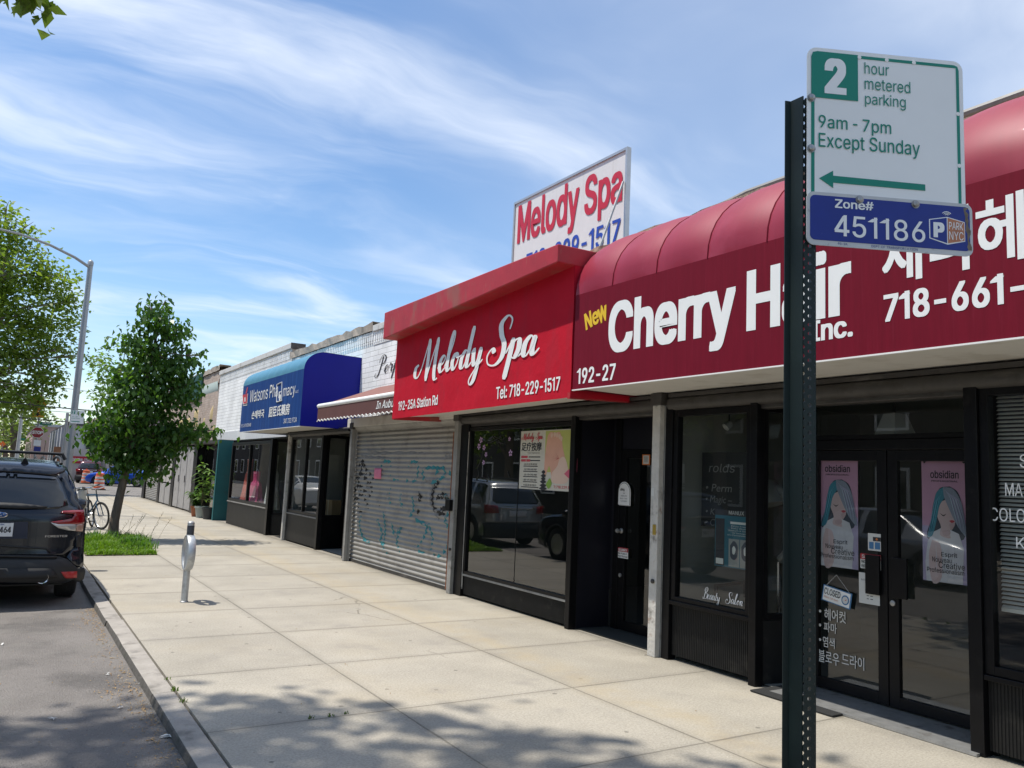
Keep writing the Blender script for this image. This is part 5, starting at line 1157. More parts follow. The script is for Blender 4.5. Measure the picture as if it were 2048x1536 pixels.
MB().box(5.52, 6.5, yTe, yTe+.12, 0, 2.46).build('entrance_wall', M_TEALW, ph); MB().box(5.50, 5.519, yTe-.01, yTe+.13, 0, 2.46).build('entrance_wall', M_TEALW, ph)
MB().box(FL_+.0, 6.5, yb+.001, yb+.06, 0, 2.44).build('jamb', M_BLACK, ph); MB().box(6.45, 6.5, yb+.061, yTe-.001, 0, 2.44).build('entrance_panel', M_BLACK, ph)
# dresses in the left-bay window
M_ROSE = mat('pink_satin', (.80, .09, .26), .35, var=.25, scale=8); M_CORAL = mat('coral_cloth', (.80, .16, .11), .6, var=.2, scale=8); M_IVORY = mat('ivory_lace', (.82, .82, .79), .7, var=.2, scale=16); M_ORCL = mat('orange_cloth', (.55, .17, .03), .6, var=.15)
def dress(label, pxx, X, zt, zb, wt, wb, m, ruffle=0.0):
    y = yat(pxx, X, 1.1); o = thing('dress', label, 'dress', (X, y, zb), 0, 'dresses hanging in the shop window'); prof = []
    n = 34
    rows = []
    for k in range(12):
        t = k/11; z = zt+(zb-zt)*t; r = wt+(wb-wt)*t**1.5 if t > .3 else wt*(.8+.7*abs(t-.22)); row = []
        for i in range(n+1):
            a = 2*math.pi*i/n; rr = r*(1+(.10+ruffle)*t*math.sin(a*9+k*.6)); row.append((X+rr*.55*math.cos(a), y+rr*math.sin(a), z))
        rows.append(row)
    mb = MB(); mb.grid(rows); mb.build('skirt', m, o, smooth=True, angle=70)
    MB().tube([(X, y-.17, zt-.02), (X, y, zt+.07), (X, y+.17, zt-.02)], .012, 6).build('hanger', M_STEEL, o); MB().tube([(X, y, zt+.07), (X, y, 2.3)], .005, 5).build('hook', M_STEEL, o)
    return o
dress('ivory lace wedding dress hanging nearest the shop entrance', 545, FL_+.28, 2.0, .60, .17, .34, M_IVORY)
dress('glossy pink ruffled party dress in the middle of the dress window', 512, FL_+.26, 1.55, .62, .18, .40, M_ROSE, .15)
dress('long coral gown hanging behind the pink dress in the window', 497, FL_+.45, 1.9, .62, .15, .38, M_CORAL)
dress('orange garment hanging at the far left of the dress window', 474, FL_+.40, 1.8, .9, .16, .20, M_ORCL)
bx_ = PX(672, 1030, FP+.75)
cb = thing('cardboard_box', 'brown cardboard box stacked with items inside the pharmacy side window', 'box', (bx_.x, bx_.y, .75))
MB().box(bx_.x-.2, bx_.x+.2, bx_.y-.25, bx_.y+.25, .66, 1.0).build('carton', mat('cardboard', (.33, .21, .10), .8, var=.1), cb, bevel=.006); MB().box(bx_.x-.203, bx_.x+.203, bx_.y-.03, bx_.y+.03, .64, 1.003).build('tape', mat('parcel_tape', (.45, .36, .22), .4), cb)
# blue awning
wa = thing('pharmacy_awning', 'blue vinyl pharmacy awning with a faded rounded top and plain dark blue end', 'awning', (4.85, 18, 2.5))
XB = 4.85; wy0, wy1 = 15.6, 20.45
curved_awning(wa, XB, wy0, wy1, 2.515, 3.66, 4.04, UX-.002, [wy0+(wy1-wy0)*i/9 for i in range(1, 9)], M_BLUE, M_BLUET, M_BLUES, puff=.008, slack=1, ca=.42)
# flatten the top: rounded front corner only
wy('Watsons Pha', wa, M_LETTER, (499, 805), 555, 782, XB-.004)
wy('r', wa, M_LETTER, (557, 796), 563, 779, XB-.004)
wy('macy', wa, M_LETTER, (566, 793), 590, 772, XB-.004)
wy('LLC', wa, M_LETTER, (591, 786), 597, 781, XB-.004)
def wline(nm, m, pts, r, X=XB-.008):
    mb = MB(); mb.tube([PX(*p, X) for p in pts], r, 5); return mb.build(nm, m, wa)
wline('logo_frame', M_LETTER, [(554, 769), (564, 764), (563.5, 801), (553.5, 804), (554, 769)], .012)
c = PX(560, 795, XB-.01); MB().lathe(c, (-1, 0, 0), [(.07, 0), (.07, .003), (0, .004)], 18).build('logo_dot', M_LETTER, wa)
M_LOGR = mat('logo_red', (.50, .05, .07), .5)
def wpoly(nm, m, pts, d=.004): return MB().prism([PX(x, y, XB-d) for x, y in pts], (-.001, 0, 0)).build(nm, m, wa)
wpoly('logo_mortar', M_LOGR, [(485, 790), (495.5, 787), (494, 806), (486.5, 808)]); wpoly('logo_pestle', M_LOGR, [(491, 787), (493.5, 787), (496, 775), (494.5, 774)]); wpoly('logo_base', M_LETTER, [(485.5, 811), (494.5, 809), (494.5, 810.5), (485.5, 812)]); wpoly('logo_mark', M_LETTER, [(489, 795), (491, 794.5), (491, 803), (489, 803.5)], .006)
wline('logo_outline', M_LETTER, [(484.6, 790), (486.2, 808.5), (494.5, 806.5), (496, 787)], .008)
wy('손매약국', wa, M_LETTER, (503, 837), 528, 823, XB-.004, bold=.03)
wy('屈臣氏藥房', wa, M_LETTER, (537, 833), 579, 815, XB-.004, bold=.03)
wy('347.732.9724', wa, M_LETTER, (567, 847), 593, 838, XB-.004, bold=.0)
wy('192-21 STATION RD', wa, M_LETTER, (482, 855), 502, 849, XB-.004, bold=.0)
# ================================================================== 5. old brick shops towards the corner
ob = thing('brick_shop_building', 'old tan brick shop with grey boarded doors, left of the white brick', 'shop', (6, 29, 0))
yT1 = yT+.004; y6 = 41.0
ztR_ = PX(400, 748, UX).z
carcass(ob, yT1, y6, ztR_, M_TBRICK, M_GCOP, cop_h=.18, zlow=2.3, ragged=True)
MB().box(UX-.03, UX-.002, yT1, y6, ztR_-.62, ztR_-.5).build('string_course', M_TBRICK, ob)
MB().box(FX-.05, UX-.003, yTe+.14, 34.0, 2.36, 2.48).build('shutter_housing', M_HOUS, ob, bevel=.02)
M_GDOOR = mat('weathered_grey_paint', (.33, .32, .31), .7, var=.12, scale=3, stains=[((.16, .15, .14), 4, .6, .54), ((.45, .43, .40), 7, .5, .58)])
M_MURAL = mat('faded_white_panel', (.42, .40, .38), .7, var=.15, scale=5, stains=[((.20, .15, .13), 3, .6, .56)])
YY = lambda p, X=FX: yat(p, X, .5)
glazed(ob, 'door', (FX+.25, YY(421)+.3), (FX+.25, YY(388)), .05, 2.3, .09, .06, M_GLASSD)
MB().box(FX-.02, FX+.3, YY(388)+.01, YY(381), 0, 2.36).build('jamb', M_BLACK, ob); 
for a, b in ((381, 367), (366.4, 355), (354.4, 345)):
    MB().box(FX+.02, FX+.06, YY(a)+.02, YY(b)-.02, .05, 2.3).build('boarded_door', M_GDOOR, ob, bevel=.01)
    MB().box(FX+.0, FX+.019, YY(a)+.10, YY(a)+.16, 1.0, 1.25).build('door_hasp', M_BLACK, ob)
MB().box(FX+.0, FX+.1, YY(344.5), YY(339), 0, 2.36).build('jamb', M_BLACK, ob)
for a, b in ((339, 328), (327.5, 318)):
    MB().box(FX+.03, FX+.07, YY(a)+.02, YY(b)-.02, .9, 2.2).build('window_board', M_MURAL, ob, bevel=.01); MB().box(FX+.02, FX+.07, YY(a)+.02, YY(b)-.02, .05, .85).build('stall_riser', M_GDOOR, ob, bevel=.01)
MB().box(FX, FX+.1, YY(317.5), YY(314), 0, 2.36).build('jamb', M_BLACK, ob)
mb = MB(); z = .05
rows = []
for i in range(200):
    zz = .05+i*.011; rows.append([(slat_x(zz)+.02, YY(313), zz), (slat_x(zz)+.02, YY(289), zz)])
mb.grid(rows); mb.build('roller_shutter', M_SHUT, ob, smooth=True, angle=60)
MB().box(FX, FX+.1, YY(288.5), YY(284), 0, 2.36).build('jamb', M_BLACK, ob)
MB().box(FX+.02, UX+.0-.004, YY(283.5), y6, 0, 2.9).build('corner_wall', M_RBRICK, ob)
MB().box(FX+.5, FX+.6, yTe+.2, YY(283), .0, 2.36).build('inner_wall', M_BLACK, ob)
MB().box(FX+.0, UX-.003, 34.0, y6, 2.905, 2.98).build('ledge', M_GCOP, ob)
# torn tan awning on a bare frame
ta = thing('torn_awning', 'torn tan cloth awning hanging in shreds from a bare frame on the brick wall', 'awning', (5.6, 28, 3.4))
XT = PY(437, 800, yT+.15).x
M_TAN = mat('sunbleached_canvas', (.50, .39, .20), .85, var=.12, scale=4)
a0 = yT+.12; 
zA = PX(437, 795, XT).z; zB_ = PX(437, 868, XT).z
yA0, yA1 = a0, a0+7.6
for y in (yA0, yA0+2.5, yA0+5, yA1): MB().tube([(UX, y, zA+.25), (XT, y, zA), (XT, y, zB_), (UX, y, zB_)], .018, 6).build('frame_hoop', M_STEEL, ta)
for x, z in ((XT, zA), (XT, zB_)): MB().tube([(x, yA0, z), (x, yA1, z)], .016, 6).build('frame_rail', M_STEEL, ta)
sh1 = [(yA0+0.04, zA-.02), (yA0+0.05, zB_-.02), (yA0+0.90, zB_+.02), (yA0+1.71, zB_-.04), (yA0+2.25, zB_+.05), (yA0+1.98, zB_+.5*(zA-zB_)), (yA0+1.08, zB_+.45*(zA-zB_)), (yA0+0.63, zA-.25)]
o_ = patch(sh1, lambda u, v: (XT-.02+.05*math.sin(u*5)*math.sin(v*4), u, v), .12); shell(o_, .004, 'torn_cloth', M_TAN, ta)
sh2 = [(yA0+2.34, zA-.45), (yA0+2.88, zB_-.1), (yA0+3.60, zB_-.35), (yA0+4.14, zB_-.1), (yA0+5.76, zB_+.1), (yA0+7.02, zA-.5), (yA0+5.40, zA-.65), (yA0+3.96, zA-.35), (yA0+3.06, zA-.3)]
o_ = patch(sh2, lambda u, v: (XT-.04+.06*math.sin(u*4)*math.sin(v*4), u, v), .12); shell(o_, .004, 'torn_cloth', M_TAN, ta)
sh3 = [(yA0, XT), (yA0, UX-.05), (yA1, UX-.05), (yA1, XT+.1), (yA0+3.96, XT+.02)]
o_ = patch(sh3, lambda u, v: (v, u, zA+.24*(v-XT)/(UX-XT)+.012), .2); shell(o_, .004, 'top_cloth', mat('grey_green_canvas', (.30, .36, .34), .85, var=.1), ta)
gs = thing('green_sign_board', 'plain dark green sign board fixed high on the tan brick wall behind the street tree', 'sign', (UX-.1, 31, 4))
zg = PX(385, 795, UX-.08).z; yg = yat(399, UX-.08, 4.0); MB().box(UX-.08, UX-.01, yg, yg+4.5, zg-.1, zg+.85).build('board', mat('dark_green_paint', (.012, .07, .06), .6, var=.15), gs, bevel=.01); MB().box(UX-.095, UX-.081, yg, yg+4.5, zg-.14, zg-.10).build('edge', M_HOUS, gs)

# ------------------------------------------------------------------ plants in pots
M_TERRA = mat('terracotta', (.36, .13, .06), .85, var=.15, scale=9); M_POTG = mat('grey_green_pot', (.30, .34, .31), .5, var=.1); M_POTD = mat('dark_pot', (.035, .04, .042), .5, var=.1)
M_PL = leafmat('pot_leaf', (.10, .19, .04), (.20, .30, .09), .3); M_PL2 = leafmat('pot_leaf_dark', (.05, .13, .025), (.11, .21, .05), .3)
M_STEM = mat('stem', (.16, .14, .07), .8)
def leaf(mb, b, d, ln, w, droop=0.0, up_=Vector((0, 0, 1))):
    d = d.normalized(); s = d.cross(up_); s = s.normalized() if s.length > 1e-4 else Vector((1, 0, 0)); n = s.cross(d)
    m1 = b+d*ln*.45-up_*droop*ln*.15; tp = b+d*ln-up_*droop*ln*.5
    mb.add([b, m1+s*w*.5+n*w*.12, tp, m1-s*w*.5+n*w*.12, m1], [(0, 1, 4), (1, 2, 4), (0, 4, 3), (4, 2, 3)])
def potted(name, label, base, r, h, mp, H_, nst, leaf_len, ml, tall, seed):
    random.seed(seed); o = thing(name, label, 'potted plant', base)
    b = Vector(base)
    MB().lathe(b, (0, 0, 1), [(r*.72, 0), (r*.98, h*.86), (r*1.08, h*.86), (r*1.08, h), (r*.95, h), (r*.92, h*.88), (0, h*.86)], 20).build('pot', mp, o, smooth=True)
    sm = MB(); lm_ = MB()
    for i in range(nst):
        a = random.uniform(0, 6.28); tilt = random.uniform(.02, .22) if tall else random.uniform(.2, .7); p = b+Vector((0, 0, h*.87)); pts = [p.copy()]
        hh = H_*random.uniform(.65, 1.0); k = 7
        for j in range(k): p = p+Vector((math.cos(a)*tilt*hh/k*(j+1)/k*1.6+random.uniform(-.01, .01), math.sin(a)*tilt*hh/k*(j+1)/k*1.6, hh/k)); pts.append(p.copy())
        sm.tube(pts, [.012*(1-.6*j/k) if tall else .006 for j in range(k+1)], 5)
        for j in range(2 if tall else 1, k+1):
            for q in range(6 if tall else 5):
                if tall and j < 3 and random.random() < .4: continue
                aa = random.uniform(0, 6.28); d = Vector((math.cos(aa), math.sin(aa), random.uniform(-.25, .65))); leaf(lm_, pts[j]+Vector((0, 0, random.uniform(-.05, .05))), d, leaf_len*random.uniform(.6, 1.1), leaf_len*.34, random.uniform(.3, 1.1))
    sm.build('stem', M_STEM, o); lm_.build('foliage', ml, o); return o
p1 = PZ(391, 1033); p2 = PZ(403, 1036); p3 = PZ(411, 1038)
potted('potted_plant', 'small leafy plant in a terracotta pot at the dark shop door', (p1.x, p1.y, 0), .17, .34, M_TERRA, .55, 9, .20, M_PL2, False, 1)
potted('potted_plant', 'tall slender long-leaved plant in a pale grey pot beside the teal wall', (p2.x, p2.y+.1, 0), .20, .36, M_POTG, 1.55, 3, .34, M_PL, True, 2)
potted('potted_plant', 'tall rubber plant in a dark grey pot nearest the teal wall', (p3.x+.05, p3.y-.1, 0), .20, .36, M_POTD, 1.25, 2, .28, M_PL, True, 5)

# ------------------------------------------------------------------ trees
def leaves_mesh(cl, size, seed, droop=.5, sprig=10, spr=.22, asp=.62):
    """leaf faces gathered in sprigs inside a list of ellipsoids (centre, radii, number of leaves)"""
    rng = np.random.default_rng(seed); V = []; 
    for c, r, n in cl:
        ns = max(1, int(n/sprig)); d = rng.normal(size=(ns, 3)); d /= np.linalg.norm(d, axis=1)[:, None]; rr = rng.uniform(.25, 1.0, ns)**.55
        P = np.array(c)+d*rr[:, None]*np.array(r)
        P = np.repeat(P, sprig, 0); N_ = len(P); P = P+rng.normal(size=(N_, 3))*spr*np.array([1, 1, .75])
        a = rng.uniform(0, 2*np.pi, N_); el = rng.normal(-droop, .45, N_); D = np.stack([np.cos(a)*np.cos(el), np.sin(a)*np.cos(el), np.sin(el)], 1)
        s = rng.uniform(.6, 1.25, N_)*size
        rf = rng.normal(size=(N_, 3)); Sd = np.cross(D, rf*.6+np.array([0, 0, 1.0])); Sd /= np.linalg.norm(Sd, axis=1)[:, None]; Nn = np.cross(Sd, D)
        b0 = P; m1 = P+D*(s*.45)[:, None]; tp = P+D*s[:, None]-Nn*(s*.18)[:, None]; w = (s*asp*.5)[:, None]; lift_ = Nn*(s*.10)[:, None]
        V.append(np.stack([b0, m1+Sd*w+lift_, tp, m1-Sd*w+lift_], 1).reshape(-1, 3))
    V = np.concatenate(V); n = len(V)//4; me = bpy.data.meshes.new('crown'); me.vertices.add(len(V)); me.vertices.foreach_set('co', V.ravel()); me.loops.add(4*n); me.polygons.add(n)
    me.polygons.foreach_set('loop_start', np.arange(0, 4*n, 4, dtype=np.int32)); me.polygons.foreach_set('loop_total', np.full(n, 4, dtype=np.int32)); me.loops.foreach_set('vertex_index', np.arange(4*n, dtype=np.int32)); me.update(calc_edges=True); return me
M_BARK = mat('bark', (.16, .125, .095), .95, var=.35, scale=18, bump=1.0, bscale=30, stretch=(1, 1, .25)); M_BARKL = mat('plane_bark', (.30, .26, .20), .9, var=.3, scale=6, bump=.5, stains=[((.16, .13, .10), 3, .7, .52)])
def tree(name, label, base, trunk, limbs, cl, size, ml, mb_=None, seed=1, group=None, droop=.5, sprig=10, spr=.22, cat='tree'):
    o = thing(name, label, cat, base, 0, group); b = MB(); tp, tr = trunk; b.tube(tp, tr, 12)
    for pts, r0 in limbs: b.tube(pts, [r0*(1-.8*i/(len(pts)-1)) for i in range(len(pts))], 7)
    b.build('trunk', mb_ or M_BARK, o, smooth=True)
    me = leaves_mesh(cl, size, seed, droop, sprig, spr); me.materials.append(ml); me.name = 'crown'; c = bpy.data.objects.new('crown', me); COL.objects.link(c); c.parent = o; c.matrix_parent_inverse = root_inv(o); return o
def pxcl(lst, Y, dens, dscale=.9):
    out = []; k = Y/F*1.04
    for cx_, cy_, rx, ry in lst:
        c = PY(cx_, cy_, Y); a, b = rx*k, ry*k; out.append((c+Vector((0, random.uniform(-.25, .25)*a, 0)), (a*.92, a*dscale, b*.92), int(dens*rx*ry)))
    return out
def limbs_to(cl, root_pts, r0, rnd):
    random.seed(rnd); L_ = []
    for c, r, n in cl:
        c = Vector(c); st = min(root_pts, key=lambda p: (p-c).length+ (0 if p.z < c.z else 3)); m = st.lerp(c, .5)+Vector((random.uniform(-.1, .1), random.uniform(-.1, .1), .12*(c-st).length)); L_.append(([st, st.lerp(m, .55), m, c], r0*random.uniform(.7, 1.1)))
        for q in range(3):
            e = c+Vector((random.uniform(-1, 1)*r[0], random.uniform(-1, 1)*r[1], random.uniform(-.2, .9)*r[2])); L_.append(([m.lerp(c, .5), c.lerp(e, .4)+Vector((0, 0, .05)), e], r0*.4))
    return L_
random.seed(21)
YTREE = 19.2; M_LIND = leafmat('linden_leaf', (.034, .088, .018), (.095, .185, .038), .40, .36)
tb = PZ(224, 1080); YTREE = tb.y
cl = pxcl([(316,650,30,30),(300,618,18,16),(326,606,10,10),(350,668,26,26),(282,690,34,28),(356,722,32,32),(300,730,40,40),(396,716,14,9),(252,752,24,20),(262,796,44,32),(348,778,36,36),(310,800,30,34),(380,775,14,22),(238,838,46,28),(300,858,44,36),(350,852,34,26),(205,874,34,22),(186,868,14,16),(262,890,46,30),(325,892,36,30),(392,862,32,13),(424,866,14,10),(250,930,30,22),(306,925,26,26),(222,908,26,24),(370,885,16,14)], YTREE, .32)
tp = [Vector((tb.x, tb.y, -.05)), PY(229, 1040, YTREE), PY(240, 990, YTREE), PY(252, 940, YTREE), PY(268, 880, YTREE), PY(285, 800, YTREE), PY(303, 720, YTREE), PY(318, 640, YTREE)]
tree('linden_tree', 'young street tree with dark drooping leaves and a leaning trunk in the grassy pit', (tb.x, tb.y, 0), (tp, [.125, .095, .085, .08, .07, .055, .035, .012]), limbs_to(cl, tp[3:], .035, 5), cl, .145, M_LIND, seed=3, droop=.8, sprig=9, spr=.15)
M_PLANE = leafmat('plane_leaf', (.11, .18, .03), (.22, .29, .06), .45, .5); M_PLANE2 = leafmat('plane_leaf_far', (.10, .18, .04), (.19, .27, .07), .45, .5)
random.seed(22); YB = 46.0
cl = pxcl([(-60,470,90,70),(35,470,36,34),(10,425,14,22),(-80,560,110,80),(30,540,75,50),(100,560,45,40),(60,610,85,55),(135,605,30,30),(-40,650,110,80),(95,660,60,32),(40,690,75,40),(150,715,28,12),(125,700,28,16),(30,745,75,45),(95,755,30,30),(-60,760,90,50),(70,790,40,20),(10,812,40,24),(75,818,34,16)], YB, .27)
bx0 = PY(-40, 905, YB); tp = [Vector((bx0.x, YB, RZ)), PY(-42, 850, YB), PY(-38, 760, YB), PY(-20, 660, YB), PY(0, 560, YB), PY(20, 480, YB)]
tree('plane_tree', 'large yellow-green plane tree spreading in from the left edge behind the street lamp', (bx0.x, YB, RZ), (tp, [.38, .32, .27, .21, .13, .04]), limbs_to(cl, tp[2:], .10, 6), cl, .26, M_PLANE, M_BARKL, 4, droop=.2, sprig=9, spr=.32)
random.seed(23); Y2 = 64.0
cl = pxcl([(215,730,30,30),(232,770,40,40),(205,800,22,30),(250,700,30,22),(290,740,50,40),(230,830,30,25)], Y2, .16)
b3 = PY(236, 930, Y2); tp = [Vector((b3.x, Y2, 0)), PY(236, 880, Y2), PY(238, 820, Y2), PY(240, 750, Y2)]
tree('street_tree', 'mid-green tree seen behind the left side of the young street tree', (b3.x, Y2, 0), (tp, [.25, .2, .16, .05]), limbs_to(cl, tp[1:], .09, 7), cl, .36, M_PLANE2, M_BARK, 5, droop=.2, spr=.4)
for k, (px0, Yd, lst, lab, sd) in enumerate(((30, 95, [(20,830,60,40),(60,850,35,30),(0,870,40,30),(40,800,45,25),(75,820,20,20)], 'pale green far tree with a dark trunk left of the stop sign', 8), (12, 150, [(10,890,25,20),(-10,870,30,20),(25,870,20,18)], 'distant pale tree at the left edge where the road runs out', 9))):
    random.seed(sd); cl = pxcl(lst, Yd, .17); b4 = PY(px0, 915, Yd); tp = [Vector((b4.x, Yd, RZ)), PY(px0-1, 880, Yd), PY(px0-3, 850, Yd), PY(px0-4, 820, Yd)]
    tree('far_tree', lab, (b4.x, Yd, RZ), (tp, [.4, .35, .28, .12]), limbs_to(cl, tp[1:], .12, sd), cl, .5, leafmat('far_leaf', (.13, .19, .06), (.21, .26, .10), .4, .6), M_BARK, sd, droop=.1, spr=.5)
# tree overhanging the camera: only a few leaves are in the frame, but it throws the dappled shade
random.seed(31)
def over(gx, gy, z, r, n): return (Vector((gx-.37*z, gy+.186*z, z)), r, n)
cl = [over(.2, 5.6, 13, (1.5, .8, 1.2), 420), over(1.3, 5.6, 14, (.8, .8, 1), 190), over(1.9, 4.9, 14.5, (1.1, .7, 1), 300), over(.6, 4.3, 15, (1.5, .9, 1.1), 420), over(-1.6, 5.2, 14, (1.6, 1.2, 1.3), 420), over(2.6, 4.1, 15, (.8, .5, .8), 170), over(1.6, 3.4, 16, (1.4, .9, 1), 400), over(3.1, 3.5, 14, (.7, .3, .5), 90), over(-.6, 3.2, 15.5, (1.6, 1.2, 1.2), 420), over(4.1, 3.2, 13.5, (.4, .15, .3), 30), over(-2.6, 3.2, 14, (1.6, 1.5, 1.4), 400), over(1.2, 1.6, 16, (2.2, 1.4, 1.4), 600), over(-1.5, .5, 15.5, (2.4, 1.8, 1.6), 650), over(2.2, -.8, 14, (2, 2, 1.6), 600)]
q = PY(36, -8, 5.3); tw = [(q, (.12, .12, .06), 30), (PY(78, 16, 5.3), (.06, .1, .045), 16), (PY(-40, -60, 5.2), (.3, .3, .15), 50), (PY(98, 34, 5.3), (.02, .04, .02), 4)]
tp = [Vector((1.9, -5, -.02)), Vector((1.8, -4.9, 2)), Vector((1.4, -4.3, 5)), Vector((.2, -2.2, 8.5)), Vector((-1.8, 1.0, 11.5)), Vector((-3.4, 4.0, 13.5)), Vector((-4.6, 6.4, 14.5))]
ot = tree('overhanging_tree', 'broad-leaved tree behind the viewpoint with one twig of leaves at the top left corner', (1.9, -5, 0), (tp, [.36, .30, .26, .2, .14, .08, .03]), limbs_to(cl, tp[3:], .05, 8)+[([Vector((.2, -2.2, 8.5)), Vector((-.2, 1, 7.0)), Vector((-.1, 4, 5.6)), q], .045), ([q+Vector((0, -.1, .05)), PY(60, 8, 5.3), PY(95, 30, 5.3)], .006)], cl, .24, M_PLANE, M_BARKL, 12, droop=.3, sprig=8, spr=.2)
me = leaves_mesh(tw, .10, 33, .5, 4, .045); me.materials.append(M_PLANE); me.name = 'twig_leaves'; twg = bpy.data.objects.new('twig_leaves', me); COL.objects.link(twg); twg.parent = ot; twg.matrix_parent_inverse = root_inv(ot)

# grass in the tree pit
M_GRASS = leafmat('grass_blade', (.085, .19, .012), (.17, .28, .025), .35, .5); M_GRASS2 = leafmat('weed_blade', (.05, .13, .02), (.10, .20, .04), .35, .5)
pit = [(1.33, 15.78), (2.50, 15.83), (2.62, 19.45), (1.38, 19.40)]
sb = patch(pit, lambda u, v: (u, v, .012+.05*math.sin(math.pi*(u-1.3)/1.3)*math.sin(math.pi*max(0, min(1, (v-15.8)/3.6)))), .2).build('tree_pit_soil', M_SOIL, smooth=True); tag(sb, kind='structure')
random.seed(41); mb = MB(); mb2 = MB()
def blade(mb, x, y, z, h, w, lean):
    a = random.uniform(0, 6.28); ux, uy = math.cos(a), math.sin(a); px_, py_ = -uy*w, ux*w; lx, ly = ux*lean*h, uy*lean*h
    mb.add([(x-px_, y-py_, z), (x+px_, y+py_, z), (x+lx*.4+px_*.8, y+ly*.4+py_*.8, z+h*.6), (x+lx*.4-px_*.8, y+ly*.4-py_*.8, z+h*.6), (x+lx, y+ly, z+h*(1-.25*lean))], [(0, 1, 2, 3), (3, 2, 4)])
for i in range(8200):
    u = random.random(); v = random.random(); y = 15.80+3.6*v; x = 1.34+(1.14+.12*v)*u
    if random.random() < .12 and u < .2: continue
    h = random.uniform(.03, .095)*(1+1.0*math.exp(-((x-2.1)**2+(y-17.8)**2)/.8))*(.55+.9*abs(math.sin(x*4.1+1)*math.sin(y*2.7))); blade(mb, x, y, .01+.045*math.sin(math.pi*u)*math.sin(math.pi*v), h, random.uniform(.005, .012), random.uniform(.2, .9))
tag(mb.build('grass', M_GRASS), 'bright green grass filling the tree pit in the pavement', 'grass', kind='stuff')
for (cx_, cy_, n, hh) in ((2.28, 17.3, 150, .24), (2.05, 18.3, 110, .26), (2.35, 16.8, 80, .18), (1.7, 18.7, 100, .22), (2.4, 18.2, 70, .22)):
    for i in range(n): blade(mb2, cx_+random.gauss(0, .14), cy_+random.gauss(0, .16), .03, hh*random.uniform(.5, 1.15), .012, random.uniform(.3, 1.0))
tag(mb2.build('weeds', M_GRASS2), 'taller darker weeds around the street tree trunk', 'weeds', kind='stuff')
mb3 = MB()
for i in range(11):
    x, y = random.uniform(1.9, 2.75), random.uniform(16.9, 19.0); h = random.uniform(.35, .6); a = random.uniform(-.5, 1.3); e = Vector((x+math.cos(a)*h*.5, y+math.sin(a)*.1, h)); mb3.tube([(x, y, 0), Vector((x, y, 0)).lerp(e, .6)+Vector((0, 0, .05)), e], .003, 4)
    for q in range(4): c = e-Vector((math.cos(a)*.03*q, 0, .05*q)); mb3.tube([c, c+Vector((random.uniform(-.03, .03), random.uniform(-.03, .03), .04))], .004, 4)
tag(mb3.build('dry_stalks', mat('dry_stalk', (.32, .27, .17), .9)), 'thin dry seed stalks leaning out over the tree pit edge', 'weeds', kind='stuff')

# ------------------------------------------------------------------ hoop bicycle rack on a meter pole
M_GALV = mat('galvanised_post', (.47, .49, .50), .42, .55, var=.12, scale=12, stains=[((.25, .26, .27), 7, .6, .52), ((.62, .63, .63), 16, .5, .58)])
mt = PZ(368, 1204); o = thing('bike_rack', 'galvanised hoop bicycle rack on a short round post standing alone on the pavement', 'bike rack', (mt.x, mt.y, 0))
lean = Vector((.0, 0, 0)); b = Vector((mt.x, mt.y, 0))
MB().tube([b+Vector((0, 0, .0)), b+Vector((0, 0, .93))], .040, 18).build('post', M_GALV, o, smooth=True)
MB().lathe(b+Vector((0, 0, .93)), (0, 0, 1), [(.041, 0), (.041, .012), (.034, .028), (.018, .036), (0, .038)], 18).build('cap', M_STEEL, o, smooth=True)
MB().lathe(b+Vector((0, 0, .80)), (0, 0, 1), [(.0425, 0), (.0425, .115)], 18).build('sticker', mat('dark_sticker', (.045, .05, .06), .6, var=.6, scale=40), o, smooth=True)
R1 = .215; cR = b+Vector((0, 0, .59)); prof = []
MB().lathe(cR+Vector((-.042, 0, 0)), (1, 0, 0), [(R1-.03, .012), (R1-.022, .0), (R1-.006, .0), (R1, .012), (R1+.004, .042), (R1, .072), (R1-.006, .084), (R1-.022, .084), (R1-.03, .072), (R1-.033, .042), (R1-.03, .012)], 48).build('hoop', M_GALV, o, smooth=True, angle=60)
MB().lathe(b, (0, 0, 1), [(.05, .002), (.047, .012), (.041, .016)], 18).build('foot_collar', M_STEEL, o, smooth=True)

# ------------------------------------------------------------------ parking sign on a perforated post, close to the camera
M_GPOST = mat('dark_green_post', (.006, .016, .015), .5, .2, var=.2, scale=9, stains=[((.02, .032, .031), 20, .5, .58)])
SO = Vector((1.87, 1.43, 0)); SU = Vector((.895, -.446, 0)).normalized(); SN = Vector((SU.y, -SU.x, 0))   # SN points back to the street / camera
if SN.dot(Vector((0, -1, 0))) < 0: SN = -SN
po = thing('parking_sign', 'parking sign on a dark green perforated post nearest the camera with a blue zone plate', 'parking sign', SO)
def sp3(u, v, z): return SO+SU*u+SN*v+Vector((0, 0, z))
zt_p = 2.80
sec = [(-.052, -.044), (-.034, -.046), (-.014, -.006)]
mb = MB()
for a, b in zip(sec[:-1], sec[1:]): mb.add([sp3(*a, 0), sp3(*b, 0), sp3(*b, zt_p), sp3(*a, zt_p)], [(0, 1, 2, 3)])
n = int(zt_p/.0254); hw = .019; hr = .0056; uc = .005
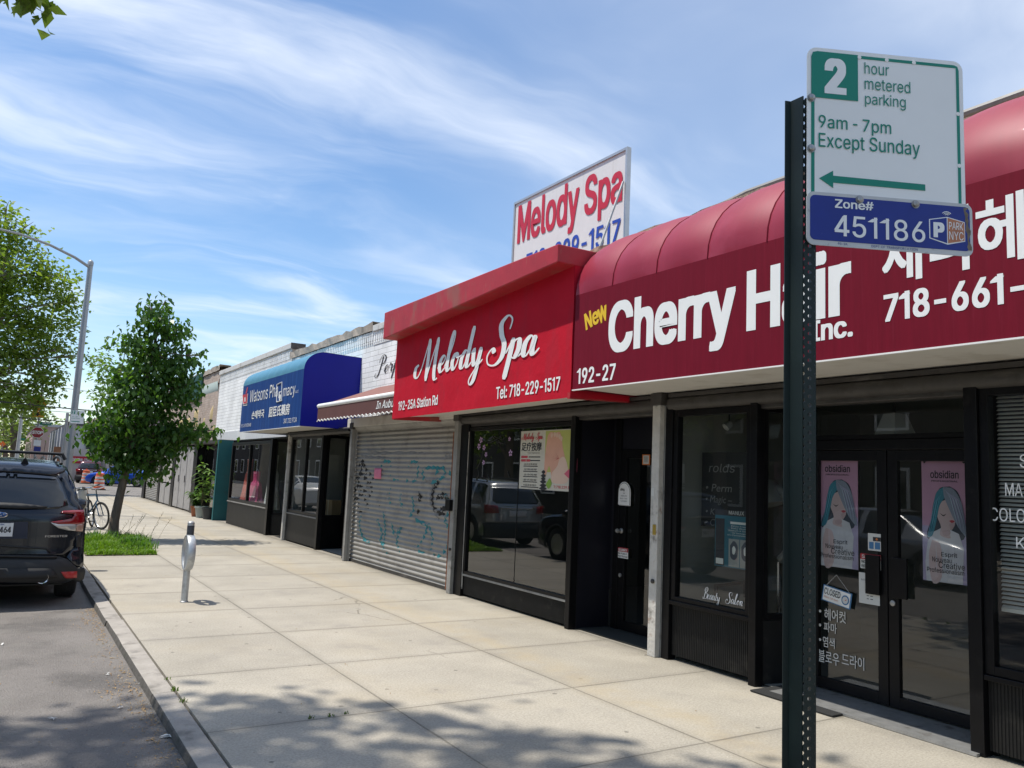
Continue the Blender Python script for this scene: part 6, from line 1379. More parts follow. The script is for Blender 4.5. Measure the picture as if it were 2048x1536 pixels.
for i in range(n):
    z0 = i*.0254; z1 = z0+.0254; zc = (z0+z1)/2
    sq = [(-hw+uc-.0, z0), (hw+uc-.002, z0), (hw+uc-.002, z1), (-hw+uc, z1)]
    out = []
    for k in range(12):
        a = 2*math.pi*k/12-2.356; cx_, sz = math.cos(a), math.sin(a); t = min(((hw-.001)/abs(cx_)) if abs(cx_) > 1e-6 else 9, .0127/abs(sz) if abs(sz) > 1e-6 else 9); out.append((uc-.0005+cx_*t, zc+sz*t))
    vs = [sp3(u, -.006, z) for u, z in out]+[sp3(uc+hr*math.cos(2*math.pi*k/12-2.356), -.006, zc+hr*math.sin(2*math.pi*k/12-2.356)) for k in range(12)]
    mb.add(vs, [(k, (k+1) % 12, 12+(k+1) % 12, 12+k) for k in range(12)])
mb.add([sp3(.0225, -.006, 0), sp3(.026, -.050, 0), sp3(.026, -.050, zt_p), sp3(.0225, -.006, zt_p)], [(0, 1, 2, 3)])
pm = mb.build('post', M_GPOST, po); sdm = pm.modifiers.new('solid', 'SOLIDIFY'); sdm.thickness = .0035; sdm.offset = 0
def rrect(u0, u1, z0, z1, r, k=6):
    out = []
    for cx_, cz, a0 in ((u1-r, z1-r, 0), (u0+r, z1-r, 90), (u0+r, z0+r, 180), (u1-r, z0+r, 270)):
        for j in range(k+1): a = rad(a0+90*j/k); out.append((cx_+r*math.cos(a), cz+r*math.sin(a)))
    return out
M_SIGNW = mat('sign_white', (.80, .81, .80), .35, var=.03, scale=4); M_SIGNG = mat('sign_green', (.0, .21, .145), .4, var=.04); M_SIGNB = mat('sign_blue', (.008, .022, .22), .35, var=.08, scale=20, stains=[((.25, .27, .35), 60, .35, .68)])
u0, u1 = -.008, .476; zT, zBt = 2.948, 2.475
def plate(name, m, pts, v, th, par): return MB().prism([sp3(u, v, z) for u, z in pts], SN*th).build(name, m, par)
pl1 = plate('white_plate', M_SIGNW, rrect(u0, u1, zBt, zT, .03), .002, .003, po)
gb = lambda pts, v=.0055: plate('green_border', M_SIGNG, pts, v, .0006, pl1)
bi, bo = .022, .012
gb([(u0+.13, zT-.022), (u0+.13, zT-.013), (u1-.028, zT-.013), (u1-.017, zT-.017), (u1-.013, zT-.03), (u1-.013, zBt+.02), (u1-.022, zBt+.02), (u1-.022, zT-.022)])
gb([(u0+.012, zT-.155), (u0+.022, zT-.155), (u0+.022, zBt+.01), (u0+.012, zBt+.01)])
gb([(u0+.012, zT-.155), (u0+.155, zT-.155), (u0+.155, zT-.012), (u0+.03, zT-.012), (u0+.017, zT-.016), (u0+.012, zT-.03)], .0062)
def st(s, u, z, w, h, m, bold=0.0, par=pl1, v=.0068, al='LEFT'): return text('lettering', s, par, sp3(u, v, z), SU, (0, 0, 1), m, w, h, bold, 0, .0006, al, 0)
st('2', u0+.052, zT-.140, .067, .110, M_SIGNW, .05)
st('hour', u0+.175, zT-.068, .076, .036, M_SIGNG, .0); st('metered', u0+.175, zT-.116, .142, .036, M_SIGNG, .0); st('parking', u0+.176, zT-.171, .126, .044, M_SIGNG, .0)
st('9am', u0+.034, zT-.2465, .088, .039, M_SIGNG, .004); st('-', u0+.139, zT-.2305, .013, .0045, M_SIGNG, .004); st('7pm', u0+.168, zT-.257, .088, .0475, M_SIGNG, .004); st('Except Sunday', u0+.034, zT-.316, .310, .054, M_SIGNG, .004)
za = zT-.399
gb([(u0+.036, za), (u0+.078, za+.026), (u0+.078, za+.011), (u1-.125, za+.008), (u1-.125, za-.011), (u0+.078, za-.010), (u0+.078, za-.026)], .0058)
for u, z in ((u0+.16, zT-.018), (u0+.245, zT-.018), (u0+.33, zT-.018), (u1-.018, zT-.165), (u1-.018, zT-.325)): MB().lathe(sp3(u, .0058, z), SN, [(.006, 0), (.006, .001), (0, .0012)], 12).build('rivet_hole', M_LETTER, pl1)
M_BOLT = mat('bolt_head', (.35, .34, .33), .4, .8, var=.3, scale=60)
def bolt(u, z, v=.006, par=po):
    mb = MB(); mb.lathe(sp3(u, v, z), SN, [(.0125, 0), (.0125, .002), (.009, .002), (.009, .007), (.006, .009), (0, .009)], 14); mb.build('bolt', M_BOLT, par, smooth=True)
bolt(u0+.012, zT-.158); bolt(u0+.012, zT-.312)
zb1, zb0 = 2.507, 2.350
pl2 = plate('zone_plate', mat('zone_plate_edge', (.52, .53, .53), .4, var=.1, scale=10, stains=[((.12, .10, .08), 30, .8, .62)]), rrect(u0-.003, u1+.017, zb0, zb1, .022), .006, .003, po)
plate('blue_field', M_SIGNB, rrect(u0+.007, u1+.008, zb0+.015, zb1-.010, .015), .0095, .0006, pl2)
st('Zone#', u0+.080, zb0+.113, .117, .026, M_SIGNW, .02, pl2, .0108); st('451186', u0+.078, zb0+.030, .275, .063, M_SIGNW, .006, pl2, .0108)
bolt(u0+.155, zb1-.014, .010); bolt(u0+.325, zb1-.014, .010)
# P / PARK NYC box mark
ub = u0+.370; zc = zb0+.075
def pp(pts, m, v, nm='mark'): return plate(nm, m, pts, v, .0005, pl2)
pp([(ub-.004, zc+.027), (ub+.052, zc+.038), (ub+.106, zc+.026), (ub+.106, zc-.032), (ub+.052, zc-.045), (ub-.004, zc-.030)], M_SIGNW, .0102)
pp([(ub-.001, zc+.025), (ub+.050, zc+.035), (ub+.050, zc-.041), (ub-.001, zc-.028)], M_SIGNB, .0108)
M_ORK = mat('mark_orange', (.45, .18, .09), .5, var=.2, scale=40); pp([(ub+.053, zc+.035), (ub+.104, zc+.024), (ub+.104, zc-.030), (ub+.053, zc-.041)], M_ORK, .0108)
st('P', ub+.008, zc-.026, .034, .045, M_SIGNW, .06, pl2, .0116); st('PARK', ub+.056, zc+.001, .044, .022, M_SIGNW, .0, pl2, .0116); st('NYC', ub+.056, zc-.030, .044, .025, M_SIGNW, .0, pl2, .0116)
for k in range(3):
    r = .006+.005*k; mb = MB(); mb.tube([sp3(ub+.05+r*math.cos(a), .0112, zc+.040+r*math.sin(a)*.8) for a in [rad(35+11*j) for j in range(11)]], .0011, 4); mb.build('signal_arc', M_SIGNW, pl2)
st('DEPT OF TRANSPORTATION', u0+.19, zb0+.005, .14, .007, M_SIGNB, 0, pl2, .0096)
st('PS-9A', u0+.09, zb0+.005, .028, .007, M_SIGNB, 0, pl2, .0096)
M_RUSTY = mat('peeling_edge', (.16, .13, .10), .9, var=.5, scale=60)
mb = MB(); random.seed(2); e1 = []; e2 = []
for i in range(14):
    z = zb1-.012-(zb1-zb0-.03)*i/13; c = u1-.006+.010*i/13*1.3+random.uniform(-.003, .003); w = random.uniform(.002, .008); e1.append(sp3(c-w, .0104, z)); e2.append(sp3(c+w, .0104, z))
mb.grid([e1, e2]); mb.build('peeled_strip', M_RUSTY, pl2)
# ================================================================== vehicles
def carpaint(name, col, metal=.35, coat=.5): return mat(name, col, .22, metal, var=.03, scale=3, coat=coat)
M_TYRE = mat('tyre_rubber', (.018, .018, .018), .85, var=.25, scale=30); M_ALLOY = mat('alloy', (.42, .43, .44), .3, .85, var=.05); M_CGLASS = mat('car_glass', (.010, .013, .015), .04, 0, var=.05, spec=.8)
M_TRIM = mat('black_trim', (.012, .012, .0125), .6, var=.15); M_TAIL = mat('tail_red', (.22, .004, .008), .12, 0, var=.04, coat=.8); M_LAMPC = mat('lamp_clear', (.45, .44, .42), .12, .3, var=.15, scale=20, coat=.6); M_REFL = mat('reflector_red', (.42, .03, .03), .3, var=.15, scale=60); M_PLATE = mat('plate_white', (.62, .63, .62), .5, var=.03)
def sample_rows(st, n):
    ks = sorted(st); out = []
    P = [Vector((*([k]+list(st[k])),)) if 0 else [k]+list(st[k]) for k in ks]
    for i in range(n+1):
        y = ks[0]+(ks[-1]-ks[0])*i/n; j = max(k for k in range(len(ks)) if ks[k] <= y+1e-9); j = min(j, len(ks)-2)
        t = (y-ks[j])/(ks[j+1]-ks[j]); a, b, c, d = P[max(j-1, 0)], P[j], P[j+1], P[min(j+2, len(ks)-1)]; row = []
        for q in range(1, len(b)):
            m0 = (c[q]-a[q])/(c[0]-a[0])*(c[0]-b[0]); m1 = (d[q]-b[q])/(d[0]-b[0])*(c[0]-b[0])
            if (b[q]-a[q])*(c[q]-b[q]) <= 0: m0 = 0
            if (c[q]-b[q])*(d[q]-c[q]) <= 0: m1 = 0
            row.append((2*t**3-3*t*t+1)*b[q]+(t**3-2*t*t+t)*m0+(-2*t**3+3*t*t)*c[q]+(t**3-t*t)*m1)
        out.append((y, row))
    return out
def section(r):
    w, zl, zb, wr, zr = r; wb = w*.955; g = max(zr-zb, .001)
    return [(0, zl), (w*.84, zl), (w*.955, zl+.05), (w*.995, zl+.16), (w, (zl+zb)*.5), (w*.99, zb-.12), (wb+.012, zb-.02), (wb, zb), (wb+(wr-wb)*.25, zb+g*.28), (wb+(wr-wb)*.6, zb+g*.66), (wr, zb+g*.90), (wr*.9, zr-.004), (wr*.6, zr+.012), (0, zr+.02)]
def make_wheel(R, w, cx_, cy_, cz, side, par):
    o = thing_child('wheel', par)
    c = Vector((cx_, cy_, cz)); ax = Vector((side, 0, 0))
    t = MB(); t.lathe(c, ax, [(R*.66, -w*.5), (R*.9, -w*.5), (R*.985, -w*.40), (R, -w*.25), (R, w*.25), (R*.985, w*.40), (R*.9, w*.5), (R*.66, w*.5), (R*.64, w*.3), (R*.64, -w*.3), (R*.66, -w*.5)], 40)
    for k in range(-1, 2): t.ring(c+ax*(k*w*.2), ax, R*1.0, .004, 40, 4)
    wheel = t.build('wheel', M_TYRE, par, smooth=True, angle=50)
    m = MB(); m.lathe(c, ax, [(R*.66, w*.44), (R*.62, w*.44), (R*.60, w*.1), (R*.58, -w*.2), (0, -w*.2)], 40); m.lathe(c, ax, [(.07, -w*.2), (.07, w*.34), (.05, w*.38), (0, w*.38)], 20)
    for k in range(5):
        for dd in (-.16, .16):
            a0 = 2*math.pi*k/5; a1 = a0+dd; p0 = c+ax*(w*.33)+Vector((0, math.cos(a0+dd*.5), math.sin(a0+dd*.5)))*.05; p1 = c+ax*(w*.40)+Vector((0, math.cos(a1), math.sin(a1)))*R*.62
            d = (p1-p0); s = d.cross(ax).normalized()*.016; m.prism([p0-s, p1-s*1.1, p1+s*1.1, p0+s], ax*-.03)
    m.build('rim', M_ALLOY, wheel, smooth=True, angle=30)
    dk = MB(); dk.lathe(c, ax, [(R*.57, -w*.12), (0, -w*.12)], 30); dk.build('brake_disc', M_TRIM, wheel)
    return wheel
def thing_child(*a): return None
def car(name, label, cat, loc, rz, paint, L_, stn, wheels, R, glass_y, pillars, rear=True, front=True, group=None, plate=None, rails=False, simple=False):
    """stn: y -> (half width, underside, belt line, roof half width, roof height); y runs from the rear bumper forwards"""
    o = thing(name, label, cat, loc, rz, group); Mw = Matrix.Translation(loc) @ Matrix.Rotation(rz, 4, 'Z')
    n = 64 if not simple else 40; rows = sample_rows(stn, n); g = []
    for y, r in rows:
        s = section(r); g.append([(x, y, z) for x, z in s]+[(-x, y, z) for x, z in s[-2:0:-1]])
    mb = MB(); nc = len(g[0]); mb.v = [p for r in g for p in r]
    for i in range(n):
        for j in range(nc): mb.f.append((i*nc+j, i*nc+(j+1) % nc, (i+1)*nc+(j+1) % nc, (i+1)*nc+j)); mb.mi.append(0)
    mb.f.append(tuple(range(nc-1, -1, -1))); mb.f.append(tuple(n*nc+j for j in range(nc))); mb.mi += [0, 0]
    me = bpy.data.meshes.new('body'); me.from_pydata(mb.v, [], mb.f); me.update()
    bm = bmesh.new(); bm.from_mesh(me); bmesh.ops.recalc_face_normals(bm, faces=bm.faces); bm.to_mesh(me); bm.free()
    tmp = bpy.data.objects.new('tmp', me); COL.objects.link(tmp); wmax = max(r[0] for r in stn.values())
    cut = MB(); 
    for wy_ in wheels: cut.lathe((-wmax-.2, wy_, R), (1, 0, 0), [(0, 0), (R+.055, 0), (R+.055, .52), (0, .52)], 32); cut.lathe((wmax+.2, wy_, R), (-1, 0, 0), [(0, 0), (R+.055, 0), (R+.055, .52), (0, .52)], 32)
    co = cut.build('tmpcut', M_TRIM); bm = bmesh.new(); bm.from_mesh(co.data); bmesh.ops.recalc_face_normals(bm, faces=bm.faces); bm.to_mesh(co.data); bm.free()
    bo_ = tmp.modifiers.new('b', 'BOOLEAN'); bo_.operation = 'DIFFERENCE'; bo_.object = co; bo_.solver = 'EXACT'
    dg = bpy.context.evaluated_depsgraph_get(); dg.update(); me2 = bpy.data.meshes.new_from_object(tmp.evaluated_get(dg)); bpy.data.objects.remove(tmp); bpy.data.objects.remove(co)
    me2.materials.clear(); me2.materials.append(paint); me2.polygons.foreach_set('use_smooth', [True]*len(me2.polygons)); me2.set_sharp_from_angle(angle=rad(38)); me2.name = 'body'; me2.update()
    bd = bpy.data.objects.new('body', me2); COL.objects.link(bd); bd.parent = o
    def loc_build(mb, nm, m, par, smooth=False, bevel=0, angle=40):
        x = MB.build(mb, nm, m, None, smooth, bevel, angle); x.parent = par; return x
    # dark wheel-arch lining trims
    for wy_ in wheels:
        for s in (-1, 1):
            a = MB(); pts = [(s*(wmax+.004), wy_+(R+.07)*math.cos(t), R+(R+.07)*math.sin(t)) for t in [math.pi*(-.06+1.12*k/16) for k in range(17)]]; a.tube(pts, .022, 6); loc_build(a, 'arch_trim', M_TRIM, o, True)
    # glass overlays
    def overlay(nm, i0, i1, j0, j1, m, off, mir=True):
        mb = MB(); rr = []
        for i in range(i0, i1+1):
            y, r = rows[i]; s = section(r); rr.append([Vector((s[j][0], y, s[j][1])) for j in range(j0, j1+1)])
        nr = []
        for a, row in enumerate(rr):
            q = []
            for b_, p in enumerate(row):
                du = row[min(b_+1, len(row)-1)]-row[max(b_-1, 0)]; dv = rr[min(a+1, len(rr)-1)][b_]-rr[max(a-1, 0)][b_]; nn = dv.cross(du)
                if nn.length < 1e-8: nn = Vector((1, 0, 0))
                nn.normalize()
                if nn.x < 0 and abs(nn.x) > .05: nn = -nn
                elif abs(nn.x) <= .05 and nn.z < 0: nn = -nn
                q.append(p+nn*off)
            nr.append(q)
        mb.grid(nr); m2 = MB(); m2.grid([[Vector((-p.x, p.y, p.z)) for p in r] for r in nr])
        if nm == 'side_window': loc_build(m2, nm, m, o, True)
        else: mb.add(m2.v, m2.f)
        return loc_build(mb, nm, m, o, True)
    iy = lambda y: min(range(n+1), key=lambda i: abs(rows[i][0]-y))
    segs = [glass_y[0]]+list(pillars)+[glass_y[1]]
    for a, b in zip(segs[:-1], segs[1:]): overlay('side_window', iy(a)+ (0 if a == segs[0] else 1), iy(b), 7, 10, M_CGLASS, .006)
    if front: overlay('windscreen', iy(front[0]), iy(front[1]), 11, 13, M_CGLASS, .006)
    if rear: overlay('rear_window', iy(rear[0]), iy(rear[1]), 11, 13, M_CGLASS, .006)
    for wy_ in wheels:
        for s in (-1, 1):
            w = make_wheel(R, .22, s*(wmax-.115), wy_, R, s, None); kids = [c for c in bpy.data.objects if c.parent == w]
            w.parent = o
            for c in kids: c.matrix_parent_inverse = Matrix.Identity(4)
    for s in (-1, 1):
        m = MB(); c = Vector((s*(wmax+.10), glass_y[1]-.25, [r for y, r in rows if y <= glass_y[1]-.25][-1][2]+.06)); m.lathe(c+Vector((-s*.12, .02, 0)), (s, -.12, 0), [(.02, -.06), (.05, -.02), (.085, .03), (.09, .14), (.07, .21), (.0, .225)], 14); mm = loc_build(m, 'mirror', paint, o, True)
        mm.scale = (1, 1, 1)
    if rails:
        for s in (-1, 1):
            ys = [y for y, r in rows if rails[0] <= y <= rails[1]]; pts = [(s*(r[3]*.88), y, r[4]+.055) for y, r in rows if rails[0] <= y <= rails[1]]; pts = [(pts[0][0], pts[0][1]-.1, pts[0][2]-.05)]+pts+[(pts[-1][0], pts[-1][1]+.1, pts[-1][2]-.05)]; m = MB(); m.tube(pts, .018, 8); loc_build(m, 'roof_rail', M_TRIM, o, True)
    return o, rows, loc_build
SUV = {0.21: (.835, .30, .97, .70, 1.06), 0.29: (.882, .24, 1.02, .70, 1.26), 0.41: (.897, .23, 1.04, .68, 1.49), 0.53: (.90, .22, 1.045, .665, 1.60), 0.95: (.905, .21, 1.04, .67, 1.655), 1.8: (.905, .20, 1.02, .675, 1.68), 2.5: (.905, .20, .995, .67, 1.655), 2.95: (.905, .20, .98, .655, 1.58), 3.45: (.90, .20, .965, .70, 1.16), 3.62: (.895, .21, .955, .74, 1.03), 4.0: (.885, .22, .92, .74, .98), 4.35: (.85, .24, .84, .70, .90), 4.52: (.78, .27, .72, .62, .78), 4.60: (.66, .32, .60, .52, .64)}
M_NAVY = carpaint('navy_black_paint', (.005, .0075, .014), 0, .35)
CY = 10.75; CZ = RZ
fo, frows, flb = car('parked_suv', 'dark navy parked suv seen from behind at the left edge', 'car', (0.0, CY, CZ), 0, M_NAVY, 4.62, SUV, (.93, 3.60), .355, (.34, 3.35), (.98, 1.05, 2.02, 2.09), rear=None, front=(2.95, 3.5), rails=(.75, 2.6))
# rear end of the dark suv, traced at the rear bumper's own distance
def ry(x, z):
    b = .17*min(1.4, abs(x)/.9)**5+.03*(x/.9)**2
    if z < .50: d = -.02
    elif z < .60: d = -.02+.07*(z-.5)/.1
    elif z < 1.06: d = .05+.03*(z-.6)
    else: d = .064+(z-1.06)*.62+.15*max(0, z-1.06)**2
    return b+d
def c3(x, y):
    px_, py_ = x/4.8, 900+y/4.8; yy = .06
    for _ in range(8):
        p = PY(px_, py_, CY+yy); yy = ry(p.x, p.z-CZ)
    return (p.x, p.z-CZ)
def rmap(off): return lambda u, v: (u, ry(u, v)-off, v)
def sym(pts):
    P = [c3(*p) for p in pts]; P[0] = (0, P[0][1]); P[-1] = (0, P[-1][1]); return P+[(-x, z) for x, z in P[-2:0:-1]]
def rear(nm, outl, off, m, sp=.07, smooth=True, th=None, par=None):
    mb = patch(outl, rmap(off), sp); o = mb.build(nm, m, None, smooth, angle=50); o.parent = par or fo
    s = o.modifiers.new('solid', 'SOLIDIFY'); s.thickness = th or .012; s.offset = 0
    return o
tg = rear('tailgate', sym([(0, 205), (545, 243), (600, 335), (672, 530), (700, 545), (740, 560), (770, 700), (770, 790), (728, 880), (690, 950), (640, 1000), (560, 1020), (0, 1010)]), .000, M_NAVY)
rear('rear_quarter', [c3(*p) for p in [(545, 243), (615, 225), (700, 380), (757, 500), (798, 575), (818, 680), (812, 800), (800, 1000), (797, 1120), (740, 1130), (690, 1090), (640, 1030), (690, 955), (728, 885), (768, 795), (768, 700), (738, 565), (672, 535), (600, 335)]], -.004, M_NAVY)
q_ = [c3(*p) for p in [(545, 243), (615, 225), (700, 380), (757, 500), (798, 575), (818, 680), (812, 800), (800, 1000), (797, 1120), (740, 1130), (690, 1090), (640, 1030), (690, 955), (728, 885), (768, 795), (768, 700), (738, 565), (672, 535), (600, 335)]]
rear('rear_quarter', [(-x, z) for x, z in q_][::-1], -.004, M_NAVY)
M_RGLASS = mat('rear_glass', (.012, .015, .018), .03, 0, var=.3, scale=2, spec=.6, coat=.3)
rear('rear_window', sym([(0, 222), (530, 258), (585, 340), (655, 528), (560, 560), (460, 566), (0, 556)]), .012, M_RGLASS)
rear('spoiler', sym([(0, 150), (300, 168), (560, 200), (612, 172), (622, 205), (555, 236), (540, 250), (300, 226), (0, 206)]), .05, M_NAVY, th=.035)
bp_ = rear('bumper', sym([(0, 1012), (560, 1024), (640, 1050), (700, 1100), (740, 1135), (798, 1128), (808, 1165), (803, 1190), (790, 1238), (745, 1262), (700, 1240), (540, 1270), (0, 1262)]), .03, mat('bumper_plastic', (.016, .0165, .017), .6, var=.1, scale=20), th=.03)
rear('bumper_step', sym([(0, 1004), (540, 1016), (545, 1032), (0, 1022)]), .055, M_TRIM, th=.03)
rear('bumper_recess', sym([(0, 1130), (500, 1130), (545, 1190), (555, 1225), (0, 1235)]), .052, M_TRIM, th=.008)
for s in (1, -1):
    fl_ = (lambda P: P) if s == 1 else (lambda P: [(-x, z) for x, z in P][::-1])
    tl = rear('tail_light', fl_([c3(*p) for p in [(580, 602), (600, 585), (700, 578), (800, 576), (806, 640), (803, 706), (728, 712), (560, 708), (478, 690), (600, 672), (690, 655), (712, 625), (706, 612)]]), .026, M_TAIL, .04)
    rear('tail_lamp_lens', fl_([c3(*p) for p in [(484, 694), (560, 711), (722, 713), (722, 776), (640, 768), (560, 748), (520, 722)]]), .026, M_LAMPC, .04, par=fo); rear('tail_lamp_lens', fl_([c3(*p) for p in [(728, 714), (800, 709), (795, 742), (788, 780), (728, 778)]]), .026, mat('lamp_amber', (.42, .26, .2), .15, .2, coat=.6), .04, par=fo)
    rear('reflector', fl_([c3(*p) for p in [(583, 1165), (735, 1158), (732, 1222), (628, 1226), (605, 1200)]]), .052, M_REFL, .05)
    rear('side_vent', fl_([c3(*p) for p in [(728, 830), (775, 820), (772, 930), (730, 930)]]), .008, M_TRIM, .05)
    ex = c3(405, 1225); m = MB(); m.lathe((s*ex[0], ry(ex[0], ex[1])-.05, ex[1]), (0, 1, 0), [(.062, 0), (.066, .02), (.066, .25), (.05, .25), (.05, .01), (.062, 0)], 24); flb(m, 'exhaust', M_CHROME, fo, True)
    m = MB(); m.lathe((s*ex[0], ry(ex[0], ex[1])+.03, ex[1]), (0, 1, 0), [(.052, 0), (0, .001)], 20); flb(m, 'exhaust', M_TRIM, fo)
    eo = fl_([c3(*p) for p in [(300, 1255), (340, 1200), (405, 1165), (475, 1195), (500, 1250), (430, 1275)]]); rear('exhaust_trim', eo, .025, mat('satin_trim', (.13, .125, .12), .4, .5), .05)
rear('window_wiper', sym([(0, 505), (200, 514), (455, 545), (440, 556), (200, 560), (0, 552)]), .030, M_TRIM, th=.02)
rear('crease', sym([(0, 905), (440, 935), (470, 955), (490, 985), (480, 992), (440, 955), (0, 925)]), .012, M_TRIM, th=.01)
for nm, pts, off, m in (('badge_rim', [(0, 585), (40, 590), (68, 605), (77, 620), (68, 636), (40, 648), (0, 652)], .022, M_CHROME), ('badge', [(0, 594), (38, 598), (60, 610), (67, 620), (60, 630), (38, 640), (0, 644)], .032, mat('badge_blue', (.02, .06, .17), .3, .2))): rear(nm, sym(pts), off, m, .03)
for x, y, r in ((-.055, .0, .010), (-.005, .012, .008), (.02, -.010, .008), (.045, .008, .008), (.012, .018, .007), (-.03, -.012, .008)):
    cxz = c3(0, 620); m = MB(); m.lathe((x, ry(x, cxz[1])-.042, cxz[1]+y), (0, -1, 0), [(r, 0), (0, .004)], 4); flb(m, 'badge_star', M_LAMPC, fo)
pz1 = c3(132, 700); pz0 = c3(128, 828); pw = pz1[0]
pl = MB(); pl.prism([(-pw, .03, pz1[1]), (pw, .03, pz1[1]), (pw, .03, pz0[1]), (-pw, .03, pz0[1])], (0, -.012, 0)); plo = flb(pl, 'number_plate', M_PLATE, fo)
rec = c3(270, 690); rec0 = c3(262, 850); m = MB(); m.prism([(-rec[0], .053, rec[1]), (rec[0], .053, rec[1]), (rec0[0], .053, rec0[1]), (-rec0[0], .053, rec0[1])], (0, -.012, 0)); flb(m, 'plate_recess', mat('navy_recess', (.012, .018, .04), .35, .2, coat=.3), fo)
t_ = text('lettering', '7464', None, (pw-.018, .0175, pz0[1]+.042), (1, 0, 0), (0, 0, 1), M_INK, pw*.98, .068, .03, 0, .0006, 'RIGHT', 0); t_.parent = plo
t_ = text('lettering', 'NEW YORK', None, (0, .0175, pz1[1]-.024), (1, 0, 0), (0, 0, 1), mat('plate_blue', (.03, .07, .25), .5), .13, .016, .02, 0, .0006, 'CENTER', 0); t_.parent = plo
fb = c3(430, 838); fe = c3(650, 842)
t_ = text('lettering', 'FORESTER', None, (fb[0], ry(*fb)-.016, fb[1]), (fe[0]-fb[0], ry(*fe)-ry(*fb), 0), (0, 0, 1), M_LAMPC, fe[0]-fb[0], .024, .02, 0, .003, 'LEFT', 0); t_.parent = fo
m = MB(); c = Vector((.20, .62, 1.62)); m.add([c+Vector((-.05, -.02, 0)), c+Vector((.05, -.02, 0)), c+Vector((0, .20, 0)), c+Vector((0, -.05, .095)), c+Vector((0, -.02, .095))], [(0, 1, 3), (1, 2, 4, 3), (2, 0, 3, 4), (0, 2, 1)]); flb(m, 'antenna_fin', M_TRIM, fo)
m = MB(); m.box(-.72, .72, .32, 4.3, .22, .34); flb(m, 'chassis', M_TRIM, fo)
for y in (1.25, 2.15): m = MB(); m.tube([(-.66, y, 1.70), (-.62, y, 1.775), (.62, y, 1.775), (.66, y, 1.70)], .022, 8); flb(m, 'roof_bar', M_TRIM, fo, True)
# silver suv in front of it (mostly seen mirrored in the spa window)
M_SILV = carpaint('silver_paint', (.42, .43, .43), .6)
so_, srows, slb = car('parked_suv', 'silver grey parked suv standing in front of the dark one, its roof just showing', 'car', (0.05, 17.2, CZ), 0, M_SILV, 4.62, SUV, (.93, 3.60), .355, (.50, 3.35), (.98, 1.05, 2.02, 2.09), rear=None, front=(2.95, 3.5), rails=(.75, 2.6))
def simple_rear(o, lb, m_body):
    def rp(outl, off, m, nm): 
        mb = patch(outl, rmap(off), .08); x = mb.build(nm, m, None, True, angle=50); x.parent = o; s = x.modifiers.new('solid', 'SOLIDIFY'); s.thickness = .012; s.offset = 0
    rp([(-.86, .62), (.86, .62), (.88, 1.0), (.80, 1.12), (.66, 1.53), (-.66, 1.53), (-.80, 1.12), (-.88, 1.0)], 0, m_body, 'tailgate')
    rp([(-.62, 1.10), (.62, 1.10), (.70, 1.16), (.58, 1.48), (-.58, 1.48), (-.70, 1.16)], .012, M_CGLASS, 'rear_window')
    for s in (1, -1): P = [(s*.56, .86), (s*.90, .84), (s*.90, 1.06), (s*.60, 1.04)]; rp(P if s > 0 else P[::-1], .02, M_TAIL, 'tail_light')
    rp([(-.92, .24), (.92, .24), (.93, .60), (-.93, .60)], .03, M_TRIM, 'bumper'); rp([(-.26, .78), (.26, .78), (.26, .92), (-.26, .92)], .014, M_PLATE, 'number_plate'); rp([(-.5, .97), (.5, .97), (.5, 1.01), (-.5, 1.01)], .02, M_CHROME, 'trim_strip')
simple_rear(so_, slb, M_SILV)
m = MB(); m.tube([(.55, .60, 1.63), (.56, .45, 2.0)], .004, 5); slb(m, 'aerial', M_TRIM, so_)
# further vehicles down the road
SED = {0.05: (.70, .36, .80, .62, .86), .16: (.80, .28, .90, .66, .98), .5: (.86, .22, .95, .68, 1.04), .85: (.885, .20, .95, .60, 1.12), 1.5: (.89, .19, .94, .56, 1.40), 2.1: (.89, .18, .92, .57, 1.45), 2.7: (.89, .18, .90, .57, 1.40), 3.4: (.885, .18, .88, .66, 1.02), 3.7: (.88, .19, .86, .70, .94), 4.2: (.84, .21, .76, .66, .82), 4.45: (.74, .25, .62, .56, .68), 4.55: (.62, .30, .52, .5, .56)}
def sedan(name, label, loc, rz, paint): return car(name, label, 'car', loc, rz, paint, 4.55, SED, (.95, 3.60), .32, (1.05, 3.0), (1.15, 2.0, 2.07), rear=(.95, 1.45), front=(2.75, 3.35))
M_BLUEP = carpaint('bright_blue_paint', (.012, .07, .42), .3); M_WHITEP = carpaint('white_paint_car', (.62, .62, .61), 0); M_MAROON = carpaint('maroon_paint', (.07, .012, .016), .3)
bc = PY(197, 958, 61); sedan('blue_car', 'bright blue car beyond the orange barrels', (bc.x+3.6, 61, RZ), rad(62), M_BLUEP)
so2, r2, lb2 = car('dark_suv', 'dark maroon suv below the red banner across the side street', 'car', (5.3, 67.0, RZ), rad(-12), M_MAROON, 4.62, SUV, (.93, 3.60), .355, (.50, 3.35), (.98, 1.05, 2.02, 2.09), rear=None, front=(2.95, 3.5), rails=(.75, 2.6)); simple_rear(so2, lb2, M_MAROON)
so3, r3, lb3 = car('parked_suv', 'dark blue suv roof farther up the same lane beyond the silver one', 'car', (.15, 25.6, RZ), 0, carpaint('slate_blue_paint', (.05, .07, .11), .4), 4.62, SUV, (.93, 3.60), .355, (.50, 3.35), (.98, 1.05, 2.02, 2.09), rear=None, front=(2.95, 3.5), rails=(.75, 2.6)); simple_rear(so3, lb3, carpaint('slate_blue_paint', (.05, .07, .11), .4))
sedan('parked_car', 'white car farther up the lane at the left edge', (.1, 33.0, RZ), 0, M_WHITEP)
# mirrored only: a silver saloon across the road
sedan('silver_car', 'silver saloon across the road, seen as a reflection in the salon doors', (-4.2, 12.6, RZ), rad(180), M_SILV)

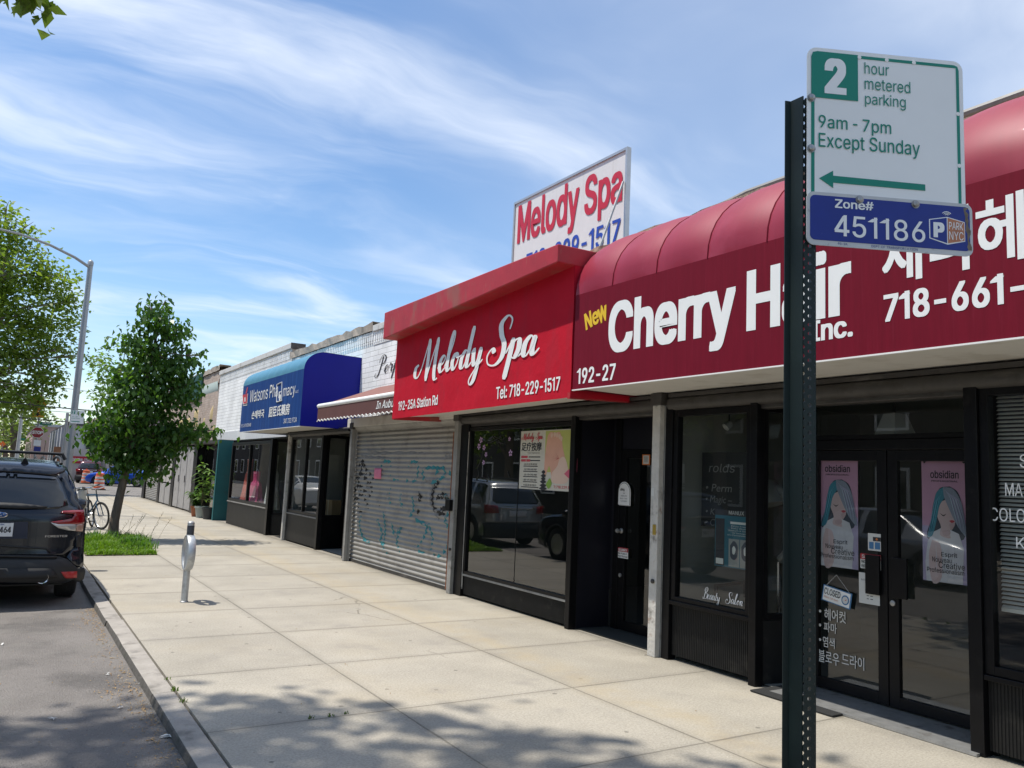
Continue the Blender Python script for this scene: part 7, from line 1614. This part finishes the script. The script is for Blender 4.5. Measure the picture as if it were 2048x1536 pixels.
# ================================================================== bicycles
M_BIKEF = mat('bike_frame_blue', (.05, .12, .20), .35, .3); M_BIKED = mat('bike_frame_black', (.02, .02, .022), .35, .2); M_COVER = mat('white_plastic_bag', (.55, .55, .53), .6, var=.15, scale=9)
def bicycle(label, base, ang, lean, mf, cover=False, fork_turn=0.0):
    o = thing('bicycle', label, 'bicycle', base, ang, 'bicycles locked beside the tree pit'); Mx = Matrix.Translation(base) @ Matrix.Rotation(ang, 4, 'Z') @ Matrix.Rotation(lean, 4, 'X'); inv = (Matrix.Translation(base) @ Matrix.Rotation(ang, 4, 'Z')).inverted()
    def bl_(mb, nm, m, sm=True, par=None):
        mb.v = [tuple(inv @ (Mx @ Vector(v))) for v in mb.v]; x = mb.build(nm, m, None, sm); x.parent = par or o; return x
    R = .335; rc, fc, bb, st_, hd, hd2 = Vector((0, 0, R)), Vector((1.04, 0, R)), Vector((.43, 0, .28)), Vector((.28, 0, .78)), Vector((.84, 0, .84)), Vector((.88, 0, .70))
    for c in (rc, fc):
        t = MB(); t.ring(c, (0, 1, 0), R-.02, .021, 36, 8); w = bl_(t, 'wheel', M_TYRE)
        t = MB(); t.ring(c, (0, 1, 0), R-.05, .011, 36, 6); bl_(t, 'rim', M_ALLOY, True, w)
        t = MB()
        for k in range(18): a = 2*math.pi*k/18; t.tube([c+Vector((0, .02*(-1)**k, 0)), c+Vector(((R-.05)*math.cos(a), 0, (R-.05)*math.sin(a)))], .0022, 4, False)
        t.lathe(c+Vector((0, -.04, 0)), (0, 1, 0), [(.018, 0), (.018, .08), (0, .08)], 10); bl_(t, 'spokes', M_ALLOY, False, w)
    f = MB()
    for a, b, r in ((bb, st_, .017), (st_, hd, .016), (bb, hd2, .019), (hd, hd2, .02)): f.tube([a, b], r, 8)
    for s in (-1, 1): f.tube([rc+Vector((0, s*.06, 0)), bb+Vector((0, s*.03, 0))], .010, 6); f.tube([rc+Vector((0, s*.06, 0)), st_+Vector((0, s*.02, -.05))], .009, 6); f.tube([fc+Vector((0, s*.055, 0)), hd2+Vector((.02, s*.05, -.06)), hd2], .013, 6)
    bl_(f, 'frame', mf); h = MB(); h.tube([hd, hd+Vector((-.03, 0, .14))], .014, 8); h.tube([hd+Vector((-.10, -.30, .19)), hd+Vector((-.02, -.22, .17)), hd+Vector((.03, -.05, .14)), hd+Vector((.03, .05, .14)), hd+Vector((-.02, .22, .17)), hd+Vector((-.10, .30, .19))], .013, 8); hb = bl_(h, 'handlebar', M_CHROME)
    for s in (-1, 1): g = MB(); g.tube([hd+Vector((-.10, s*.30, .19)), hd+Vector((-.05, s*.245, .178))], .018, 8); bl_(g, 'grip', M_DKPLAST, True, hb)
    s_ = MB(); s_.tube([st_, st_+Vector((-.04, 0, .14))], .013, 8); bl_(s_, 'seat_post', M_CHROME); sd = MB()
    sd.grid([[Vector((.28-.17+.28*t, (.085*(1-t)**1.2+.018)*math.cos(a), .955-.01*t+.028*math.sin(a))) for a in [2*math.pi*k/10 for k in range(11)]] for t in [i/6 for i in range(7)]]); bl_(sd, 'saddle', M_COVER if cover else M_DKPLAST)
    if cover:
        bg_ = MB(); bg_.lathe(st_+Vector((-.10, 0, .21)), (.25, .1, -1), [(.02, 0), (.07, .03), (.10, .12), (.085, .22), (.12, .34), (.10, .46), (.03, .52), (0, .52)], 11); bl_(bg_, 'plastic_bag', M_COVER)
    cr = MB(); cr.ring(bb+Vector((0, -.045, 0)), (0, 1, 0), .09, .006, 24, 5); cr.tube([bb+Vector((0, -.05, 0)), bb+Vector((.12, -.06, -.12))], .009, 6); cr.tube([bb+Vector((0, .05, 0)), bb+Vector((-.12, .06, .12))], .009, 6); bl_(cr, 'crank', M_ALLOY)
    for c in (Vector((.55, -.11, .16)), Vector((.31, .11, .40))): p = MB(); p.box(c.x-.045, c.x+.045, c.y-.05, c.y+.05, c.z-.01, c.z+.01); bl_(p, 'pedal', M_DKPLAST, False)
    ch = MB(); ch.tube([rc+Vector((0, -.045, .035)), bb+Vector((0, -.045, .09))], .006, 4); ch.tube([rc+Vector((0, -.045, -.035)), bb+Vector((0, -.045, -.09))], .006, 4); bl_(ch, 'chain', M_STEEL, False)
    return o
q = PZ(197, 1058); b0 = Vector((q.x+.02, q.y-.1, 0))
bicycle('blue-grey bicycle leaning nearest the tree trunk with its front wheel towards the shops', (b0.x-.44, b0.y+.80, 0), rad(-64), rad(6), M_BIKEF)
bicycle('dark bicycle with a white covered saddle leaning beside the parked suv', (b0.x-.36, b0.y-.25, 0), rad(76), rad(-10), M_BIKED, True)

# ================================================================== street furniture in the distance
M_LAMPG = mat('lamp_post_grey', (.33, .34, .35), .5, .4, var=.08, scale=4); M_ORANGE = mat('barrel_orange', (.62, .11, .03), .55, var=.12, scale=6); M_BWHITE = mat('barrel_white', (.62, .60, .58), .5, var=.12, scale=8)
def barrel(label, px_, py_, Y):
    p = PY(px_, py_, Y); b = Vector((p.x, Y, RZ)); o = thing('traffic_barrel', label, 'traffic barrel', b, 0, 'orange traffic barrels')
    prof = [(.30, .05), (.29, .20), (.275, .22), (.275, .40), (.26, .42), (.26, .60), (.245, .62), (.245, .80), (.225, .82), (.22, .97), (.10, 1.0), (0, 1.0)]
    MB().lathe(b, (0, 0, 1), prof, 22).build('body', M_ORANGE, o, smooth=True, angle=30)
    for z, r in ((.24, .2785), (.46, .2635), (.66, .2485)): MB().lathe(b+Vector((0, 0, z)), (0, 0, 1), [(r, 0), (r, .12)], 22).build('white_band', M_BWHITE, o, smooth=True)
    MB().lathe(b, (0, 0, 1), [(.38, .003), (.38, .05), (.30, .07), (0, .07)], 22).build('base', M_TYRE, o, smooth=True); MB().box(b.x-.05, b.x+.05, b.y-.02, b.y+.02, RZ+1.0, RZ+1.09).build('handle', M_ORANGE, o)
barrel('nearer orange and white traffic barrel standing at the mouth of the side street', 198, 974, 53); barrel('farther bright orange traffic barrel left of the nearer one', 171, 962, 66)
# tall street lamp with a parking sign on it
YL2 = 28.0
lb0 = PY(137, 950, YL2); lt = PY(179, 524, YL2); la = thing('street_lamp', 'tall grey street lamp with a long curved arm and a parking plate on its post', 'street lamp', (lb0.x, YL2, 0))
lx = (lb0.x+lt.x)/2; b = Vector((lx, YL2, 0))
MB().tube([b, b+Vector((0, 0, .9)), b+Vector((0, 0, .92)), b+Vector((0, 0, lt.z))], [.16, .15, .11, .075], 8).build('post', M_LAMPG, la)
MB().lathe(b+Vector((0, 0, lt.z)), (0, 0, 1), [(.085, -.12), (.09, 0), (.05, .06), (0, .08)], 10).build('cap', M_LAMPG, la, smooth=True)
a_ = [PY(178, 535, YL2), PY(150, 515, YL2-.3), PY(100, 490, YL2-.6), PY(40, 468, YL2-1.0), PY(-10, 456, YL2-1.4), PY(-60, 452, YL2-1.7)]; a_[0] = b+Vector((0, 0, a_[0].z))
MB().tube(a_, [.05, .045, .04, .035, .03, .03], 8).build('arm', M_LAMPG, la, smooth=True)
hd = a_[-1]; MB().lathe(hd, a_[-1]-a_[-2], [(.03, -.1), (.12, .0), (.16, .2), (.14, .45), (.05, .62), (0, .63)], 14).build('lantern', M_LAMPG, la, smooth=True)
MB().tube([b+Vector((.0, -.10, 1.0)), b+Vector((0, -.10, 1.25))], .04, 8).build('service_box', M_TRIM, la)
def far_plate(root, name, px0, py0, px1, py1, Y, m, th=.004):
    a, c = PY(px0, py0, Y), PY(px1, py1, Y); return MB().box(a.x, c.x, Y-th, Y, c.z, a.z).build(name, m, root), a, c
w_, a, c = far_plate(la, 'parking_plate', 143, 820, 167, 848, YL2-.14, M_SIGNW)
def ft(root, s, u, v, w, h, a, c, Y, m, bold=0.0, al='LEFT'): return text('lettering', s, root, (a.x+(c.x-a.x)*u, Y, a.z+(c.z-a.z)*v), (1, 0, 0), (0, 0, 1), m, abs(c.x-a.x)*w, abs(c.z-a.z)*h, bold, 0, .001, al, .002)
YP = YL2-.146
MB().box(a.x+.01, a.x+(c.x-a.x)*.3, YP, YP+.001, a.z-(a.z-c.z)*.30, a.z-.01).build('green_field', M_SIGNG, w_); ft(w_, '2', .08, .27, .15, .22, a, c, YP-.001, M_SIGNW, .04)
for i, s in enumerate(('hour', 'metered', 'parking')): ft(w_, s, .36, .14+.10*i, .26, .07, a, c, YP, M_SIGNG)
ft(w_, '9am - 7pm', .06, .53, .45, .09, a, c, YP, M_SIGNG); ft(w_, 'Except Sunday', .06, .66, .62, .09, a, c, YP, M_SIGNG)
MB().box(a.x+(c.x-a.x)*.08, a.x+(c.x-a.x)*.70, YP, YP+.001, a.z+(c.z-a.z)*.88, a.z+(c.z-a.z)*.82).build('arrow', M_SIGNG, w_)
# plain post beside it
p0, p1_ = PY(124, 940, 32), PY(134, 826, 32); o = thing('sign_post', 'plain slim grey post standing behind the street lamp', 'post', (p0.x, 32, 0)); xm = (p0.x+p1_.x)/2
MB().tube([(xm, 32, 0), (xm, 32, p1_.z)], .05, 8).build('pole', M_LAMPG, o, smooth=True); MB().lathe((xm, 32, p1_.z), (0, 0, 1), [(.052, -.3), (.06, -.28), (.06, -.24), (.05, -.22), (.05, 0), (0, .02)], 10).build('cap', M_LAMPG, o, smooth=True)
# stop sign post with street name, clearance warning
YS = 47.0
M_STOPR = mat('stop_red', (.27, .012, .02), .45, var=.08); M_YEL2 = mat('warning_yellow', (.62, .30, .015), .5, var=.08); M_GRN2 = mat('street_green', (.01, .16, .09), .5, var=.06); M_DKB = mat('dark_letter', (.02, .02, .02), .6)
sc_ = PY(75, 865, YS); ss = thing('stop_sign', 'red stop sign on a pole with yellow clearance diamond and green street name blades above', 'stop sign', (sc_.x, YS, 0)); tp_ = PY(75, 786, YS)
MB().tube([(sc_.x, YS+.06, RZ), (sc_.x, YS+.06, tp_.z+.5)], .045, 8).build('pole', M_LAMPG, ss, smooth=True)
r = (PY(88, 865, YS).x-sc_.x)*1.04
oct_ = lambda r, d: [(sc_.x+r*math.cos(rad(22.5+45*k))*1.0, YS-d, sc_.z+r*math.sin(rad(22.5+45*k))) for k in range(8)]
pl_ = MB().prism(oct_(r, 0), (0, .004, 0)).build('octagon_plate', M_SIGNW, ss); MB().prism(oct_(r*.93, .006), (0, .002, 0)).build('red_field', M_STOPR, pl_)
text('lettering', 'STOP', pl_, (sc_.x-r*.78, YS-.009, sc_.z-r*.28), (1, 0, 0), (0, 0, 1), M_SIGNW, r*1.56, r*.58, .04, 0, .002)
dc = PY(77, 806, YS); r2_ = PY(98, 806, YS).x-dc.x
dm = MB().prism([(dc.x-r2_, YS, dc.z), (dc.x, YS, dc.z-r2_), (dc.x+r2_, YS, dc.z), (dc.x, YS, dc.z+r2_)], (0, .004, 0)).build('warning_diamond', M_YEL2, ss)
for s, dz, w in (('RAILROAD', .35, .6), ('CLEARANCE', .02, 1.0), ('12\u2032-10\u2033', -.42, .8)): text('lettering', s, dm, (dc.x, YS-.004, dc.z+dz*r2_), (1, 0, 0), (0, 0, 1), M_DKB, r2_*w, r2_*.22, .03, 0, .002, 'CENTER')
ap, a, c = far_plate(ss, 'arrow_plate', 65, 822, 87, 835, YS, M_YEL2); zc_ = (a.z+c.z)/2; MB().prism([(a.x+.10, YS-.006, zc_), (a.x+.28, YS-.006, zc_+.12), (a.x+.28, YS-.006, zc_+.035), (c.x-.15, YS-.006, zc_+.035), (c.x-.15, YS-.006, zc_-.035), (a.x+.28, YS-.006, zc_-.035), (a.x+.28, YS-.006, zc_-.12)], (0, .002, 0)).build('arrow', M_DKB, ap)
nb, a, c = far_plate(ss, 'street_name_blade', 80, 843, 103, 851, YS-.02, M_GRN2); text('lettering', '192 ST', nb, (a.x+.10, YS-.03, c.z+.06), (1, 0, 0), (0, 0, 1), M_SIGNW, (c.x-a.x)*.7, (a.z-c.z)*.6, .03, 0, .002)
p_, a, c = far_plate(ss, 'parking_plate', 68, 880, 81, 892, YS-.02, M_SIGNW); far_plate(ss, 'zone_plate', 68, 893, 81, 903, YS-.02, M_SIGNB)
# second lamp post, small orange sign, green blade, far away
p0 = PY(38, 905, 62); p1_ = PY(42, 816, 62); o = thing('street_lamp', 'pale slender street lamp post far off, left of the stop sign', 'street lamp', (p0.x, 62, RZ)); xm = (p0.x+p1_.x)/2
MB().tube([(xm, 62, RZ), (xm, 62, p1_.z)], [.14, .09], 8).build('post', mat('pale_post', (.45, .45, .43), .6), o, smooth=True); MB().lathe((xm, 62, p1_.z), (0, 0, 1), [(.1, -.1), (.1, 0), (0, .06)], 8).build('cap', M_LAMPG, o, smooth=True)
nb, a, c = far_plate(o, 'street_name_blade', 42, 876, 50, 881, 61.8, M_GRN2)
oc = PY(5, 888, 80); o = thing('roadwork_sign', 'small orange diamond roadwork sign at the far left edge', 'sign', (oc.x, 80, RZ)); r3_ = .26
MB().prism([(oc.x-r3_, 80, oc.z), (oc.x, 80, oc.z-r3_), (oc.x+r3_, 80, oc.z), (oc.x, 80, oc.z+r3_)], (0, .01, 0)).build('plate', mat('roadwork_orange', (.75, .16, .02), .5), o); MB().tube([(oc.x, 80.03, RZ), (oc.x, 80.03, oc.z)], .04, 6).build('pole', M_LAMPG, o)
# overhead wires across the side street (each a span of its own)
M_WIRE = mat('wire', (.03, .03, .032), .6)
wires = [((-20, 768), (330, 830), 44, .020), ((-20, 780), (330, 815), 44, .010), ((-20, 800), (330, 812), 46, .012), ((-20, 798), (300, 850), 45, .014), ((-20, 806), (320, 845), 45, .010), ((120, 735), (300, 800), 43, .010), ((-20, 812), (260, 835), 47, .008)]
wl_ = ['thick black overhead cable highest across the gap by the lamp', 'thin overhead wire just below the thick cable', 'overhead wire crossing behind the clearance diamond', 'black overhead cable passing above the parking plate', 'thin overhead wire in the middle of the bundle', 'thin overhead wire slanting down from behind the lamp post', 'lowest thin overhead wire above the far roofs']
for (a, c, Y, r), lab in zip(wires, wl_):
    p, q = PY(*a, Y), PY(*c, Y); p.x -= 12; q.x += 14; p.z += (p.z-q.z)*.0
    pts = [p.lerp(q, t/16)-Vector((0, 0, .5*math.sin(math.pi*t/16))) for t in range(17)]; w = MB().tube(pts, r, 5).build('overhead_wire', M_WIRE); tag(w, lab, 'wire', 'overhead wires')

# ================================================================== buildings beyond the side street
M_FGREY = mat('far_grey_render', (.42, .43, .45), .8, var=.06, scale=.8); M_FDARK = mat('far_dark_glass', (.02, .025, .03), .25, var=.2); M_FPINK = mat('far_pink_brick', (.42, .31, .27), .85, var=.1, scale=1); M_FRAIL = mat('dark_fascia', (.05, .05, .055), .7)
X0 = PY(108, 900, 78).x; fz = PY(170, 852, 76).z
fb_ = thing('grey_corner_building', 'low grey modern building with dark windows and pilasters across the side street', 'building', (X0, 76, 0))
X0 = PY(128, 900, 76).x
MB().box(X0+.3, X0+26, 76.3, 108, 0, fz).build('wall', M_FGREY, fb_); MB().box(X0+.1, X0+26.2, 76.1, 108.2, fz+.002, fz+.25).build('roof_edge', M_FRAIL, fb_); MB().box(X0+3, X0+14, 82, 98, fz+.251, fz+1.3).build('roof_housing', M_FPINK, fb_)
for i in range(6): MB().box(X0-.05, X0+.296, 76.6+i*5.2, 77.9+i*5.2, 0, fz-.002).build('pilaster', M_FGREY, fb_); MB().box(X0+.2, X0+.298, 78.0+i*5.2, 81.7+i*5.2, .5, fz-.9).build('window', M_FDARK, fb_)
for i in range(3): MB().box(X0+1.6+i*6, X0+6.4+i*6, 76.22, 76.298, 1.9, fz-.9).build('window', M_FDARK, fb_); MB().prism([(X0+1.4+i*6, 76.2, 2.3), (X0+6.6+i*6, 76.2, 2.3), (X0+6.6+i*6, 75.2, 1.9), (X0+1.4+i*6, 75.2, 1.9)], (0, 0, .04)).build('canopy', M_GREYP, fb_)
fp = thing('pink_brick_building', 'pale pinkish brick building farther up the street behind the stop sign', 'building', (4, 112, 0)); X1 = PY(62, 900, 112).x; pzt = PY(70, 852, 112).z
MB().box(X1, X1+22, 112, 150, 0, pzt).build('wall', M_FPINK, fp); MB().box(X1-.2, X1+22.2, 111.8, 150.2, pzt+.002, pzt+.3).build('roof_edge', M_FGREY, fp)
for i in range(4): MB().box(X1-.06, X1-.004, 114+i*8, 118+i*8, 1.0, 3.6).build('window', M_FDARK, fp)
for i in range(2): MB().box(X1+2+i*6, X1+5+i*6, 111.94, 111.996, 1.0, 3.4).build('window', M_FDARK, fp)
bw = thing('banner_wall', 'low pale wall carrying a red banner with white lettering across the side street', 'wall', (6, 71, 0)); a, c = PY(145, 912, 70.9), PY(188, 928, 70.9)
MB().box(a.x-.6, c.x+6, 71, 71.25, 0, a.z+.6).build('wall', mat('pale_render', (.46, .42, .40), .8, var=.08), bw); bn = MB().box(a.x, c.x, 70.94, 70.96, c.z, a.z).build('banner', mat('banner_red', (.42, .012, .03), .5, var=.05), bw)
text('lettering', 'GENERAL FOW', bn, (a.x+.04, 70.93, (a.z+c.z)/2-.10), (1, 0, 0), (0, 0, 1), M_SIGNW, (c.x-a.x)*.74, .22, .02, 0, .003); MB().ring((c.x-.24, 70.93, (a.z+c.z)/2), (0, 1, 0), .15, .03, 12, 5).build('emblem', M_SIGNW, bn)
# brown sheet fence post between lamp and car
a, c = PY(108, 893, 41.5), PY(119, 925, 41.5); o = thing('brown_fence', 'narrow brown wooden hoarding with white marks behind the street lamp', 'fence', (a.x, 41.5, RZ)); MB().box(a.x, c.x, 41.5, 41.56, RZ, a.z).build('boards', mat('brown_boards', (.20, .095, .05), .8, var=.2, scale=5), o); MB().box(a.x+.1, a.x+.16, 41.49, 41.499, 1.0, 1.9).build('white_mark', M_SIGNW, o)
# wall of trees closing the end of the road
random.seed(77); mb_cl = []
me = leaves_mesh([((-6+i*7, 190+random.uniform(-5, 5), 4.5), (5, 3, 5), 900) for i in range(8)]+[((-30, 150, 5), (6, 6, 5), 900), ((-40, 180, 6), (8, 6, 6), 900)], .9, 5, .1, 10, .8); me.materials.append(bpy.data.materials['far_leaf']); me.name = 'far_wood'; fwo = bpy.data.objects.new('far_wood', me); COL.objects.link(fwo); tag(fwo, 'distant mass of trees closing the end of the street', 'trees', kind='stuff')

# ================================================================== across the road (seen only as reflections in the shop windows)
M_HOUSE = mat('pale_siding', (.22, .22, .21), .8, var=.06, scale=2, stretch=(1, 1, 6)); M_SHING = mat('dark_shingle', (.09, .08, .08), .9, var=.2)
def house(label, x, y0, y1, zt, m):
    o = thing('house', label, 'house', (x, (y0+y1)/2, 0)); MB().box(x-8, x, y0, y1, 0, zt).build('wall', m, o); MB().prism([(x+.3, y0-.3, zt), (x-4, y0-.3, zt+2.6), (x-8.3, y0-.3, zt)], (0, y1-y0+.6, 0)).build('roof', M_SHING, o)
    k = max(2, int((y1-y0)/3))
    for i in range(k):
        for z in (1.0, 3.8):
            if z+1.6 > zt: continue
            yc = y0+(i+.5)*(y1-y0)/k; f = MB().box(x+.002, x+.06, yc-.6, yc+.6, z, z+1.6).build('window', M_WHITE, o); MB().box(x+.061, x+.07, yc-.5, yc+.5, z+.1, z+1.5).build('pane', M_CGLASS, f)
    return o
house('pale sided house across the road, reflected in the salon window', -13, 3.5, 12, 6.2, M_HOUSE); house('dark brick building across the road, reflected in the spa window', -12.5, 14, 60, 7.5, mat('opposite_dark_brick', (.05, .045, .042), .9, var=.3, scale=3))
house('long dark warehouse across the road, reflected in the pharmacy windows', -12.8, 61, 170, 9, MATS['opposite_dark_brick']); fe_ = thing('iron_fence', 'dark iron fence along the opposite pavement, reflected in the salon doors', 'fence', (-11, 8, 0)); mb = MB()  # the long dark block is added to stop sky reflecting in the pharmacy windows
for i in range(90): mb.box(-11.01, -10.99, -4+i*.2, -3.98+i*.2, 0, 1.1)
mb.build('pickets', M_BLACK, fe_); MB().box(-11.02, -10.98, -4, 14, 1.101, 1.14).build('rail', M_BLACK, fe_)
random.seed(91)
for k, (x, y, lab) in enumerate(((-10.2, 20, 'street tree across the road opposite the pharmacy, seen only in reflections'), (-10.2, 34, 'street tree across the road opposite the corner, seen only in reflections'), (-10.0, -3, 'street tree across the road opposite the camera, seen only in reflections'))):
    cl = [(Vector((x+random.uniform(-1.5, 1.5), y+random.uniform(-2, 2), random.uniform(4.5, 8))), (2, 2, 1.6), 380) for i in range(8)]
    tp = [Vector((x, y, 0)), Vector((x+.1, y, 2.5)), Vector((x, y+.1, 5)), Vector((x, y, 7.5))]; tree('opposite_tree', lab, (x, y, 0), (tp, [.28, .22, .16, .04]), limbs_to(cl, tp[1:], .08, 50+k), cl, .4, M_PLANE, M_BARK, 60+k, droop=.2, spr=.4)

random.seed(95)  # unseen trees added behind the camera to darken the reflections in the car paint
for k, (x, y, lab) in enumerate(((-4, -26, 'dense tree behind the camera on the far side of the road, mirrored in car paint'), (2.5, -24, 'dense tree behind the camera on the shop side, mirrored in car paint'))):
    cl = [(Vector((x+random.uniform(-2.5, 2.5), y+random.uniform(-2, 2), random.uniform(1.5, 8))), (2.2, 2, 1.8), 420) for i in range(10)]
    tp = [Vector((x, y, RZ)), Vector((x+.1, y, 2.5)), Vector((x, y+.1, 5)), Vector((x, y, 7.5))]; tree('added_rear_tree', lab, (x, y, RZ), (tp, [.3, .24, .16, .04]), limbs_to(cl, tp[1:], .08, 70+k), cl, .4, M_LIND, M_BARK, 80+k, droop=.2, spr=.4)
